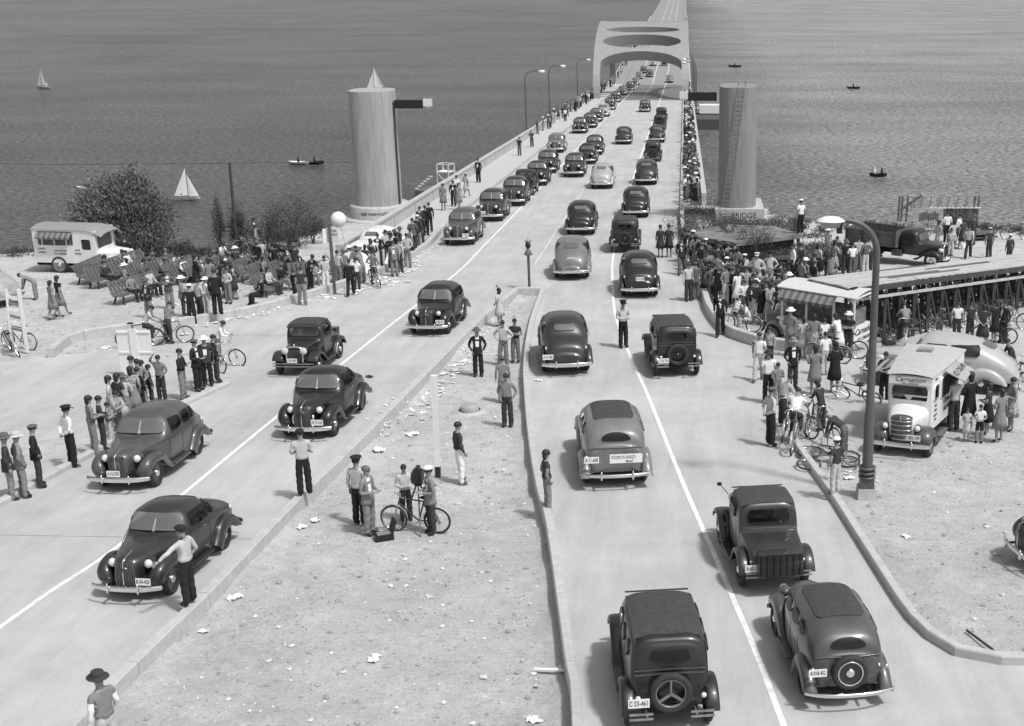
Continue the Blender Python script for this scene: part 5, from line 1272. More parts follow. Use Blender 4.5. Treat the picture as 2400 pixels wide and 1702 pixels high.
car('boxy2', 1585, 880, True, 'k', 'old black boxy saloon with round spare wheel near the policeman', txt=('C·20-734', -.5, -1.98, .66, -1))
car('mid', 1441, 1128, True, 'm', 'mid grey saloon with dark roof panel and wide plate sign behind', txt=('A·11-608', -.62, -2.22, .84, -1), sc=1.02)
car('rumble', 1812, 1372, True, 'd', 'old dark coupe with slatted trunk on its tail', txt=('A·65-173', -.56, -1.98, .66, -1), sc=0.95)
car('boxy', 1567, 1700, True, 'k', 'old black boxy saloon at the bottom edge with three-armed spare bracket', txt=('C·23-461', -.56, -1.96, .74, -1), sc=0.96)
car('midspare', 1968, 1622, True, 'g', 'grey saloon lowest on the right roadway with chromed spare wheel', txt=('A·018-452', -.66, -2.20, .86, -1), sc=0.86)
car('sedan', 1499, 692, True, 'k', 'black saloon ahead of the policeman, rear to the camera', txt=('B·47-290', 0, -2.40, .84, -1))
car('fastback', 1341, 650, True, 'm', 'mid grey saloon passing the median tip, number plate on its boot', txt=('A·36-812', 0, -2.30, .94, -1))
car('boxy2', 1465, 592, True, 'k', 'old black boxy saloon between two rounded ones on the right lane')
car('sedan', 1362, 548, True, 'k', 'black saloon with chrome rear bumper left of the old boxy one')
car('sedan', 1490, 508, True, 'k', 'black saloon in the right lane behind a boxy old saloon')
car('fastback', 1515, 432, True, 'd', 'dark saloon with shining rear deck, right lane level with the pylon foot')
car('fastback', 1411, 441, True, 'l', 'pale coupe alone in the middle lane')
far = [('boxy2', 1530, 379, True, 'k', 'old black saloon with bright spare wheel, right lane halfway to the arch'), ('sedan', 1540, 334, True, 'd', 'dark saloon in the right lane directly behind an old one with bright spare'),
       ('sedan', 1462, 338, True, 'd', 'dark tall saloon alone in the middle of the deck'), ('boxy2', 1546, 305, True, 'k', 'black boxy car under the tail of a truck in the right lane'), ('boxy2', 1550, 284, True, 'k', 'tall black van in the right lane below the arch'),
       ('sedan', 1511, 263, False, 'd', 'dark saloon coming toward the camera just below the arch'), ('sedan', 1358, 313, False, 'd', 'dark saloon at the near end of the far left queue'), ('sedan', 1382, 300, False, 'd', 'dark saloon second in the far left queue'), ('coupe', 1396, 286, False, 'd', 'dark coupe third in the far left queue'),
       ('fastback', 1414, 274, False, 'l', 'pale car in the far left queue between dark ones'), ('sedan', 1429, 258, False, 'd', 'dark saloon right behind the pale car in the far left queue'), ('sedan', 1443, 240, False, 'k', 'black saloon by the left foot of the arch'),
       ('coupe', 1459, 223, False, 'm', 'grey coupe passing under the left side of the arch'), ('sedan', 1476, 212, False, 'd', 'dark saloon under the arch in the left lane'), ('sedan', 1490, 200, False, 'm', 'grey saloon leaving the dark steel span in the left lane'),
       ('sedan', 1570, 194, True, 'm', 'grey saloon at the far edge of the dark steel span, right lane'), ('sedan', 1522, 181, False, 'k', 'black car beyond the arch in the middle lane'), ('boxy2', 1557, 155, True, 'd', 'dark car seen just under the top of the arch opening'),
       ('coupe', 1531, 155, False, 'l', 'pale car far beyond the arch in the middle'), ('sedan', 1498, 186, False, 'm', 'grey car just beyond the steel span, left lane'), ('sedan', 1508, 172, False, 'd', 'dark car behind a grey one beyond the arch, left lane'),
       ('sedan', 1545, 43, False, 'k', 'tiny dark car above the arch top on the left lane of the floating road'), ('sedan', 1581, 32, True, 'k', 'tiny dark car above the arch top on the right lane of the floating road'), ('sedan', 1497, 100, False, 'l', 'pale car glimpsed through the oval opening of the arch')]
for a in far: car(*a, full=False, group='cars far off on the bridge' if a[2] < 300 else None)
# light cars standing on the left terrace and at the frame edges
car('fastback', 838, 652, True, 'w', 'nearer of two white saloons parked at the foot of the round pylon base', rz=R(-8), h=-.06, sc=.92)
car('fastback', 876, 612, True, 'w', 'farther white saloon parked against the round pylon base', rz=R(-8), h=-.06, sc=.92)
car('fastback', -14, 716, True, 'l', 'pale saloon at the left edge with someone bent over its tail', rz=R(78), h=-.06)
p = G(2291, 926, -.05); rz = R(72); fw = Vector((-math.sin(rz), math.cos(rz))); rt = Vector((math.cos(rz), math.sin(rz))); c = Vector((p.x, p.y)) + fw * 1.42 + rt * .78
r = empty('car', (c.x, c.y, gz(c.y) - .05), rz, 'pale rounded saloon standing behind the ice cream truck', 'car', tilt=True); inst(PROTO['fastback'][0], r, mat('cream_paint', .40, .3, coat=.5, var=.05)); r.scale = (1.06,) * 3
# dark car poking in at the right edge
p = G(2382, 1345); r = empty('car', (p.x + 2.25, p.y + .75, gz(p.y) - .05), R(100), 'dark car at the right edge, only its front mudguard and bumper in view', 'car', tilt=True); inst(PROTO['sedan'][0], r, PAINT['k'])
for o in list(COL.objects):      # the wide plate frame behind the mid grey saloon
    if o.get('label') == 'mid grey saloon with dark roof panel and wide plate sign behind':
        b = MB().box((.22, -2.24, .86), (.80, .03, .22)).obj('plate_sign', WHITE, o); text_obj('FORWARD', .12, mat('faded_letters', .25, .8), (.16, -2.26, .90), 0, b); text_obj('Bowl', .08, BLACK, (.30, -2.26, .80), 0, b)
for (loc, rz, sc_, lb), dl in zip(DRV, ('driver inside the dark coupe at lower left', 'driver inside the grey four-door saloon', 'driver inside the black coupe with split windscreen', 'driver inside the old upright coupe', 'driver inside the black saloon by the median tip')):
    q = Vector(loc) + Vector((math.cos(rz) * -.34 - math.sin(rz) * -.12, math.sin(rz) * -.34 + math.cos(rz) * -.12, .19)) * sc_
    person(q, math.degrees(rz), 'sit2', 'ls', 'l', 'm', 'hair', .93 * sc_, dl)
    q = Vector(loc) + Vector((math.cos(rz) * .34 - math.sin(rz) * -.15, math.sin(rz) * .34 + math.cos(rz) * -.15, .17)) * sc_
    person(q, math.degrees(rz), 'sit', 'ls', 'd', 'm', 'hair', .90 * sc_, dl.replace('driver', 'passenger'))

def wheelset(root, pos, spoked=True, r=.37):
    wm = wheel_meshes(r, .17, spoked, 'mid' if not spoked else 'dark'); inst(wheel_nodes(pos, wm), root)
WPAINT = mat('van_enamel', .70, .4, var=.07, scale=2.5, coat=.3)
SIGN = mat('sign_black', .02, .6, var=.1)
def ice_cream_truck():
    rz = R(158.5); o = Vector((6.02, 33.75)); root = empty('ice_cream_truck', (o.x, o.y, gz(o.y) - .05), rz, 'white ice cream truck facing the camera, customers at its side', 'truck', tilt=True)
    f0, f1, r0, r1 = .60, .62, .86, .88       # half widths: cab front top/bottom, rear top/bottom
    yf, yr, zt, zb = -.62, -4.2, 2.06, .52
    def P(t, z): w = (f0 + (r0 - f0) * min(1, t * 1.25)); y = yf + (yr - yf) * t; return w, y
    V = []; Q = []; nz = 16; nt = 44
    # front wall, sides, rear as one ring of columns
    cols = [(x / 8 * f0, yf + .02 * (1 - abs(x / 8)), 0) for x in range(-8, 9)][::-1]
    ring = [(-a, b) for a, b, _ in cols]
    ring = [(x, yf) for x in [(-f0 + 2 * f0 * k / 16) for k in range(17)]]
    right = [P(k / nt, 0) for k in range(1, nt + 1)]; ring += [(w, y) for w, y in right] + [(-w, y) for w, y in right[::-1]] + [ring[0]]
    for k in range(nz + 1):
        for (x, y) in ring: V.append((x, y, zb + (zt - zb) * k / nz))
    m = len(ring)
    for k in range(nz):
        for j in range(m - 1): Q.append((k * m + j, k * m + j + 1, (k + 1) * m + j + 1, (k + 1) * m + j))
    fl = [rrect(0, 2, 0, 1.57, .50, .20, .03, lambda V: V[:, 1] - (yf - .1)), rrect(1, 2, -1.02, 1.55, .20, .22, .03, lambda V: V[:, 0] - .3), rrect(1, 2, -1.02, 1.55, .20, .22, .03, lambda V: -V[:, 0] - .3), rrect(1, 2, -2.35, 1.55, .85, .30, .02, lambda V: V[:, 0] - .3), rrect(1, 2, -2.35, 1.55, .85, .30, .02, lambda V: -V[:, 0] - .3)]
    # the truck faces the camera, so its own left side (-x) is the one with customers
    b, pn = cut(V, Q, fl, .04); b.obj('body', WPAINT, root)
    pn[0].obj('windscreen', GLASS, root); pn[1].obj('side_window', GLASS, root); pn[2].obj('side_window', GLASS, root); pn[3].obj('serving_hatch', DARK, root); pn[4].obj('serving_hatch', DARK, root)
    rr = []
    for k in range(13):
        t = -.03 + 1.05 * k / 12; w, y = P(max(0, t), 0); y = yf + (yr - yf) * t; rr.append([(x * (w + .05), y, zt + .06 * (1 - x * x) + .012) for x in [-1 + q / 5 for q in range(11)]])
    MB().grid(rr).obj('roof', mat('canvas_roof', .42, .9, var=.1, bump=.2), root)
    MB().box((.15, -3.4, zt + .12), (.42, .35, .08)).obj('roof_hatch', mat('hatch_tin', .3, .6), root)
    # header sign with its lettering
    MB().box((0, yf + .055, zt - .13), (1.18, .05, .22)).obj('header_board', WPAINT, root)
    text_obj('Carnation', .185, SIGN, (0, yf + .086, zt - .095), math.pi, root, shear=.35, sx=1.15)
    text_obj('ICE CREAM', .075, SIGN, (0, yf + .086, zt - .21), math.pi, root, space=1.3)
    # bonnet and grille
    st = [(-.62, .60, .98, .55, 1.26, 2.4, .9, 0), (-.2, .58, .98, .48, 1.22, 2.6, .9, 0), (.15, .56, .98, .40, 1.20, 2.6, .9, 0), (.34, .56, .98, .35, 1.18, 2.5, .9, 0)]
    Vh, Qh, _ = hull_grid(st, 4, cap0=False); b, _ = cut(Vh, Qh, [], 0); b.obj('bonnet', WPAINT, root)
    gm = MB().grid([[(.31 * math.sin(R(a)), .30 + .20 * math.cos(R(a)), z) for a in range(-100, 101, 12)] for z in (.48, .6, .72, .84, .96, 1.10)])
    gm.grid([[(.31 * k * math.sin(R(a)), .30 + .20 * k * math.cos(R(a)), 1.10 + .10 * math.sqrt(1 - k * k)) for a in range(-100, 101, 12)] for k in (1, .9, .7, .4, .05)])
    gr = gm.obj('grille', PAINT['g'], root)
    for z in (.54, .67, .80, .93, 1.05): MB().tube([(.318 * math.sin(R(a)), .30 + .208 * math.cos(R(a)), z) for a in range(-95, 96, 10)], .012, 6).obj('chrome_band', CHROME, gr)
    MB().box((0, .50, 1.14), (.03, .03, .14)).obj('badge', CHROME, gr)
    ff = finger([(.46, .42), (.50, .60), (.34, .78), (.05, .84), (-.25, .78), (-.48, .60), (-.62, .44), (-.74, .36)], .34, .84, .20, .06)
    for q in (ff, mirror_rows(ff)): MB().grid(q).obj('front_mudguard', PAINT['g'], root)
    for s in (1, -1):
        MB().ell((s * .44, .30, .86), (.10, .15, .10), 12, 8).obj('headlight', PAINT['g'], root, None).location = (0, 0, 0)
        MB().ell((s * .44, .38, .86), (.085, .09, .085), 12, 6).obj('lens', LENS, root)
        MB().box((s * .80, -1.2, .36), (.25, .9, .05)).obj('running_board', PAINT['g'], root)
    bumper(.72, .86, .46, 1, .06).obj('front_bumper', CHROME, root)
    inst([plate_nodes(-.40, .62, .66, 1, '382-159')], root)
    wheelset(root, [(.70, 0, .37), (-.70, 0, .37), (.74, -3.2, .37), (-.74, -3.2, .37)], False)
    MB().box((0, -2, .42), (1.2, 4, .2)).obj('chassis', DARK, root)
    # side lettering and the hinged sign flap on the customers' side
    for s in (1, -1):
        th = math.atan2(r0 - f0, (yf - yr) / 1.25); yaw = R(90) + th if s > 0 else R(-90) - th
        def side(y, z, off=.012): w, _ = P((y - yf) / (yr - yf), 0); return (s * (w + off), y, z)
        for (y, z, tx, sz) in ((-1.05, 1.16, 'MILK', .09), (-1.05, 1.03, 'BARS', .09), (-1.05, .88, 'ICE CREAM', .07), (-1.05, .76, 'CUPS', .08), (-2.3, 1.10, 'Carnation', .24), (-2.3, .84, 'ICE CREAM', .15), (-1.02, 1.92, 'FRESH', .08)):
            text_obj(tx, sz, SIGN, side(y, z), yaw, root, shear=.3 if tx == 'Carnation' else 0)
        w, _ = P(.5, 0); q = MB().box((s * (w + .28), -2.35, 1.90), (.62, 1.5, .03), Matrix.Rotation(R(s * 24), 3, 'Y')); fl_ = q.obj('awning_flap', mat('sign_grey', .34, .7, var=.2), root)
        tm = link('lettering', text_mesh('ICE CREAM', .26, SIGN), fl_); tm.matrix_local = Matrix.Translation((s * (w + .28), -2.35, 1.90)) @ Matrix.Rotation(R(s * 24), 4, 'Y') @ Matrix.Translation((0, 0, .02)) @ Matrix.Rotation(R(90 * s), 4, 'Z')
ice_cream_truck()

def food_truck():
    o = G(127, 634); root = empty('food_truck', (o.x + .62, 62.8, gz(62.8) + .0), R(-97), 'white lunch truck parked broadside at the left before the willow', 'truck', tilt=False)
    # forward +y: rear axle at the origin
    def shell(y0, y1, hw, zb, zt):
        V = []; Q = []; ring = [(hw, y0 + (y1 - y0) * k / 40) for k in range(41)] + [(hw - 2 * hw * k / 16, y1) for k in range(1, 17)] + [(-hw, y1 + (y0 - y1) * k / 40) for k in range(1, 41)] + [(-hw + 2 * hw * k / 16, y0) for k in range(1, 17)]
        for k in range(17):
            for x, y in ring: V.append((x, y, zb + (zt - zb) * k / 16))
        m = len(ring)
        for k in range(16):
            for j in range(m - 1): Q.append((k * m + j, k * m + j + 1, (k + 1) * m + j + 1, (k + 1) * m + j))
        return V, Q
    V, Q = shell(-1.2, 2.0, .85, .50, 2.10)
    right = lambda V: V[:, 0] - .3
    fl = [rrect(1, 2, -.05, 1.70, .90, .34, .03, right), rrect(1, 2, 1.50, 1.42, .24, .26, .05, right), rrect(0, 2, 0, 1.50, .66, .30, .06, lambda V: V[:, 1] - 1.9)]
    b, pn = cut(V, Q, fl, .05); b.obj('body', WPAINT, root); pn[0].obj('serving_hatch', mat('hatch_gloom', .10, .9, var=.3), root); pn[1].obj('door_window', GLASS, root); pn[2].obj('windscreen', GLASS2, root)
    rows = []
    for k in range(15):
        t = k / 14; y = -1.25 + 3.6 * t; dr = .30 * max(0, (t - .72) / .28) ** 2.2; rows.append([(x * .90, y, 2.10 + .16 * (1 - abs(x) ** 2.4) + .02 - dr) for x in [-1 + q / 6 for q in range(13)]])
    MB().grid(rows).obj('roof', mat('grey_roof', .24, .9), root)
    aw = MB()
    for k in range(13):
        y = -.95 + 1.8 * k / 13; aw.add([(.88, y, 2.0), (.88, y + .15, 2.0), (1.12, y + .15, 1.80), (1.12, y, 1.80), (1.13, y + .12, 1.70), (1.13, y + .03, 1.70)], [(0, 1, 2, 3), (3, 2, 4, 5)], False, k % 2)
    aw.obj('awning', [CL['m'], CL['g']], root)
    for k in range(3): MB().box((.80, -.75 + .62 * k, 1.50), (.05, .05, .40)).obj('hatch_post', WPAINT, root)
    for (y, z, tx, sz) in ((-.8, 1.18, 'LUNCH', .12), (-.8, 1.0, 'COFFEE', .11), (.15, 1.10, 'SANDWICHES', .10), (.15, .95, 'ICE CREAM', .13), (1.05, 1.15, 'HOT', .12), (1.05, .98, 'DOGS', .12)): text_obj(tx, sz, SIGN, (.862, y, z), R(90), root)
    st = [(1.98, .55, .95, .74, 1.22, 2.6, .95, 0), (2.4, .55, .93, .60, 1.16, 2.6, .95, 0), (3.0, .56, .92, .44, 1.10, 2.6, .95, 0)]
    Vh, Qh, _ = hull_grid(st, 4, cap0=False); b, _ = cut(Vh, Qh, [], 0); b.obj('bonnet', WPAINT, root)
    ff = finger([(2.65 + .46, .45), (2.65 + .44, .66), (2.65 + .25, .80), (2.65, .84), (2.65 - .25, .78), (2.65 - .48, .6), (2.65 - .62, .42)], .36, .80, .08, .05)
    for q in (ff, mirror_rows(ff)): MB().grid(q).obj('front_mudguard', WPAINT, root)
    wheelset(root, [(.72, 2.65, .37), (-.72, 2.65, .37), (.80, 0, .40), (-.80, 0, .40)], False, .42); MB().box((0, .8, .42), (1.2, 4.2, .2)).obj('chassis', DARK, root)
    for s in (1, -1): MB().ell((s * .42, 3.05, .92), (.1, .12, .1), 12, 8).obj('headlight', LENS, root)
food_truck()

def dump_truck():
    o = G(2196, 622); rz = R(-124); root = empty('dump_truck', (o.x, o.y, gz(o.y) - .05), rz, 'black dump truck parked above the timber trestle, people in its open body', 'truck', tilt=False)
    st = [(-1.75, .62, 1.12, .66, 1.58, 4, .95, .05), (-1.7, .6, 1.15, .70, 1.74, 4.4, .95, .06), (-1.2, .6, 1.16, .72, 1.80, 4.4, .95, .06), (-.92, .6, 1.16, .71, 1.74, 4, .95, .06), (-.84, .6, 1.14, .69, 1.62, 3.6, .95, .06), (-.72, .6, 1.12, .62, 1.22, 3, .95, 0), (-.3, .6, 1.10, .48, 1.16, 2.6, .9, 0), (.35, .6, 1.04, .34, 1.10, 2.5, .9, 0)]
    V, Q, _ = hull_grid(st, [2, 3, 3, 3, 6, 3, 4]); fl = [rrect(0, 2, 0, 1.44, .54, .15, .05, lambda V: V[:, 1] + .95), rrect(1, 2, -1.28, 1.45, .26, .15, .06, g_side(1)), rrect(1, 2, -1.28, 1.45, .26, .15, .06, g_side(-1))]
    b, pn = cut(V, Q, fl, .03); b.obj('cab', PAINT['k'], root); pn[0].obj('windscreen', GLASS2, root); pn[1].obj('side_window', DARK, root); pn[2].obj('side_window', DARK, root)
    rsh = MB().grid([[(x, .42, z) for x in (-.26, 0, .26)] for z in (.52, .8, 1.08)], False).obj('radiator', MATS['grille_dark'], root)
    MB().tube([(-.28, .42, .5), (-.28, .42, 1.08), (-.1, .42, 1.14), (.1, .42, 1.14), (.28, .42, 1.08), (.28, .42, .5)], .03, 8).obj('radiator_shell', CHROME, rsh)
    for s in (1, -1): MB().ell((s * .46, .36, .92), (.11, .15, .11), 12, 8).obj('headlight', LENS, root)
    ff = finger([(.50, .46), (.46, .70), (.26, .86), (0, .90), (-.28, .84), (-.55, .66), (-.80, .48), (-.95, .42)], .36, .86, .08, .05)
    for q in (ff, mirror_rows(ff)): MB().grid(q).obj('front_mudguard', PAINT['k'], root)
    MB().box((.2, .62, .50), (.5, .03, .12)).obj('bumper_plate', WPAINT, root)
    body = empty('dump_body', (0, 0, 0)); body.parent = root; body.matrix_world = root.matrix_world
    for s in (1, -1):
        for k in range(4): MB().box((s * .95, -3.25, 1.02 + .17 * k), (.04, 2.8, .155)).obj('side_board', WOOD, body)
        for k in range(4): MB().box((s * .99, -1.95 - .86 * k, 1.25), (.05, .09, .72)).obj('stake', WOODD, body)
        MB().box((s * .72, -1.85, .62), (.34, .5, .3)).obj('tool_box', PAINT['g'], root)
    for k in range(4): MB().box((0, -1.86, 1.02 + .20 * k), (1.9, .04, .185)).obj('head_board', WOOD, body)
    for k in range(4): MB().box((0, -4.66, 1.02 + .17 * k), (1.9, .04, .155)).obj('tail_board', WOOD, body)
    MB().box((0, -3.25, .92), (1.94, 2.85, .08)).obj('floor', WOOD, body)
    MB().box((0, -2.0, .60), (.8, 4.6, .2)).obj('chassis', DARK, root)
    wheelset(root, [(.74, 0, .40), (-.74, 0, .40), (.78, -3.6, .42), (-.78, -3.6, .42)], True, .40)
dump_truck()

def food_stand():
    A, B_, C_ = G(1828, 668, 2.25), G(2005, 690, 2.25), G(2043, 670, 2.25); d = Vector((B_.x - A.x, B_.y - A.y)); L = d.length; a = math.atan2(d.y, d.x)
    root = empty('ice_cream_stand', (A.x, A.y, gz(A.y) - .02), a, 'white ice cream stand with flat roof and scalloped awning on the right terrace', 'food stand'); W_ = 1.5; z = 2.25 
    base = gz(A.y); zz = lambda x: 0.0
    rr = [[(x, y, z + .10 * (1 - abs(2 * y / W_ - 1) ** 2)) for y in [-.08 + (W_ + .16) * k / 8 for k in range(9)]] for x in [-.1 + (L + .2) * k / 8 for k in range(9)]]
    MB().grid(rr).obj('roof', mat('stand_roof', .52, .8, var=.08), root); MB().box((L / 2, W_ / 2, z - .04), (L + .15, W_ + .1, .06)).obj('roof_frame', WPAINT, root)
    MB().box((L * .80, W_ * .5, z + .12), (.45, .35, .05)).obj('roof_vent', DARK, root)
    for x, y in ((.1, .04), (L * .36, .04), (L * .72, .04), (L - .05, .04), (L - .05, W_ - .04), (.1, W_ - .04)): MB().box((x, y, 1.62), (.07, .07, 1.25)).obj('post', WPAINT, root)
    MB().box((L / 2, W_ / 2, .74), (L, W_, .60)).obj('counter_body', WPAINT, root); MB().box((L / 2, -.06, 1.08), (L, .28, .05)).obj('counter', WPAINT, root)
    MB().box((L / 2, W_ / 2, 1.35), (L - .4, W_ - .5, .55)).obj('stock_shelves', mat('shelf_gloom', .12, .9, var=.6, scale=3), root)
    aw = MB(); n = 16
    for k in range(n):
        x = .1 + (L * .74) * k / n; w = L * .74 / n; aw.add([(x, -.02, z - .06), (x + w, -.02, z - .06), (x + w, -.34, z - .34), (x, -.34, z - .34), (x + w * .85, -.345, z - .46), (x + w * .15, -.345, z - .46)], [(0, 1, 2, 3), (3, 2, 4, 5)], False, k % 2)
    aw.obj('awning', [CL['m'], CL['g']], root)
    text_obj('Carnation', .34, SIGN, (L + .012, W_ / 2, .90), R(90), root, shear=.35); text_obj('ICE CREAM', .19, SIGN, (L + .012, W_ / 2, .60), R(90), root)
    text_obj('Carnation', .30, SIGN, (L * .66, -.012, .90), 0, root, shear=.35); text_obj('ICE CREAM', .18, SIGN, (L * .66, -.012, .62), 0, root)
    st = [(0, .5, .8, .6, 1.15, 2.6, .95, 0), (.7, .5, .78, .42, 1.05, 2.6, .95, 0)]
    V, Q, _ = hull_grid(st, 4, cap0=False); V = [(-y + .02, x + W_ / 2, zv) for x, y, zv in V]; b, _ = cut(V, Q, [], 0); b.obj('bonnet', PAINT['g'], root)
    wm = wheel_meshes(.36, .16, False, 'mid')
    for x in (-.25, L * .62):
        for y in (.0, W_): inst([('wheel', None, [('tyre', wm[0], []), ('rim', wm[1], []), ('hub_cap', wm[2], [])], (x, y, .36), R(-90 if y < 1 else 90))], root)
    for y, s in ((-.06, -1), (W_ + .06, 1)): MB().grid([[(-.25 + .46 * math.cos(R(a_)), y + s * .1 * k, .36 + .46 * math.sin(R(a_)) - .02 * k) for k in (-2, -1, 0, 1)] for a_ in range(10, 181, 15)]).obj('mudguard', PAINT['m'], root)
food_stand()
# ================================================================= STREET FURNITURE, TERRACES, BOATS
def big_lamp():
    p = G(2030, 1160); root = empty('street_lamp', (p.x, p.y, gz(p.y) - .08), label='tall grey street lamp with curved arm on a concrete footing by the right kerb', cat='street lamp')
    MB().box((0, 0, .12), (.50, .50, .36), taper=.86).obj('footing', CONC2, root)
    MB().box((0, 0, .42), (.36, .36, .26), taper=.9).obj('base', POLE, root)
    for z in (.58, .70, .82): MB().lathe([(.15, z - .03), (.215, z - .02), (.215, z + .02), (.15, z + .03)], n=16).obj('base_ring', POLE, root)
    MB().tube([(0, 0, .5), (0, 0, 2.2), (0, 0, 2.25), (0, 0, 5.7)], [.135, .125, .105, .085], 16).obj('post', POLE, root)
    r = .74; arc = [(0, 0, 5.7)] + [(-r + r * math.cos(R(a)), 0, 6.22 + r * 1.05 * math.sin(R(a))) for a in range(0, 91, 10)] + [(-.86, 0, 7.02), (-.92, 0, 7.02)]
    MB().tube(arc, [.085] + [.084 - .002 * k for k in range(10)] + [.06, .06], 14).obj('curved_arm', POLE, root)
    hd = MB().lathe([(.0, .11), (.12, .10), (.20, .05), (.225, 0)], (-1.10, 0, 6.99), 20, sx=1.5).obj('lamp_head', mat('enamel_reflector', .75, .35, var=.04), root)
    MB().lathe([(.20, 0), (.20, -.02), (.17, -.14), (0, -.15)], (-1.10, 0, 6.99), 18, sx=1.3).obj('glass_bowl', mat('frosted_glass', .30, .15, var=.05), hd)
    MB().box((-.90, 0, 6.84), (.12, .16, .26)).obj('lamp_housing', BLACK, root)
big_lamp()
def signal():
    p = G(1241, 678); root = empty('signal_beacon', p, label='signal beacon on a short post at the tip of the median', cat='signal')
    MB().box((0, 0, .04), (.35, .35, .1)).obj('footing', KERB, root); MB().tube([(0, 0, .05), (0, 0, 1.55)], .06, 10).obj('post', POLE, root)
    MB().lathe([(.05, 1.53), (.20, 1.60), (.06, 1.86), (.05, 1.9)], n=16).obj('lamp_shade', mat('beacon_shade', .18, .4), root)
    MB().lathe([(.06, 1.88), (.12, 1.96), (.12, 2.10), (.05, 2.16)], n=12).obj('beacon', BLACK, root)
    sp = MB()
    for a in range(0, 360, 45): sp.bar((.06 * math.cos(R(a)), .06 * math.sin(R(a)), 2.12), (.15 * math.cos(R(a)), .15 * math.sin(R(a)), 2.24), .02)
    sp.bar((0, 0, 2.1), (0, 0, 2.34), .02).obj('crown', BLACK, root)
signal()
def marker(u, v, u2, v2, label, stripes, w=.09):
    p = G(u, v); q = AT(u2, v2, p.y); h = q.z - p.z; lean = q.x - p.x; root = empty('marker_post', p, label=label, cat='marker post')
    for (a, b, m) in stripes: MB().bar((lean * a, 0, h * a), (lean * b, 0, h * b - .002), w).obj('painted_band', m, root)
marker(1027, 1118, 1016, 880, 'white wooden post with black foot standing in the median', [(0, .11, BLACK), (.11, 1, WHITE)], .13)
marker(2072, 790, 2079, 664, 'black and white banded post beside the street lamp and trestle', [(k / 12, (k + 1) / 12, BLACK if k % 2 else WHITE) for k in range(8)] + [(8 / 12, 1, WHITE)], .08)
p = G(1100, 945); root = empty('manhole_cover', gp(p.x, p.y), label='round concrete manhole rim raised in the median dirt', cat='manhole')
MB().lathe([(.62, -.02), (.50, .05), (.34, .07)], n=24).obj('dirt_collar', DIRT, root); MB().lathe([(.29, 0), (.29, .20), (.27, .22), (0, .22)], n=28).obj('concrete_ring', CONC, root)
def notice():
    root = empty('notice_board', gp(G(325, 882).x, G(325, 882).y), label='back of a white wooden notice board beside the side road', cat='notice board'); y = G(325, 882).y; top = AT(322, 772, y).z - root.location.z
    for k, x in enumerate((-.38, .0, .38)): MB().box((x, 0, top - .82), (.375, .03, 1.6)).obj('board', WHITE, root)
    MB().box((0, -.04, top / 2), (.24, .05, top + .05)).obj('post', WHITE, root)
    for z in (top - .1, top - .8): MB().box((0, -.03, z), (1.1, .03, .05)).obj('batten', WHITE, root)
notice()
def bus_sign():
    p = G(785, 690); root = empty('sign_post', gp(p.x, p.y), label='wooden sign post with two white placards at the terrace kerb', cat='sign'); 
    MB().box((0, 0, 1.6), (.12, .12, 3.3)).obj('post', WOOD, root)
    MB().box((.20, -.02, 2.75), (.42, .03, .62), Matrix.Rotation(R(-14), 3, 'Z')).obj('placard', WHITE, root); MB().box((-.20, .0, 2.70), (.30, .03, .62), Matrix.Rotation(R(50), 3, 'Z')).obj('placard', WHITE, root)
    text_obj('FOR', .12, SIGN, (.2, -.042, 2.92), R(-14), root); text_obj('SALE', .12, SIGN, (.2, -.042, 2.76), R(-14), root)
bus_sign()
# striped barrier at the left edge
p = G(64, 826); root = empty('barrier_stand', p, label='leaning white barrier with dark slats at the left edge', cat='barrier'); a = AT(44, 678, p.y) - p
MB().bar((0, 0, 0), a, .10).obj('post', WHITE, root)
for k in range(6): t = .35 + .1 * k; c = a * t; MB().box((c.x - .26, 0, c.z + .04), (.44, .03, .10), Matrix.Rotation(R(14), 3, 'Y')).obj('slat', [CL['m'], WHITE][k % 2], root)
MB().bar((a.x * .3 - .5, 0, a.z * .3), (a.x - .45, 0, a.z), .07).obj('post', WHITE, root)
# utility pole with a wire
p = G(551, 548); b0 = AT(553, 566, 67.5); b = gp(b0.x, 67.5); root = empty('utility_pole', b, label='leaning dark utility pole at the shore left of the pylon', cat='pole'); top = AT(538, 382, 67.5) - b
MB().tube([(0, 0, -1), top], [.09, .07], 8).obj('pole', WOODD, root); MB().bar(top * .50 + Vector((-.35, 0, .1)), top * .46 + Vector((.55, 0, -.1)), .06).obj('stay_arm', WOODD, root)
MB().tube([top + Vector((-40 * t, 0, 2.5 * t * t - .9 * t)) for t in [k / 12 for k in range(13)]], .012, 4).obj('wire', BLACK, root)
MB().tube([top, top + Vector((6, 1, -.1))], .012, 4).obj('wire', BLACK, root)

# benches
for i, (u, v, f, lb) in enumerate([(262, 664, -150, 'slatted bench nearest the lunch truck'), (302, 640, -140, 'slatted bench behind the one nearest the lunch truck'), (338, 656, -128, 'slatted bench with clear back left of the terrace middle'), (383, 652, -128, 'slatted bench with someone seated, left of the widest one'), (434, 656, -128, 'widest slatted bench in the middle of the terrace'),
        (482, 652, -130, 'slatted bench behind the tall man in dark suit'), (533, 642, -130, 'slatted bench with a man in white shirt leaning on it'), (584, 650, -130, 'slatted bench under the feet of the standing man'), (629, 655, -130, 'slatted bench above the seated man in black'), (680, 648, -130, 'slatted bench near the man with the open dark coat'), (747, 660, -160, 'slatted bench behind the sign post'),
        (640, 684, -130, 'slatted bench just above the curved kerb'), (322, 700, -150, 'slatted bench lying low where a man sprawls'), (222, 655, -95, 'dark end-on bench beside the lunch truck wheel')]):
    bench(u, v, f if f in (-95, -160) else -104 + (f + 130) * .4, lb)

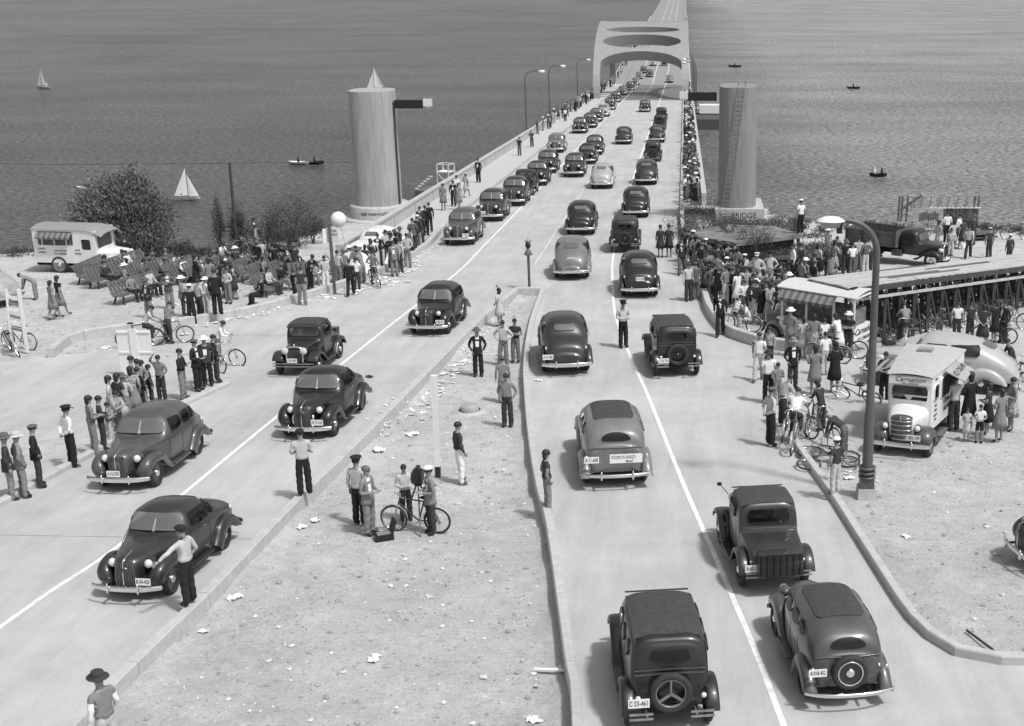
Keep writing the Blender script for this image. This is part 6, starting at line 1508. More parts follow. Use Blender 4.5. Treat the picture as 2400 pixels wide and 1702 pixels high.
# rank growth along the bank
def growth(name, areas, m):
    rs = random.Random(17); mb = MB()
    for (x0, x1, y0, y1, h, n) in areas:
        for _ in range(n):
            cx, cy = rs.uniform(x0, x1), rs.uniform(y0, y1)
            if on_road(cx, cy) or lump(cx * 2.3, cy * 2.3) < -.015: continue
            z = gz(cy) + ground(cx, cy) if cy < edge_y(cx) else gz(edge_y(cx)) - (cy - edge_y(cx)) * .62; hh = h * rs.uniform(.3, 1)
            for _k in range(26):
                p = Vector((cx + rs.gauss(0, .16), cy + rs.gauss(0, .16), z + hh * rs.random())); d = Vector((rs.gauss(0, .6), rs.gauss(0, .6), 1)).normalized(); e = d.orthogonal().normalized(); e = (Matrix.Rotation(rs.uniform(0, 6.28), 3, d) @ e) * .022; s_ = rs.uniform(.05, .11)
                mb.add([p - d * s_, p + e, p + d * s_, p - e], [(0, 1, 2, 3)])
    mb.obj(name, m, kind='stuff')
growth('undergrowth', [(5.8, 9.2, 62.5, 68.5, .75, 420), (2.0, 8.5, 73, 80, .5, 420), (9, 20, 74, 79, .4, 420), (-1, 3, 73, 84, .7, 260), (-28.5, -21, 66.0, 70.5, .5, 520), (-36, -31, 66.5, 69.5, .6, 160), (-24.5, -21.5, 69, 76, .6, 300)], LEAFD)
# round white balloon and its tether
p = G(812, 650); root = empty('balloon', p, label='big white balloon floating by the sign post', cat='balloon'); q = AT(793, 515, p.y) - p
MB().ell(q, (.36, .36, .38), 20, 14).obj('envelope', mat('balloon_skin', .7, .35, var=.03), root); MB().tube([q - Vector((-.1, 0, .38)), Vector((.1, 0, 1.3))], .008, 4).obj('tether', BLACK, root)

# flat-roofed shelter on the right terrace
def shelter():
    h = 1.45; P_ = [G(*q, h) for q in ((1597, 549), (1722, 568), (1877, 549), (1815, 530), (1700, 526))]; root = empty('flat_shelter', (0, 0, 0), label='low flat-roofed shelter grown over with shrubs below the right pylon', cat='shelter')
    MB().poly([tuple(p) for p in P_], .22).obj('roof_slab', mat('mossy_slab', .17, .95, var=.45, scale=1.6, detail=8, bump=.4), root); c = sum(P_, Vector()) / 5
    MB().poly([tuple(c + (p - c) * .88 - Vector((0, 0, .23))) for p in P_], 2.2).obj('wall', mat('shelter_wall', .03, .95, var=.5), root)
    for p in P_[:3]: q = c + (p - c) * .96; MB().box((q.x, q.y, q.z - .95), (.14, .14, 1.45)).obj('post', WOODD, root)
shelter()
for (u, v, w, hh, lb, n, m, base) in [(1600, 556, 1.9, 1.3, 'shrub hanging over the left tip of the flat shelter', 500, LEAFD, .6), (1650, 552, 2.4, 1.1, 'low shrub on the shelter roof edge behind the walkers', 500, LEAF, 1.0), (1675, 535, 1.8, 1.2, 'shrub at the foot of the right pylon, left side', 400, LEAFD, .6), (1708, 555, 1.2, .8, 'small shrub growing on the shelter roof', 260, LEAFD, 1.2), (1772, 588, 1.9, 1.5, 'dark shrub drooping over the shelter front corner', 620, LEAFD, .9), (1820, 545, 1.8, 1.2, 'thin shrub right of the right pylon base', 350, LEAF, .2), (1900, 625, 3.2, 1.1, 'brush heap beside the lumber below the dump truck', 600, LEAF, 0), (1606, 590, 1.5, 1.3, 'shrub mass where the sidewalk crowd meets the shelter', 400, LEAFD, .1), (2245, 540, 1.8, 1.2, 'weeds beside the timber frame', 350, LEAF, -.3)]:
    shrub(u, v, w, hh, lb, n=n, leaf=.10, m=m, base=base)
# shore trees on the left
shrub(300, 592, 4.3, 3.7, 'big bushy willow on the shore behind the lunch truck', n=52000, leaf=.15, m=LEAF, name='willow_tree', cat='tree', p=gp(-29.15, 67.0), dy=.8, droop=.7)
for (x, y, w, hh, lb, sh, n) in [(-24.4, 67.6, 1.0, 2.9, 'slim young fir left of the pylon, taller of the pair', 'cone', 500), (-23.5, 68.0, 1.8, 2.5, 'young fir on the shore behind the benches', 'cone', 900), (-22.3, 68.6, 1.7, 2.0, 'loose bush on the shore between the firs and the balloon', 'round', 600), (-21.2, 69.5, 2.6, 2.9, 'dark bush behind the balloon by the pylon', 'round', 1300), (-26.3, 66.9, 1.4, .9, 'low weeds at the foot of the utility pole', 'round', 300), (-27.2, 67.0, 1.0, .5, 'tuft of weeds at the shore edge right of the willow', 'round', 160), (-20.6, 71.5, 1.4, 1.5, 'bush tucked against the round pylon base', 'round', 500)]:
    shrub(0, 0, w, hh, lb, shape=sh, n=n, leaf=.13, m=LEAFD, p=gp(x, y))

# timber trestle on the right
def trestle():
    root = empty('timber_trestle', (0, 0, 0), label='long timber trestle with plank deck and braced legs on the right', cat='trestle')
    F1, F2 = G(2163, 778), G(2327, 738); T1, T2 = AT(2163, 652, F1.y), AT(2327, 631, F2.y); A, B_ = Vector((F1.x, F1.y)), Vector((F2.x, F2.y)); d = (B_ - A); L0 = d.length; d.normalize(); n = Vector((-d.y, d.x)); zt = lambda s: T1.z + (T2.z - T1.z) * s / L0
    s0, s1 = -4.6, L0 + 4.5; dang = math.atan2(d.y, d.x); rs = random.Random(8); bw_ = 1.95 / 9
    for k in range(9):
        s = s0 - rs.uniform(0, 2)
        while s < s1:
            l = min(rs.uniform(3.2, 4.6), s1 - s); 
            if l < .4: break
            e0, e1 = max(s, s0), s + l - .03; o_ = n * (k * bw_ + bw_ / 2); a_, b_ = A + d * e0 + o_, A + d * e1 + o_; h_ = rs.uniform(-.012, .015)
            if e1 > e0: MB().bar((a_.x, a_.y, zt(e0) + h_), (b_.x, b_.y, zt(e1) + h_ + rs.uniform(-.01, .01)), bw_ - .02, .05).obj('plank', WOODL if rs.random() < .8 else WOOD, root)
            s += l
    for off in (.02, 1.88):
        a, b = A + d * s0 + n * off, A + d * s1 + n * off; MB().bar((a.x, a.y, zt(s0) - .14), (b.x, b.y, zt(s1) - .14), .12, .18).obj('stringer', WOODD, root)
        MB().bar((a.x - n.x * .08, a.y - n.y * .08, zt(s0) - .46), (b.x - n.x * .08, b.y - n.y * .08, zt(s1) - .46), .10, .09).obj('ledger', WOODL, root)
    s = -2.4
    while s < s1:
        for off in (0.0, .95, 1.9):
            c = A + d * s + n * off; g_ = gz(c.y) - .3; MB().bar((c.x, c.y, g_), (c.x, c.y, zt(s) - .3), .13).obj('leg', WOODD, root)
            e = c + d * rs.uniform(.5, .8); MB().bar((c.x + d.x * .05, c.y + d.y * .05, zt(s) - .45), (e.x, e.y, g_), .075).obj('brace', WOODD, root)
        a, b = A + d * s, A + d * s + n * 1.9; MB().bar((a.x, a.y, zt(s) - .45), (b.x, b.y, gz(b.y) + .1), .07).obj('brace', WOODD, root); s += .88
    mb = MB()
    for _ in range(900):
        q = A + d * rs.uniform(-2.5, s1 - s0 - 2) + n * rs.uniform(.1, 5.0); a = rs.uniform(0, 6.28); l = rs.uniform(.15, .7); z = gz(q.y) + rs.uniform(-.02, .45); mb.bar((q.x, q.y, z), (q.x + math.cos(a) * l, q.y + math.sin(a) * l, z + rs.uniform(-.1, .2)), rs.uniform(.03, .10))
    mb.obj('timber_rubble', mat('broken_timber', .17, .9, var=.6, scale=2), kind='stuff')
trestle()
def lumber(u, v, label, n, rz, L=1.6):
    p = G(u, v); root = empty('lumber_stack', gp(p.x, p.y), rz, label, 'lumber')
    for k in range(n):
        for j in range(3): MB().box((random.uniform(-.06, .06), (j - 1) * .24 if k % 2 else 0, .06 + .11 * k), (L, .20, .09) if k % 2 else (.2, .8, .09)).obj('plank', WOODD if k % 3 else WOOD, root) if (k % 2 or j == 0) else None
lumber(1845, 640, 'crib of dark planks beside the right shelter', 8, R(10)); lumber(1785, 682, 'plank stack under the two men in ties', 3, R(-12)); lumber(1900, 612, 'plank stack left of the man in overalls', 5, R(30)); lumber(1935, 590, 'plank stack behind the man in overalls', 4, R(-20)); lumber(2010, 606, 'long low plank stack at the tail of the dump truck', 4, R(8), 2.4); lumber(2300, 560, 'plank stack by the shed skeleton', 4, R(20))
# half-built timber frame at the water edge
def frame_shed():
    b = gz(77) - .4; root = empty('shed_skeleton', (15.4, 78.5, b), label='half-built wooden shed skeleton of rafters at the lake edge', cat='shed frame'); 
    W_ = 4.9; x0 = -W_ / 2; TL = mat('raw_timber', .26, .85, var=.25)
    for k in range(15): x = x0 + .9 + k * .27; MB().bar((x, 0, 2.0), (x - .22, -.5, 1.45), .06).obj('rafter', TL if k % 2 else WOOD, root)
    for x in (x0, x0 + .18, x0 + .5, x0 + W_ - .35, x0 + W_ - .1): MB().bar((x, 0, .5), (x + .05, 0, 2.05), .10).obj('stud', WOOD, root)
    MB().bar((x0 + 1.7, -.45, 1.42), (x0 + W_, -.45, 1.42), .07).obj('rail', WHITE, root); MB().bar((x0 + .6, 0, 2.0), (x0 + W_, 0, 2.02), .06).obj('ridge', TL, root)
    MB().bar((x0 + .1, -.1, 1.2), (x0 + 1.35, -.1, 2.1), .14).obj('brace', WOOD, root); MB().bar((x0 + .35, -.12, .95), (x0 + 1.6, -.1, 2.0), .07).obj('brace', TL, root)
    for k in range(9): MB().box((x0 + 1.3 + .13 * k, -.2, .78 + .04 * (k * 5 % 4)), (.10, .04, .5)).obj('picket', WOOD, root)
    for k in range(12): MB().box((x0 + 2.8 + .17 * k, -.1, .75), (.15, .05, 1.1 + .05 * (k * 3 % 4))).obj('wall_board', WOODD if k % 3 else WOOD, root)
frame_shed()

# photographer's gear in the median
def tripod():
    p = G(985, 1215); p = gp(p.x, p.y); root = empty('camera_tripod', p, label='wooden camera tripod with box camera on top in the median', cat='tripod')
    for a in (-80, 40, 160): MB().bar((.04 * math.cos(R(a)), .04 * math.sin(R(a)), 1.15), (.52 * math.cos(R(a)), .52 * math.sin(R(a)), 0), .035).obj('leg', WOOD, root)
    MB().lathe([(.10, 1.14), (.11, 1.2), (.05, 1.22)], n=12).obj('head', BLACK, root); cb = MB().box((0, 0, 1.36), (.24, .34, .26)).obj('camera_body', BLACK, root); MB().lathe([(.06, .17), (.05, .30)], (0, 0, 1.36), 12, 'Y').obj('lens', BLACK, cb); MB().box((.02, -.05, 1.55), (.09, .24, .12)).obj('film_magazine', BLACK, cb)
tripod()
p = G(898, 1240); root = empty('open_case', gp(p.x, p.y), R(25), 'black open case lying on the dirt beside the tripod', 'case'); MB().box((0, 0, .08), (.42, .30, .14)).obj('case_bottom', BLACK, root); MB().box((.22, 0, .30), (.05, .30, .34), Matrix.Rotation(R(18), 3, 'Y')).obj('lid', BLACK, root)
MB().box((0, 0, .155), (.3, .2, .02)).obj('contents', CL['m'], root)

# boats
def sailboat(u, v, s, flip, label):
    p = W(u, v); root = empty('sailboat', p, R(flip), label, 'sailboat')
    rows = []
    for k in range(9):
        t = -1 + 2 * k / 8; w = .75 * (1 - abs(t) ** 2.2) + .03; rows.append([(x * w, t * 2.6, .5 - .55 * (1 - abs(x) ** 2) + .12 * t * t) for x in [-1 + q / 4 for q in range(9)]])
    MB().grid(rows).obj('hull', WHITE, root); MB().box((0, 0, .42), (.9, 4, .04)).obj('deck', WOOD, root); MB().tube([(0, .4, .3), (0, .4, 6.6)], .04, 6).obj('mast', WOOD, root)
    SAIL = mat('sail_cloth', .66, .8, var=.05); 
    MB().grid([[(.28 * math.sin(math.pi * a) * (1 - b), .36 - 2.5 * a * (1 - b), 1.0 + 5.4 * b) for a in [q / 6 for q in range(7)]] for b in [q / 8 for q in range(9)]]).obj('mainsail', SAIL, root)
    MB().grid([[(.16 * math.sin(math.pi * a) * (1 - b), .5 + 1.9 * a * (1 - b), .8 + 4.3 * b) for a in [q / 6 for q in range(7)]] for b in [q / 8 for q in range(9)]]).obj('jib', SAIL, root)
    MB().ell((0, -1.1, .95), (.22, .2, .42), 8, 6).ell((0, -1.1, 1.45), (.12, .12, .14), 8, 6).obj('helmsman', CL['w'], root); root.scale = (s, s, s)
sailboat(103, 207, .85, 70, 'white sailboat in the upper left corner of the lake'); sailboat(437, 470, .70, -75, 'white sailboat nearest the shore behind the willow'); sailboat(882, 214, .95, 100, 'sailboat whose sails rise behind the left pylon top')
def rowboat(u, v, L, rz, m, label, crew, name='rowboat'):
    p = W(u, v); root = empty(name, p, R(rz), label, 'boat'); rows = []
    for k in range(9):
        t = -1 + 2 * k / 8; w = .22 * L * (1 - abs(t) ** 2.4) + .04; rows.append([(x * w, t * L / 2, .45 - .5 * (1 - abs(x) ** 2) + .15 * t * t) for x in [-1 + q / 4 for q in range(9)]])
    MB().grid(rows).obj('hull', m, root); MB().box((0, 0, .25), (.35 * L, .8 * L, .03)).obj('floor', WOODD, root)
    for k in range(crew): y = (k - (crew - 1) / 2) * 1.1; MB().ell((0, y, .75), (.24, .2, .45), 8, 6).ell((0, y, 1.25), (.13, .13, .15), 8, 6).obj('rower', CL['w' if k else 'd'], root)
rowboat(2058, 414, 2.6, 80, BLACK, 'dark rowing boat with two people on the right part of the lake', 2); rowboat(2000, 208, 3.4, 70, BLACK, 'small dark motorboat far out on the right', 1, 'motorboat'); rowboat(1722, 157, 4.5, 60, BLACK, 'small dark motorboat far out right of the arch', 1, 'motorboat'); rowboat(190, 446, 1.6, 80, WHITE, 'tiny white boat left of the willow', 0); rowboat(738, 385, 3.0, 85, BLACK, 'dark motorboat left of the left pylon', 1, 'motorboat'); rowboat(700, 386, 3.4, 85, WHITE, 'white boat astern of the dark motorboat', 1, 'motorboat')
# swimming float with a white diving stage
def float_():
    p = W(1030, 458); root = empty('swimming_float', p, R(-20), 'dark swimming float with white diving stage beside the approach', 'swimming float')
    MB().box((0, 0, .5), (3.6, 7, 1.3)).obj('float_body', mat('float_deck', .12, .9), root)
    z = 1.15
    for x in (-.9, .9):
        for y in (1.2, 2.9): MB().bar((x, y, z), (x, y, z + 3.0), .13).obj('post', WHITE, root)
    for zz in (z + 1.9, z + 2.95, z + .1):
        MB().bar((-.9, 1.2, zz), (.9, 1.2, zz), .10).obj('rail', WHITE, root); MB().bar((-.9, 2.9, zz), (.9, 2.9, zz), .10).obj('rail', WHITE, root)
        for x in (-.9, .9): MB().bar((x, 1.2, zz), (x, 2.9, zz), .10).obj('rail', WHITE, root)
    MB().box((0, 2.05, z + 1.85), (1.9, 1.8, .08)).obj('stage', WHITE, root); MB().bar((-.9, 1.15, z + 1.8), (.9, 1.15, z + .1), .08).obj('brace', WHITE, root)
    for k in range(6): MB().box((-1.6, -3.2 + k * .75, 1.35 + .22 * k), (.5, .18, .18)).obj('step', WHITE, root)
float_()
def barge():
    p = W(1672, 296); root = empty('moored_barge', p, 0, 'moored barge with pale deckhouse between the bridge and the right pylon', 'barge')
    MB().box((0, 0, .9), (7, 12, 2.2)).obj('hull', mat('barge_hull', .07, .8), root); MB().box((0, 4, 3.0), (5.5, 3, 1.6)).obj('deckhouse', WHITE, root); MB().box((0, 8.5, 2.2), (7.5, 3, 1.0)).obj('stern_deck', CONC, root)
barge()
# litter, pebbles, planks
for (u, v, s, lb) in [(895, 985, .40, 'crumpled paper beside the kerb left of the white post'), (885, 1035, .45, 'flat sheet of paper below the crumpled one near the left kerb'), (705, 1215, .28, 'paper scrap below the man watching the second coupe'), (735, 1200, .3, 'paper scrap close to the kerb by the policeman'), (548, 1380, .32, 'paper scrap beside the kerb below the first coupe'), (475, 1452, .22, 'small paper scrap by the kerb at lower left'), (875, 1517, .34, 'lone white paper in the open dirt of the median'), (1262, 893, .28, 'paper on the right roadway beside the median kerb'), (866, 885, .3, 'dark rag lying on the left roadway line', ), (1250, 1655, .3, 'paper at the bottom edge beside the median kerb'), (250, 815, .4, 'paper bag at the foot of the curved kerb'), (1870, 828, .3, 'white bundle against the right terrace kerb'), (1895, 827, .3, 'second white bundle against the right terrace kerb'), (1990, 1120, .3, 'paper by the foot of the street lamp'), (2125, 1255, .25, 'paper on the dirt right of the lowest grey saloon'), (965, 1000, .4, 'torn newspaper between the kerb and the white post')]:
    paper(u, v, s * .8, lb, CL['d'] if 'rag' in lb else PAPER)
scatter_litter([(960, 960, 1120, 800, 130, 14), (1060, 840, 1180, 720, 60, 12), (880, 1000, 930, 940, 40, 10), (640, 720, 780, 690, 70, 10), (800, 690, 930, 655, 110, 12), (930, 650, 1030, 560, 120, 12), (470, 765, 660, 728, 60, 8), (150, 860, 420, 790, 30, 12), (200, 620, 420, 720, 60, 20), (1980, 1040, 2000, 1120, 12, 12), (2120, 775, 2380, 740, 110, 20), (900, 1300, 1250, 1600, 10, 60), (300, 800, 250, 820, 12, 8)])
pebbles()
a, b = G(2265, 1480), G(2350, 1545); MB().bar((a.x, a.y, a.z + .03), (b.x, b.y, b.z + .04), .035).obj('wooden_stick', WOODD, label='thin dark stick lying inside the lower right kerb', cat='stick')
a, b = G(1250, 1548), G(1322, 1550); MB().bar((a.x, a.y, a.z - .18), (b.x, b.y, b.z - .18), .07, .03).obj('wooden_lath', WHITE, label='pale lath lying in the dirt against the median kerb', cat='lath')
# ================================================================= PEOPLE IN PLACE
def who(u, v, face, ps, of, top, bot, hd, sc, label, dz=None, **kw):
    p = G(u, v)
    if dz is None:
        if p.y > 62 and (-17.2 < p.x < -14.3 or -.3 < p.x < 1.3): dz = .2; p = G(u, v, .2)
        elif on_road(p.x, p.y): dz = 0
        else: dz = ground(p.x, p.y)
    else: p = G(u, v, dz)
    return person((p.x, p.y, gz(p.y) + dz), face, ps, of, top, bot, hd, sc, label, near=kw.pop('near', v > 880), **kw)
NEAR = [
 # u, v, facing, pose, outfit, top, bottom, head, scale, label
 (447, 1418, 75, 'point', 'ls', 'l', 'k', 'flat', .99, 'man in pale shirt and dark cap gesturing in front of the lowest coupe', dict(dz=.14, hat='k')),
 (716, 1162, 20, 'front', 'ls', 'l', 'k', 'flat', 1.0, 'man in pale shirt with his back turned, standing on the left kerb', dict(dz=.14, hat='k')),
 (843, 1208, -20, 'stand', 'ls', 'l', 'k', 'peaked', 1.02, 'policeman in light shirt behind the grey-suited man at the kerb', {}),
 (866, 1228, -110, 'front', 'jk', 'm', 'm', 'hair', 1.0, 'man in grey suit looking down beside the policeman at the kerb', dict(hair='l')),
 (1012, 1225, 120, 'front', 'jk', 'm', 'd', 'sailor', .98, 'man in white cap and grey jacket working the camera tripod', {}),
 (952, 1196, -160, 'front', 'ls', 'l', 'd', 'hair', .84, 'boy with bicycle looking on behind the tripod', {}),
 (1078, 1112, -60, 'stand2', 'ls', 'd', 'w', 'hair', 1.0, 'young man in dark sweater and white trousers alone in the median', {}),
 (1284, 1198, -70, 'pockets', 'vs', 'd', 'm', 'longhair', .97, 'person in dark waistcoat at the left edge of the right roadway', dict(shirt='m')),
 (1461, 815, -150, 'front', 'ls', 'l', 'k', 'peaked', 1.03, 'policeman standing on the lane line in the middle of the right roadway', dict(near=True)),
 (1121, 862, -170, 'pockets', 'jk', 'k', 'k', 'fedora', 1.0, 'man in black suit and hat standing in litter at the median kerb', dict(near=True)),
 (1181, 840, 170, 'hips', 'ls', 'l', 'm', 'hair', .97, 'man in pale shirt with hand on hip in the median', {}),
 (1209, 834, 170, 'crossed', 'ss', 'd', 'm', 'hair', .95, 'young man in dark polo shirt beside the one in pale shirt in the median', {}),
 (1172, 752, 60, 'raised', 'dr', 'l', 'l', 'longhair', .92, 'woman with dark hair shading her eyes on the median kerb', {}),
 (1190, 982, 175, 'pockets', 'ls', 'm', 'd', 'hair', .97, 'boy in grey sweater standing feet apart in the median', {}),
 (1180, 925, 10, 'stand', 'jk', 'm', 'm', 'flat', .90, 'person in cap just behind the boy in grey sweater', {}),
 (258, 1772, 60, 'stand2', 'vs', 'm', 'l', 'fedora', 1.0, 'man in dark hat and waistcoat cut off by the bottom edge', dict(hat='d')),
 # left kerb row
 (30, 1170, -60, 'stand', 'jk', 'd', 'm', 'fedora', 1.0, 'man in dark hat at the very left edge of the kerb row', {}),
 (58, 1166, -50, 'pockets', 'jk', 'm', 'm', 'fedora', .98, 'man in pale hat and grey jacket at the left end of the kerb row', dict(hat='l')),
 (95, 1142, -60, 'pockets', 'jk', 'k', 'd', 'flat', .97, 'man in cap and open dark jacket over white shirt on the left kerb', {}),
 (172, 1094, -40, 'behind', 'ls', 'w', 'k', 'peaked', 1.0, 'policeman in white shirt and dark trousers alone on the left kerb', {}),
 (224, 1064, -50, 'front', 'ls', 'm', 'm', 'longhair', 1.0, 'woman in grey slacks and shirt next to the left kerb policeman', {}),
 (245, 1052, -60, 'front', 'ls', 'd', 'd', 'hair', .92, 'youth in dark clothes between the woman in slacks and the children', {}),
 (262, 1040, -80, 'crossed', 'ss', 'm', 'l', 'hair', .74, 'small boy in pale trousers on the left kerb', {}),
 (283, 1025, -90, 'crossed', 'ss', 'f', 'd', 'hair', .84, 'boy in patterned shirt on the left kerb behind the grey saloon', {}),
 (268, 1006, -70, 'stand', 'dr', 'l', 'l', 'longhair', .97, 'woman with long wavy hair in pale dress behind the kerb row', {}),
 (320, 958, -70, 'front', 'ls', 'm', 'd', 'hair', .98, 'man in grey shirt beyond the roof of the grey saloon', {}),
 (343, 958, -60, 'stand', 'jk', 'k', 'm', 'longhair', .90, 'woman in black jacket and white blouse beyond the grey saloon', {}),
 (358, 955, -60, 'stand', 'jk', 'd', 'd', 'longhair', .80, 'dark-haired girl left of the boy with cup', {}),
 (382, 940, 170, 'raised', 'ls', 'm', 'd', 'hair', .88, 'boy in grey shirt lifting a cup to his mouth', {}),
 (432, 935, -90, 'crossed', 'ls', 'k', 'm', 'hair', .97, 'young man in black sweater with white collar, arms folded on the kerb', {}),
 (466, 915, -100, 'front', 'jk', 'k', 'k', 'flat', 1.0, 'man in dark suit with a strap across his chest by the bicycles', {}),
 (489, 905, -160, 'stand', 'jk', 'd', 'k', 'straw', .98, 'man in white straw hat behind the one with the strap', {}),
 (510, 897, -60, 'pockets', 'jk', 'k', 'd', 'hair', .95, 'man in black leaning beside the white straw hat', {}),
 (515, 850, -80, 'lean', 'ls', 'w', 'm', 'hair', .9, 'boy in white shirt bent over the pale bicycle', {}),
 # left terrace and side road
 (343, 812, -70, 'ride', 'ss', 'l', 'd', 'hair', .94, 'boy in pale shirt sitting on a bicycle behind the notice board', dict(dz=-.02)),
 (397, 806, -20, 'lean', 'ls', 'm', 'd', 'hair', .93, 'boy in grey sweater holding a bicycle right of the notice board', {}),
 (352, 745, 150, 'hips', 'jk', 'd', 'm', 'fedora', .95, 'man in dark jacket with hand on hip near the cyclists', {}),
 (400, 722, -160, 'crossed', 'jk', 'g', 'm', 'flat', .98, 'man in grey suit, arms folded, on the terrace above the cyclists', {}),
 (432, 742, -70, 'front', 'jk', 'm', 'd', 'straw', .98, 'man in grey coat and straw hat on the terrace edge', {}),
 (452, 760, 0, 'pockets', 'ls', 'k', 'k', 'sailor', .97, 'sailor in black with white cap on the side road', {}),
 (472, 748, -30, 'front', 'ls', 'l', 'd', 'hair', .97, 'man in pale shirt in front of the tall man in black', {}),
 (488, 738, -40, 'stand', 'ss', 'w', 'l', 'straw', .92, 'person in white shirt and white hat left of the tall man in black', {}),
 (512, 740, 10, 'stand', 'jk', 'k', 'k', 'hair', 1.1, 'tall man in black suit standing on the curved kerb', dict(dz=.3)),
 (538, 712, 160, 'front', 'ls', 'l', 'm', 'hair', .92, 'man in light sweater behind the tall man in black', {}),
 (128, 746, -30, 'walk', 'dr', 'm', 'm', 'longhair', .95, 'woman in grey dress walking left of her companion on the dirt', {}),
 (145, 740, -30, 'walk', 'dr', 'k', 'm', 'longhair', 1.0, 'woman in dark blouse and grey skirt walking right of her companion on the dirt', {}),
 (86, 700, 100, 'bend', 'ls', 'm', 'm', 'hair', .9, 'person bent over the tail of the pale car at the left edge', {}),
 (614, 712, 130, 'sit', 'jk', 'k', 'k', 'hair', 1.0, 'man in black seated low by the curved kerb', dict(hair='l')),
 (711, 716, 5, 'stand2', 'ss', 'd', 'm', 'hair', .97, 'man in dark short-sleeved top seen from behind at the kerb opening', {}),
 (692, 694, -30, 'stand', 'jk', 'k', 'd', 'hair', .72, 'small boy in black left of the man in dark short sleeves', {}),
 (728, 676, -120, 'lean', 'jk', 'k', 'k', 'hair', 1.0, 'man with open black coat and white shirt leaning forward by a bench', {}),
 (765, 676, 20, 'raised', 'ss', 'l', 'w', 'hair', .93, 'girl in white slacks leaning on the sign post', {}),
 (795, 666, 0, 'stand2', 'ss', 's', 'm', 'hair', .97, 'man in striped waistcoat right of the sign post', {}),
 (823, 694, 5, 'walk', 'jk', 'k', 'k', 'hair', .95, 'man in black suit seen from behind, walking off the kerb', {}),
 (838, 680, 0, 'stand', 'ss', 'w', 'd', 'hair', .86, 'boy in white shirt beside the walking man in black suit', {}),
 (878, 668, -20, 'hips', 'ls', 'm', 'd', 'hair', .93, 'boy in grey shirt with elbows out by the pale car', {}),
 (852, 664, 60, 'lean', 'ls', 'm', 'm', 'flat', .93, 'person in grey leaning on the nearer white saloon', {}),
 (890, 630, 170, 'pockets', 'jk', 'k', 'k', 'hair', 1.0, 'man in open black jacket and white shirt facing the camera by the white cars', {}),
 (908, 620, 30, 'stand', 'ss', 'l', 'd', 'hair', 1.0, 'man in pale shirt, back turned, beside the one in open black jacket', {}),
 (926, 648, -170, 'stand', 'jk', 'm', 'm', 'hair', 1.0, 'man in plain grey suit nearest the road by the white cars', {}),
 (938, 640, -20, 'stand', 'ls', 'l', 'd', 'hair', .98, 'man in pale top and black trousers just right of the grey suit', {}),
 (957, 628, 5, 'behind', 'ls', 'l', 'm', 'hair', 1.0, 'man in pale shirt and grey trousers at the kerb, legs apart', {}),
 (970, 588, 10, 'front', 'jk', 'g', 'd', 'hair', 1.0, 'man in dark grey suit, lowest of the huddle at the sidewalk start', {}),
 (981, 578, -20, 'stand', 'jk', 'd', 'm', 'sailor', .97, 'person in white cap in the huddle at the sidewalk start', {}),
 (988, 574, 0, 'stand', 'jk', 'd', 'd', 'hair', 1.0, 'man in dark suit right of the white cap at the sidewalk start', {}),
 (999, 553, -20, 'crossed', 'jk', 'k', 'k', 'hair', 1.0, 'man in black suit with folded arms against the parapet end', {}),
 (987, 556, 170, 'stand', 'jk', 'd', 'd', 'hair', 1.0, 'man in dark suit facing the camera at the parapet end', {}),
 (1008, 545, 20, 'stand', 'jk', 'k', 'd', 'hair', 1.0, 'upper man in black of the huddle at the sidewalk start', {}),
 (1040, 493, 170, 'stand', 'dr', 'm', 'm', 'longhair', 1.0, 'woman in long grey dress first on the left sidewalk', {}),
 (1064, 484, 175, 'stand', 'jk', 'k', 'k', 'hair', 1.0, 'man in black between two women on the left sidewalk', {}),
 (1076, 492, -160, 'walk', 'dr', 'm', 'm', 'longhair', 1.0, 'woman with a white bag on the left sidewalk', {}),
 (1072, 470, 0, 'stand', 'ss', 'w', 'm', 'hair', 1.0, 'man in white shirt behind the man in black on the left sidewalk', {}),
 (1094, 463, -20, 'walk', 'dr', 'l', 'l', 'bonnet', 1.0, 'woman in pale hat and dress against the left parapet', dict(hat='l')),
 (1122, 428, 160, 'stand', 'jk', 'k', 'k', 'hair', 1.08, 'tall man in black alone on the left sidewalk', {}),
 (1218, 365, 175, 'stand', 'ss', 'k', 'g', 'hair', 1.0, 'man in black at the foot of the nearest slender lamp', {}),
 (1247, 345, 20, 'lean', 'jk', 'd', 'd', 'hair', 1.0, 'man in dark grey leaning on the parapet right of the nearest slender lamp', {}),
 (1325, 285, 10, 'stand', 'ss', 'w', 'k', 'hair', 1.0, 'man in white shirt between dark figures beneath the arch on the left', {}),
 (605, 608, -70, 'hips', 'ls', 'm', 'k', 'hair', 1.0, 'man standing up on a bench in front of the young firs', dict(dz=.42)),
 (600, 583, -60, 'front', 'ls', 'w', 'm', 'hair', 1.0, 'person in white shirt beyond the man on the bench', {}),
 (345, 590, 0, 'sit', 'ls', 'w', 'd', 'flat', 1.0, 'man in white shirt sitting in front of the willow, back turned', dict(hat='w')),
 (299, 625, 10, 'stand', 'jk', 'k', 'k', 'hair', .9, 'dark figure at the bonnet of the lunch truck', {}),
 (550, 590, -60, 'ride', 'ls', 'm', 'd', 'hair', .9, 'cyclist with dark trousers at the shore below the utility pole', {}),
 (278, 640, -80, 'sit2', 'jk', 'm', 'm', 'hair', 1.0, 'man hunched on the bench nearest the lunch truck', {}),
 (238, 655, -70, 'sit2', 'jk', 'k', 'k', 'longhair', 1.0, 'woman in black on the dark end-on bench', {}),
 (395, 640, -120, 'sit', 'ls', 'd', 'd', 'hair', 1.0, 'man in dark shirt seated on a bench, hatless', dict(hair='l')),
 (300, 680, -80, 'sit', 'ls', 'm', 'm', 'straw', 1.0, 'man in pale hat sprawled on the low bench', {}),
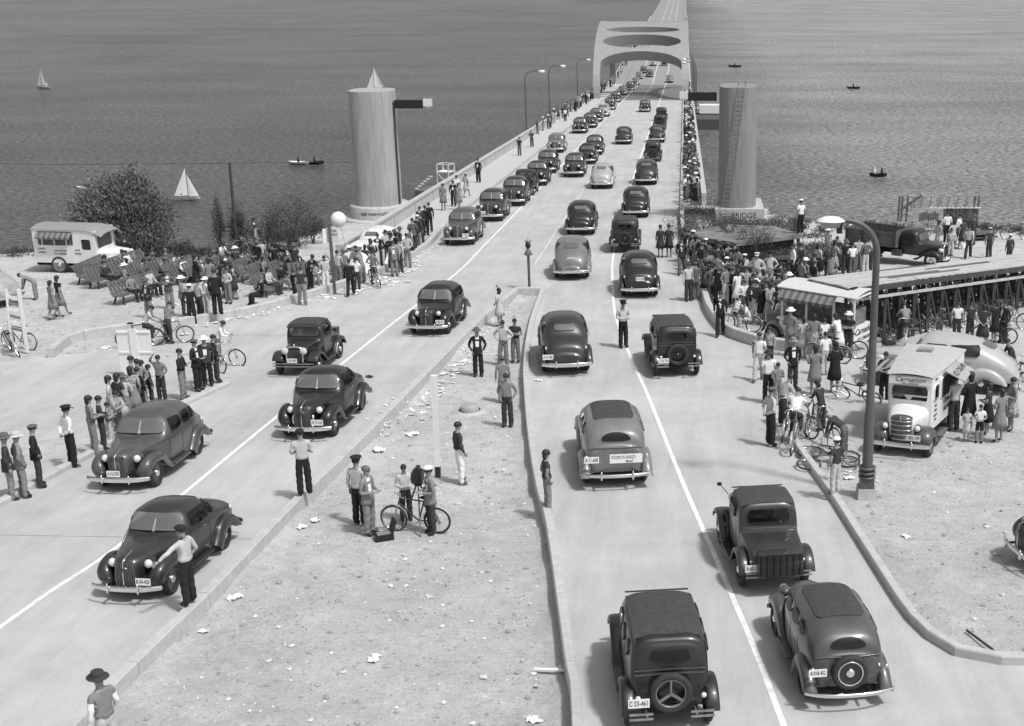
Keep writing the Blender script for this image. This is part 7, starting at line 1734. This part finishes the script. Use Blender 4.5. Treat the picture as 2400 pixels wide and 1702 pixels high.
 (520, 640, -110, 'lean', 'ss', 'w', 'd', 'hair', .95, 'man in white shirt leaning over a bench back', {}),
 (655, 640, -110, 'sit', 'ls', 'k', 'd', 'hair', 1.0, 'person in black seated right of the man on the bench', {}),
 (672, 632, -100, 'sit2', 'ls', 'w', 'l', 'hair', .95, 'person in white seated right of the one in black', {}),
 # right side
 (1548, 604, 175, 'stand', 'ct', 'd', 'd', 'bonnet', .98, 'woman in dark coat, left of a pair walking by the right kerb', {}),
 (1568, 603, 175, 'stand', 'ct', 'd', 'd', 'bonnet', .98, 'woman in dark coat, right of a pair walking by the right kerb', {}),
 (1598, 644, 175, 'walk', 'jk', 'd', 'g', 'hair', 1.05, 'man in dark suit walking toward the camera outside the right kerb', {}),
 (1613, 706, -150, 'stand', 'ls', 'l', 'd', 'hair', .98, 'person in pale top and dark trousers on the road by the right kerb', {}),
 (1630, 704, 10, 'stand', 'jk', 'g', 'g', 'flat', .98, 'man in dark grey suit and cap on the road by the right kerb', {}),
 (1688, 788, 175, 'walk', 'jk', 'k', 'k', 'hair', 1.02, 'man in black suit walking outside the right terrace kerb', {}),
 (1722, 760, -60, 'sit2', 'ss', 'w', 'd', 'hair', .95, 'boy in white shirt and dark trousers sitting on the terrace kerb', dict(dz=.1)),
 (1757, 772, 100, 'sit2', 'ss', 'w', 'l', 'hair', .95, 'boy in white shirt and pale trousers sitting on the terrace kerb', dict(dz=.1)),
 (1850, 835, -30, 'front', 'jk', 'm', 'm', 'straw', 1.02, 'man in pale grey suit and white hat facing the ice cream stand', dict(dz=.0)),
 (1881, 838, 10, 'front', 'dr', 'l', 's', 'longhair', .86, 'girl in striped skirt at the ice cream stand', dict(dz=.0)),
 (1906, 842, 0, 'front', 'dr', 'm', 'f', 'longhair', .96, 'woman in flowered skirt at the ice cream stand', dict(dz=.0)),
 (1930, 838, 20, 'front', 'sh', 'w', 'm', 'hair', .84, 'boy in white shirt and shorts at the ice cream stand', dict(dz=.0)),
 (1966, 838, 40, 'lean', 'dr', 'w', 'w', 'longhair', .94, 'woman in white dress astride a bicycle at the stand end', dict(dz=.0)),
 (1986, 836, 170, 'crossed', 'ss', 'k', 'd', 'straw', .95, 'man in black shirt with folded arms and pale hat at the stand end', {}),
 (1828, 790, 30, 'stand', 'ls', 'w', 'd', 'hair', .95, 'person in white behind the pale grey suit', {}),
 (1795, 745, 20, 'stand', 'jk', 'g', 'g', 'fedora', 1.0, 'man in dark overalls by the stand bonnet', {}),
 (1773, 684, 175, 'hips', 'ls', 'l', 'l', 'peaked', 1.0, 'left one of two men in ties on the lumber', dict(hat='l', dz=.25)),
 (1803, 680, 175, 'hips', 'ls', 'l', 'l', 'peaked', 1.0, 'right one of two men in ties on the lumber', dict(dz=.25)),
 (1748, 715, 160, 'stand', 'dr', 'l', 'l', 'longhair', 1.0, 'woman in long pale dress below the two men in ties', {}),
 (1745, 672, 30, 'stand', 'ss', 'l', 'm', 'sailor', .9, 'person in white cap beside the two men in ties', {}),
 (1858, 655, 100, 'stand', 'ls', 'w', 'k', 'hair', 1.0, 'man in white shirt and black trousers by the plank crib', {}),
 (1876, 655, 60, 'stand', 'jk', 'k', 'k', 'hair', 1.02, 'man in black suit by the plank crib', {}),
 (1905, 655, 60, 'sit', 'jk', 'k', 'k', 'hair', 1.0, 'man in black seated on the ground beside the trestle start', {}),
 (1922, 652, 40, 'sit', 'jk', 'k', 'd', 'hair', 1.0, 'second seated man in black beside the trestle start', {}),
 (1945, 656, -30, 'sit2', 'jk', 'm', 'm', 'flat', 1.0, 'man in grey seated where the trestle deck begins', {}),
 (1876, 548, 30, 'stand', 'ss', 'w', 'k', 'sailor', 1.0, 'man in white cap standing on the shelter roof corner', dict(dz=1.45)),
 (1997, 586, 10, 'stand', 'ss', 'w', 'k', 'hair', 1.0, 'man in white shirt at the tail of the dump truck', {}),
 (1938, 612, 5, 'stand2', 'vs', 'm', 'm', 'straw', 1.0, 'man in overalls and pale hat watching the dump truck', {}),
 (1960, 632, 0, 'pockets', 'ls', 'd', 'd', 'hair', .97, 'boy in dark shirt right of the man in overalls', {}),
 (1980, 642, 0, 'hips', 'ls', 'm', 'm', 'flat', 1.0, 'man in grey jacket leaning back near the street lamp arm', {}),
 (2010, 636, 5, 'hips', 'ls', 'l', 'm', 'hair', 1.0, 'man in pale shirt with elbows out, left of the street lamp', {}),
 (2036, 634, 10, 'stand', 'ls', 'l', 'd', 'hair', .98, 'man in pale shirt half hidden by the street lamp', {}),
 (2218, 566, 10, 'front', 'ls', 'w', 'k', 'hair', 1.0, 'man in white shirt beyond the bonnet of the dump truck', {}),
 (2247, 570, 30, 'stand2', 'ls', 'w', 'd', 'hair', .97, 'boy in white shirt beyond the dump truck radiator', {}),
 (2227, 600, 170, 'front', 'ss', 'l', 'l', 'hair', .8, 'child sitting up on the dump truck mudguard', dict(dz=.5)),
 (2268, 604, -20, 'walk', 'ls', 'l', 'd', 'hair', 1.02, 'man in pale shirt striding past the dump truck with a pail', {}),
 (2317, 602, 20, 'stand', 'ss', 'd', 'd', 'flat', .95, 'boy in cap on the bright dirt right of the dump truck', dict(hat='l')),
 (2364, 618, 20, 'stand', 'ls', 'd', 'd', 'sailor', .9, 'person in white cap at the right edge beyond the trestle', {}),
 # lower right
 (1778, 893, 165, 'walk', 'ss', 'w', 'l', 'hair', .97, 'young man in white open shirt and spotted trousers on the roadway', {}),
 (1802, 868, 170, 'walk', 'ss', 'f', 'k', 'longhair', .9, 'girl in patterned blouse behind the man in white open shirt', {}),
 (1800, 945, 10, 'stand', 'ss', 'w', 'k', 'fedora', .98, 'man in white shirt and dark hat seen from behind near the bicycles', dict(hat='d')),
 (1822, 950, 20, 'front', 'ss', 'm', 'm', 'hair', .8, 'boy in grey shirt beside the man in dark hat', {}),
 (1857, 910, -165, 'pockets', 'jk', 'k', 'd', 'fedora', .97, 'man in pale hat and black jacket on the lay-by', dict(hat='m')),
 (1908, 925, 10, 'front', 'ct', 'm', 'm', 'bonnet', .97, 'woman in mid grey coat seen from behind on the lay-by', {}),
 (1955, 920, 10, 'crossed', 'ct', 'k', 'k', 'bonnet', 1.0, 'woman in long black coat seen from behind on the lay-by', dict(hat='k')),
 (1932, 880, 20, 'stand', 'ss', 'w', 'l', 'hair', .88, 'boy in white shirt between the grey and black coats', {}),
 (1805, 1046, -60, 'behind', 'ls', 'l', 'k', 'flat', 1.0, 'man in grey cap and pale shirt standing by the bicycles', {}),
 (1833, 1000, -60, 'lean', 'ls', 'l', 'd', 'hair', .93, 'boy in pale shirt leaning over a bicycle', {}),
 (1860, 1040, -20, 'ride', 'ss', 'w', 'd', 'hair', .95, 'boy in white shirt seated on a bicycle at the kerb end', dict(dz=0.0)),
 (1925, 1010, 40, 'lean', 'ls', 'd', 'd', 'longhair', .9, 'dark-haired youth crouched over the bicycle heap', {}),
 (1978, 1068, 60, 'bend', 'ls', 'd', 'g', 'hair', .92, 'boy in dark jacket bending over the bicycle heap', {}),
 (1957, 1160, 40, 'pockets', 'ss', 'd', 'l', 'sailor', .86, 'boy in white cap and pale trousers on the right kerb by the lamp', dict(dz=.14)),
 (2072, 935, 160, 'front', 'ss', 'd', 'k', 'hair', .95, 'person reading a paper behind the street lamp', {}),
 (2080, 880, 170, 'stand', 'ss', 'd', 'd', 'hair', .92, 'dark-shirted youth beside the ice cream truck roof', {}),
 (2122, 800, 10, 'ride', 'ss', 'm', 'd', 'hair', .9, 'boy on a bicycle in front of the trestle legs', {}),
 (2241, 793, 175, 'stand', 'ss', 'w', 'd', 'hair', .86, 'boy in white shirt behind the pale saloon roof, left of two', {}),
 (2272, 793, 175, 'stand', 'vs', 'd', 'd', 'hair', .86, 'boy in white front and dark sleeves behind the pale saloon, right of two', {}),
 (2350, 800, 130, 'stand', 'ls', 'd', 'd', 'hair', .95, 'dark figure by the bicycles at the right edge', {}),
 (2372, 905, 100, 'lean', 'ls', 'd', 'm', 'hair', 1.0, 'person with a bicycle right of the pale saloon tail', {}),
 (2234, 1008, 20, 'front', 'ls', 'l', 'd', 'hair', 1.0, 'person with pale top at the serving hatch of the ice cream truck', {}),
 (2268, 1008, 30, 'front', 'ct', 'k', 'k', 'bonnet', 1.05, 'woman in black coat buying at the ice cream truck', {}),
 (2264, 1032, 175, 'front', 'dr', 'l', 'l', 'longhair', .58, 'little girl in pale dress by the ice cream truck', {}),
 (2294, 1034, 170, 'front', 'sh', 'w', 'k', 'hair', .66, 'small boy in white shirt and dark shorts by the ice cream truck', {}),
 (2312, 1016, 60, 'front', 'dr', 'd', 'k', 'longhair', .93, 'woman in dark dress waiting at the ice cream truck', {}),
 (2340, 1033, 30, 'front', 'dr', 'm', 'm', 'longhair', .93, 'woman in belted grey dress waiting at the ice cream truck', {}),
 (2368, 1004, 100, 'front', 'dr', 'm', 'f', 'hair', .95, 'person in patterned clothes at the right edge of the truck queue', {}),
 (2205, 985, 30, 'stand', 'ls', 'm', 'm', 'hair', .95, 'person close to the rear wheel of the ice cream truck', {}),
]
for row in NEAR:
    who(*row[:10], **dict(row[10]))
# crowds: dense strips, each figure placed on its own
rs = random.Random(21)
TOPN = {'w': 'white', 'l': 'pale', 'm': 'grey', 'g': 'dark grey', 'd': 'dark', 'k': 'black', 's': 'striped', 'f': 'flowered'}
NOUN = {'ls': 'shirt', 'ss': 'light polo', 'jk': 'jacket', 'dr': 'dress', 'ct': 'coat', 'vs': 'waistcoat'}
HATN = {'hair': 'bareheaded man', 'longhair': 'dark-haired woman', 'bonnet': 'woman in hat', 'fedora': 'man in brimmed hat', 'flat': 'man in flat cap', 'straw': 'man in straw hat', 'sailor': 'man in white cap', 'peaked': 'man in peaked cap'}
used = {}
def crowd(spots, zone, dz=None, fbase=0, fs=60, ywt=.45):
    for (u, v) in spots:
        fem = rs.random() < .35
        of = rs.choice(['dr', 'dr', 'ct']) if fem else rs.choice(['jk', 'jk', 'jk', 'ls', 'ss', 'ls', 'vs'])
        top = rs.choice('wlmddkkg') if of in ('ls', 'ss') else (rs.choice('lmdfk') if of == 'dr' else rs.choice('mgdkk')); bot = top if of in ('dr', 'jk', 'ct') and rs.random() < .7 else rs.choice('mgdkl')
        hd = rs.choice(['longhair', 'longhair', 'bonnet']) if fem else rs.choice(['hair', 'hair', 'hair', 'hair', 'fedora', 'fedora', 'flat', 'flat', 'hair', 'straw', 'sailor'])
        BN = {'w': 'white', 'l': 'pale', 'm': 'grey', 'g': 'dark grey', 'd': 'dark', 'k': 'black', 's': 'striped', 'f': 'flowered'}
        for _ in range(40):
            lb2 = f"{HATN[hd]} in {TOPN[top]} {NOUN[of]}".replace('light ', '') + (f" and {BN[bot]} {'trousers' if of in ('ls', 'ss', 'vs', 'jk') else ''}".rstrip() if of in ('ls', 'ss', 'vs', 'jk') else '') + f" {zone}"
            if lb2 not in used: break
            top = rs.choice('wlmgdk') if of != 'dr' else rs.choice('wlmgdkfs'); bot = rs.choice('lmgdk') if of not in ('dr', 'ct') else top; hd = rs.choice(['longhair', 'bonnet', 'bonnet']) if fem else rs.choice(['hair', 'fedora', 'flat', 'fedora', 'flat', 'straw', 'hair'])
        used[lb2] = 1
        who(u, v, fbase + rs.uniform(-fs, fs), rs.choice(['stand', 'stand2', 'hips', 'front', 'crossed', 'pockets', 'behind']), of, top, bot, hd, rs.uniform(.9, 1.03), lb2, dz=dz, group='crowd ' + zone)
def strip(n, a, b, jit):
    out = []
    for i in range(n):
        t = (i + .5) / n; out.append((a[0] + (b[0] - a[0]) * t + rs.uniform(-jit, jit), a[1] + (b[1] - a[1]) * t + rs.uniform(-jit * .3, jit * .3)))
    return sorted(out, key=lambda q: q[1])
# right sidewalk: two abreast from the shelter up to the arch (laid out along the walk in metres)
def walk_spots(n, x0, x1, y0, y1, pw=1.0):
    out = []
    for i in range(n):
        y = y0 + (y1 - y0) * ((i + rs.random() * .8) / n) ** pw; x = rs.uniform(x0, x1); out.append((x, y))
    return out
def crowd_xy(spots, zone, fbase=0, fs=70):
    P_ = []
    for x, y in spots:
        z = gz(y) + .2 - CAMH; cc, ss = math.cos(TH), math.sin(TH); dd = y * cc - z * ss; P_.append((PX + FOC * x / dd, PY - FOC * (y * ss + z * cc) / dd))
    crowd(P_, zone, .2, fbase, fs)
crowd_xy(walk_spots(34, .0, 1.05, 85, 104), 'beside the right pylon')
crowd_xy(walk_spots(40, .0, 1.05, 104, 142), 'on the right sidewalk')
crowd_xy(walk_spots(14, -17.0, -16.2, 150, 200), 'at the left parapet')
# right terrace: along the curved kerb and before the shelter
crowd(strip(9, (1610, 602), (1640, 655), 8), 'by the flat shelter')
crowd(strip(12, (1640, 636), (1725, 650), 12), 'before the flat shelter')
crowd(strip(15, (1640, 690), (1735, 722), 16), 'inside the kerb bend')
crowd(strip(8, (1740, 738), (1825, 765), 12), 'by the seated boys')
crowd(strip(7, (1760, 715), (1860, 735), 12), 'by the white stand')
crowd(strip(9, (1650, 665), (1760, 690), 14), 'between shelter and kerb bend')
crowd(strip(6, (1830, 700), (1900, 690), 14), 'behind the white stand')
crowd(strip(6, (1900, 650), (2040, 640), 10), 'below the dump truck')
crowd(strip(4, (2180, 585), (2300, 575), 12), 'near the shed skeleton')
crowd(strip(3, (2300, 820), (2380, 790), 14), 'behind the pale saloon')
crowd(strip(9, (560, 700), (480, 690), 22), 'among the benches')
crowd(strip(7, (700, 650), (600, 640), 22), 'at the upper benches')
crowd(strip(6, (800, 660), (880, 640), 16), 'by the white saloons')
crowd(strip(5, (920, 632), (975, 590), 8), 'at the sidewalk start', fbase=-20)
crowd(strip(5, (290, 1012), (345, 960), 10), 'behind the kerb row')
# seated rows on the benches
SEATED = [('k', 'k', 'hair', 'black-clad man'), ('d', 'd', 'fedora', 'dark-clad man in brimmed hat'), ('m', 'm', 'hair', 'grey-clad man'), ('g', 'g', 'longhair', 'woman in dark grey'), ('w', 'd', 'flat', 'man in white shirt and cap'), ('l', 'k', 'hair', 'man in pale shirt'), ('k', 'm', 'fedora', 'black-jacketed man in hat'), ('d', 'k', 'hair', 'dark figure'), ('m', 'd', 'longhair', 'woman in grey'), ('k', 'g', 'flat', 'black-clad man in cap'), ('d', 'd', 'straw', 'dark-clad man in white hat'), ('g', 'm', 'fedora', 'man in dark grey with hat'), ('m', 'k', 'flat', 'grey-clad man in cap'), ('l', 'd', 'longhair', 'woman in pale blouse'), ('w', 'm', 'hair', 'bareheaded man in white')]
BW = ['nearest the lunch truck', 'second from the lunch truck', 'with the clear back', 'left of the widest one', 'in the terrace middle', 'behind the tall man in black', 'under the leaning man', 'under the standing man', 'above the seated man in black', 'near the open black coat', 'behind the sign post', 'just above the curved kerb', 'lying low']
k = 0
for i, (p, f) in enumerate(BENCHES[:13]):
    for off in ((-.75, .35) if i % 3 != 1 else (.1,)):
        a = R(f); q = p + Vector((math.cos(a) * off - math.sin(a) * .10, math.sin(a) * off + math.cos(a) * .10, -.01)); tp, bt, hd, nm = SEATED[(k * 7) % 15]; k += 1
        person(q, f + rs.uniform(-12, 12), rs.choice(['sit', 'sit2', 'sit']), 'dr' if hd == 'longhair' and False else rs.choice(['ls', 'jk']), tp, bt, hd, rs.uniform(.92, 1), f"{nm} seated on the bench {BW[i]}")
# far strips where nobody can be told apart: one mass each
def far_crowd(spots, label_name):
    mb = MB(); mats = [SKIN, CL['w'], CL['l'], CL['m'], CL['d'], CL['k'], HAIRD]
    for x, y in spots:
        a = rs.uniform(0, 6.28); c, s_ = math.cos(a), math.sin(a); z = gz(y) + .2; t = rs.choice([1, 2, 3, 4, 4, 5, 5]); b = rs.choice([3, 4, 5, 5]); h = rs.uniform(.9, 1.03)
        mb.lathe([(.10, 0), (.13, .5), (.16, .9), (.15, 1.0)], (x, y, z), 7, mi=b, sy=.8).lathe([(.16, .9), (.19, 1.25), (.20, 1.38), (.08, 1.46)], (x, y, z), 7, mi=t, sy=.7); mb.ell((x, y, z + 1.60 * h), (.09, .10, .12), 7, 5, 0); mb.ell((x, y - .01, z + 1.65 * h), (.10, .11, .10), 7, 4, rs.choice([6, 6, 5, 1]), z0=-.2)
    mb.obj(label_name, mats, kind='stuff')
far_crowd(walk_spots(110, .0, 1.05, 142, 236), 'distant_crowd'); far_crowd(walk_spots(60, .1, 1.0, 240, 330), 'distant_crowd'); far_crowd(walk_spots(38, -17.0, -16.0, 196, 262), 'distant_crowd'); far_crowd(walk_spots(60, -17.0, -16.0, 262, 520), 'distant_crowd')
# bicycles
for (u, v, f, pt, lb, roll) in [(975, 1222, 82, 'd', 'dark bicycle standing behind the tripod', 0), (330, 812, -75, 'd', 'bicycle ridden by the boy behind the notice board', 0), (400, 806, -70, 'm', 'bicycle held by the boy in grey sweater', 3), (525, 856, -100, 'w', 'pale bicycle with its front wheel toward the road', 4), (498, 868, -130, 'm', 'bicycle behind the man in white straw hat', -6),
        (560, 598, -70, 'm', 'bicycle at the shore under the utility pole', 0), (860, 1048, 10, 'm', None, 0), (1861, 1052, -12, 'm', 'bicycle ridden by the boy in white shirt at the kerb end', 0), (1838, 1022, -10, 'd', 'bicycle just left of the boy in white shirt at the kerb end', 5), (1905, 1010, -20, 'd', 'upright bicycle at the top of the heap', -8), (1925, 1040, 30, 'm', 'bicycle with white handlebar in the heap', 10),
        (2012, 935, 60, 'd', 'bicycle lying toward the left of the street lamp', -35), (1978, 840, 80, 'd', 'bicycle at the right end of the ice cream stand', 4), (1940, 850, 70, 'd', 'bicycle ridden by the woman in white dress', 0), (2122, 812, -10, 'd', 'bicycle in front of the trestle legs', 0), (2222, 782, 80, 'd', 'bicycle leaning by the trestle behind the pale saloon', 8),
        (2330, 800, 75, 'd', 'bicycle right of the two boys behind the pale saloon', -6), (2368, 770, 80, 'm', 'bicycle farthest right under the trestle', 8), (2380, 560, 80, 'd', 'bicycle at the right edge on the shore', 0), (880, 670, -150, 'm', 'bicycle held by the boy in grey shirt near the white cars', 4), (1735, 775, 70, 'd', 'bicycle between the two seated boys', 5), (2375, 905, 20, 'm', 'bicycle right of the pale saloon tail', 5), (45, 815, 70, 'd', 'bicycle behind the barrier at the left edge', 8), (35, 828, 40, 'd', 'second bicycle heaped behind the barrier at the left edge', -12)]:
    if lb is None: continue
    p = G(u, v); bike((p.x, p.y, gz(p.y) + (0 if on_road(p.x, p.y) else ground(p.x, p.y))), f, lb, paint=pt, roll=roll)
for (u, v, f, lb, rx) in [(1935, 1085, 70, 'upper bicycle lying flat in the heap by the right kerb', 84), (1950, 1105, 100, 'lower bicycle lying flat in the heap by the right kerb', 86)]:
    p = G(u, v); bike((p.x, p.y, gz(p.y) + .08), f, lb, paint='g', roll=rx)
# things in hands
p = G(2268, 604); o = MB().lathe([(.10, 0), (.13, .28), (.12, .28), (.10, .02), (0, .02)], n=16).obj('pail', WHITE, label='white pail carried past the dump truck', cat='pail'); o.location = (p.x - .28, p.y - .05, p.z + .5)
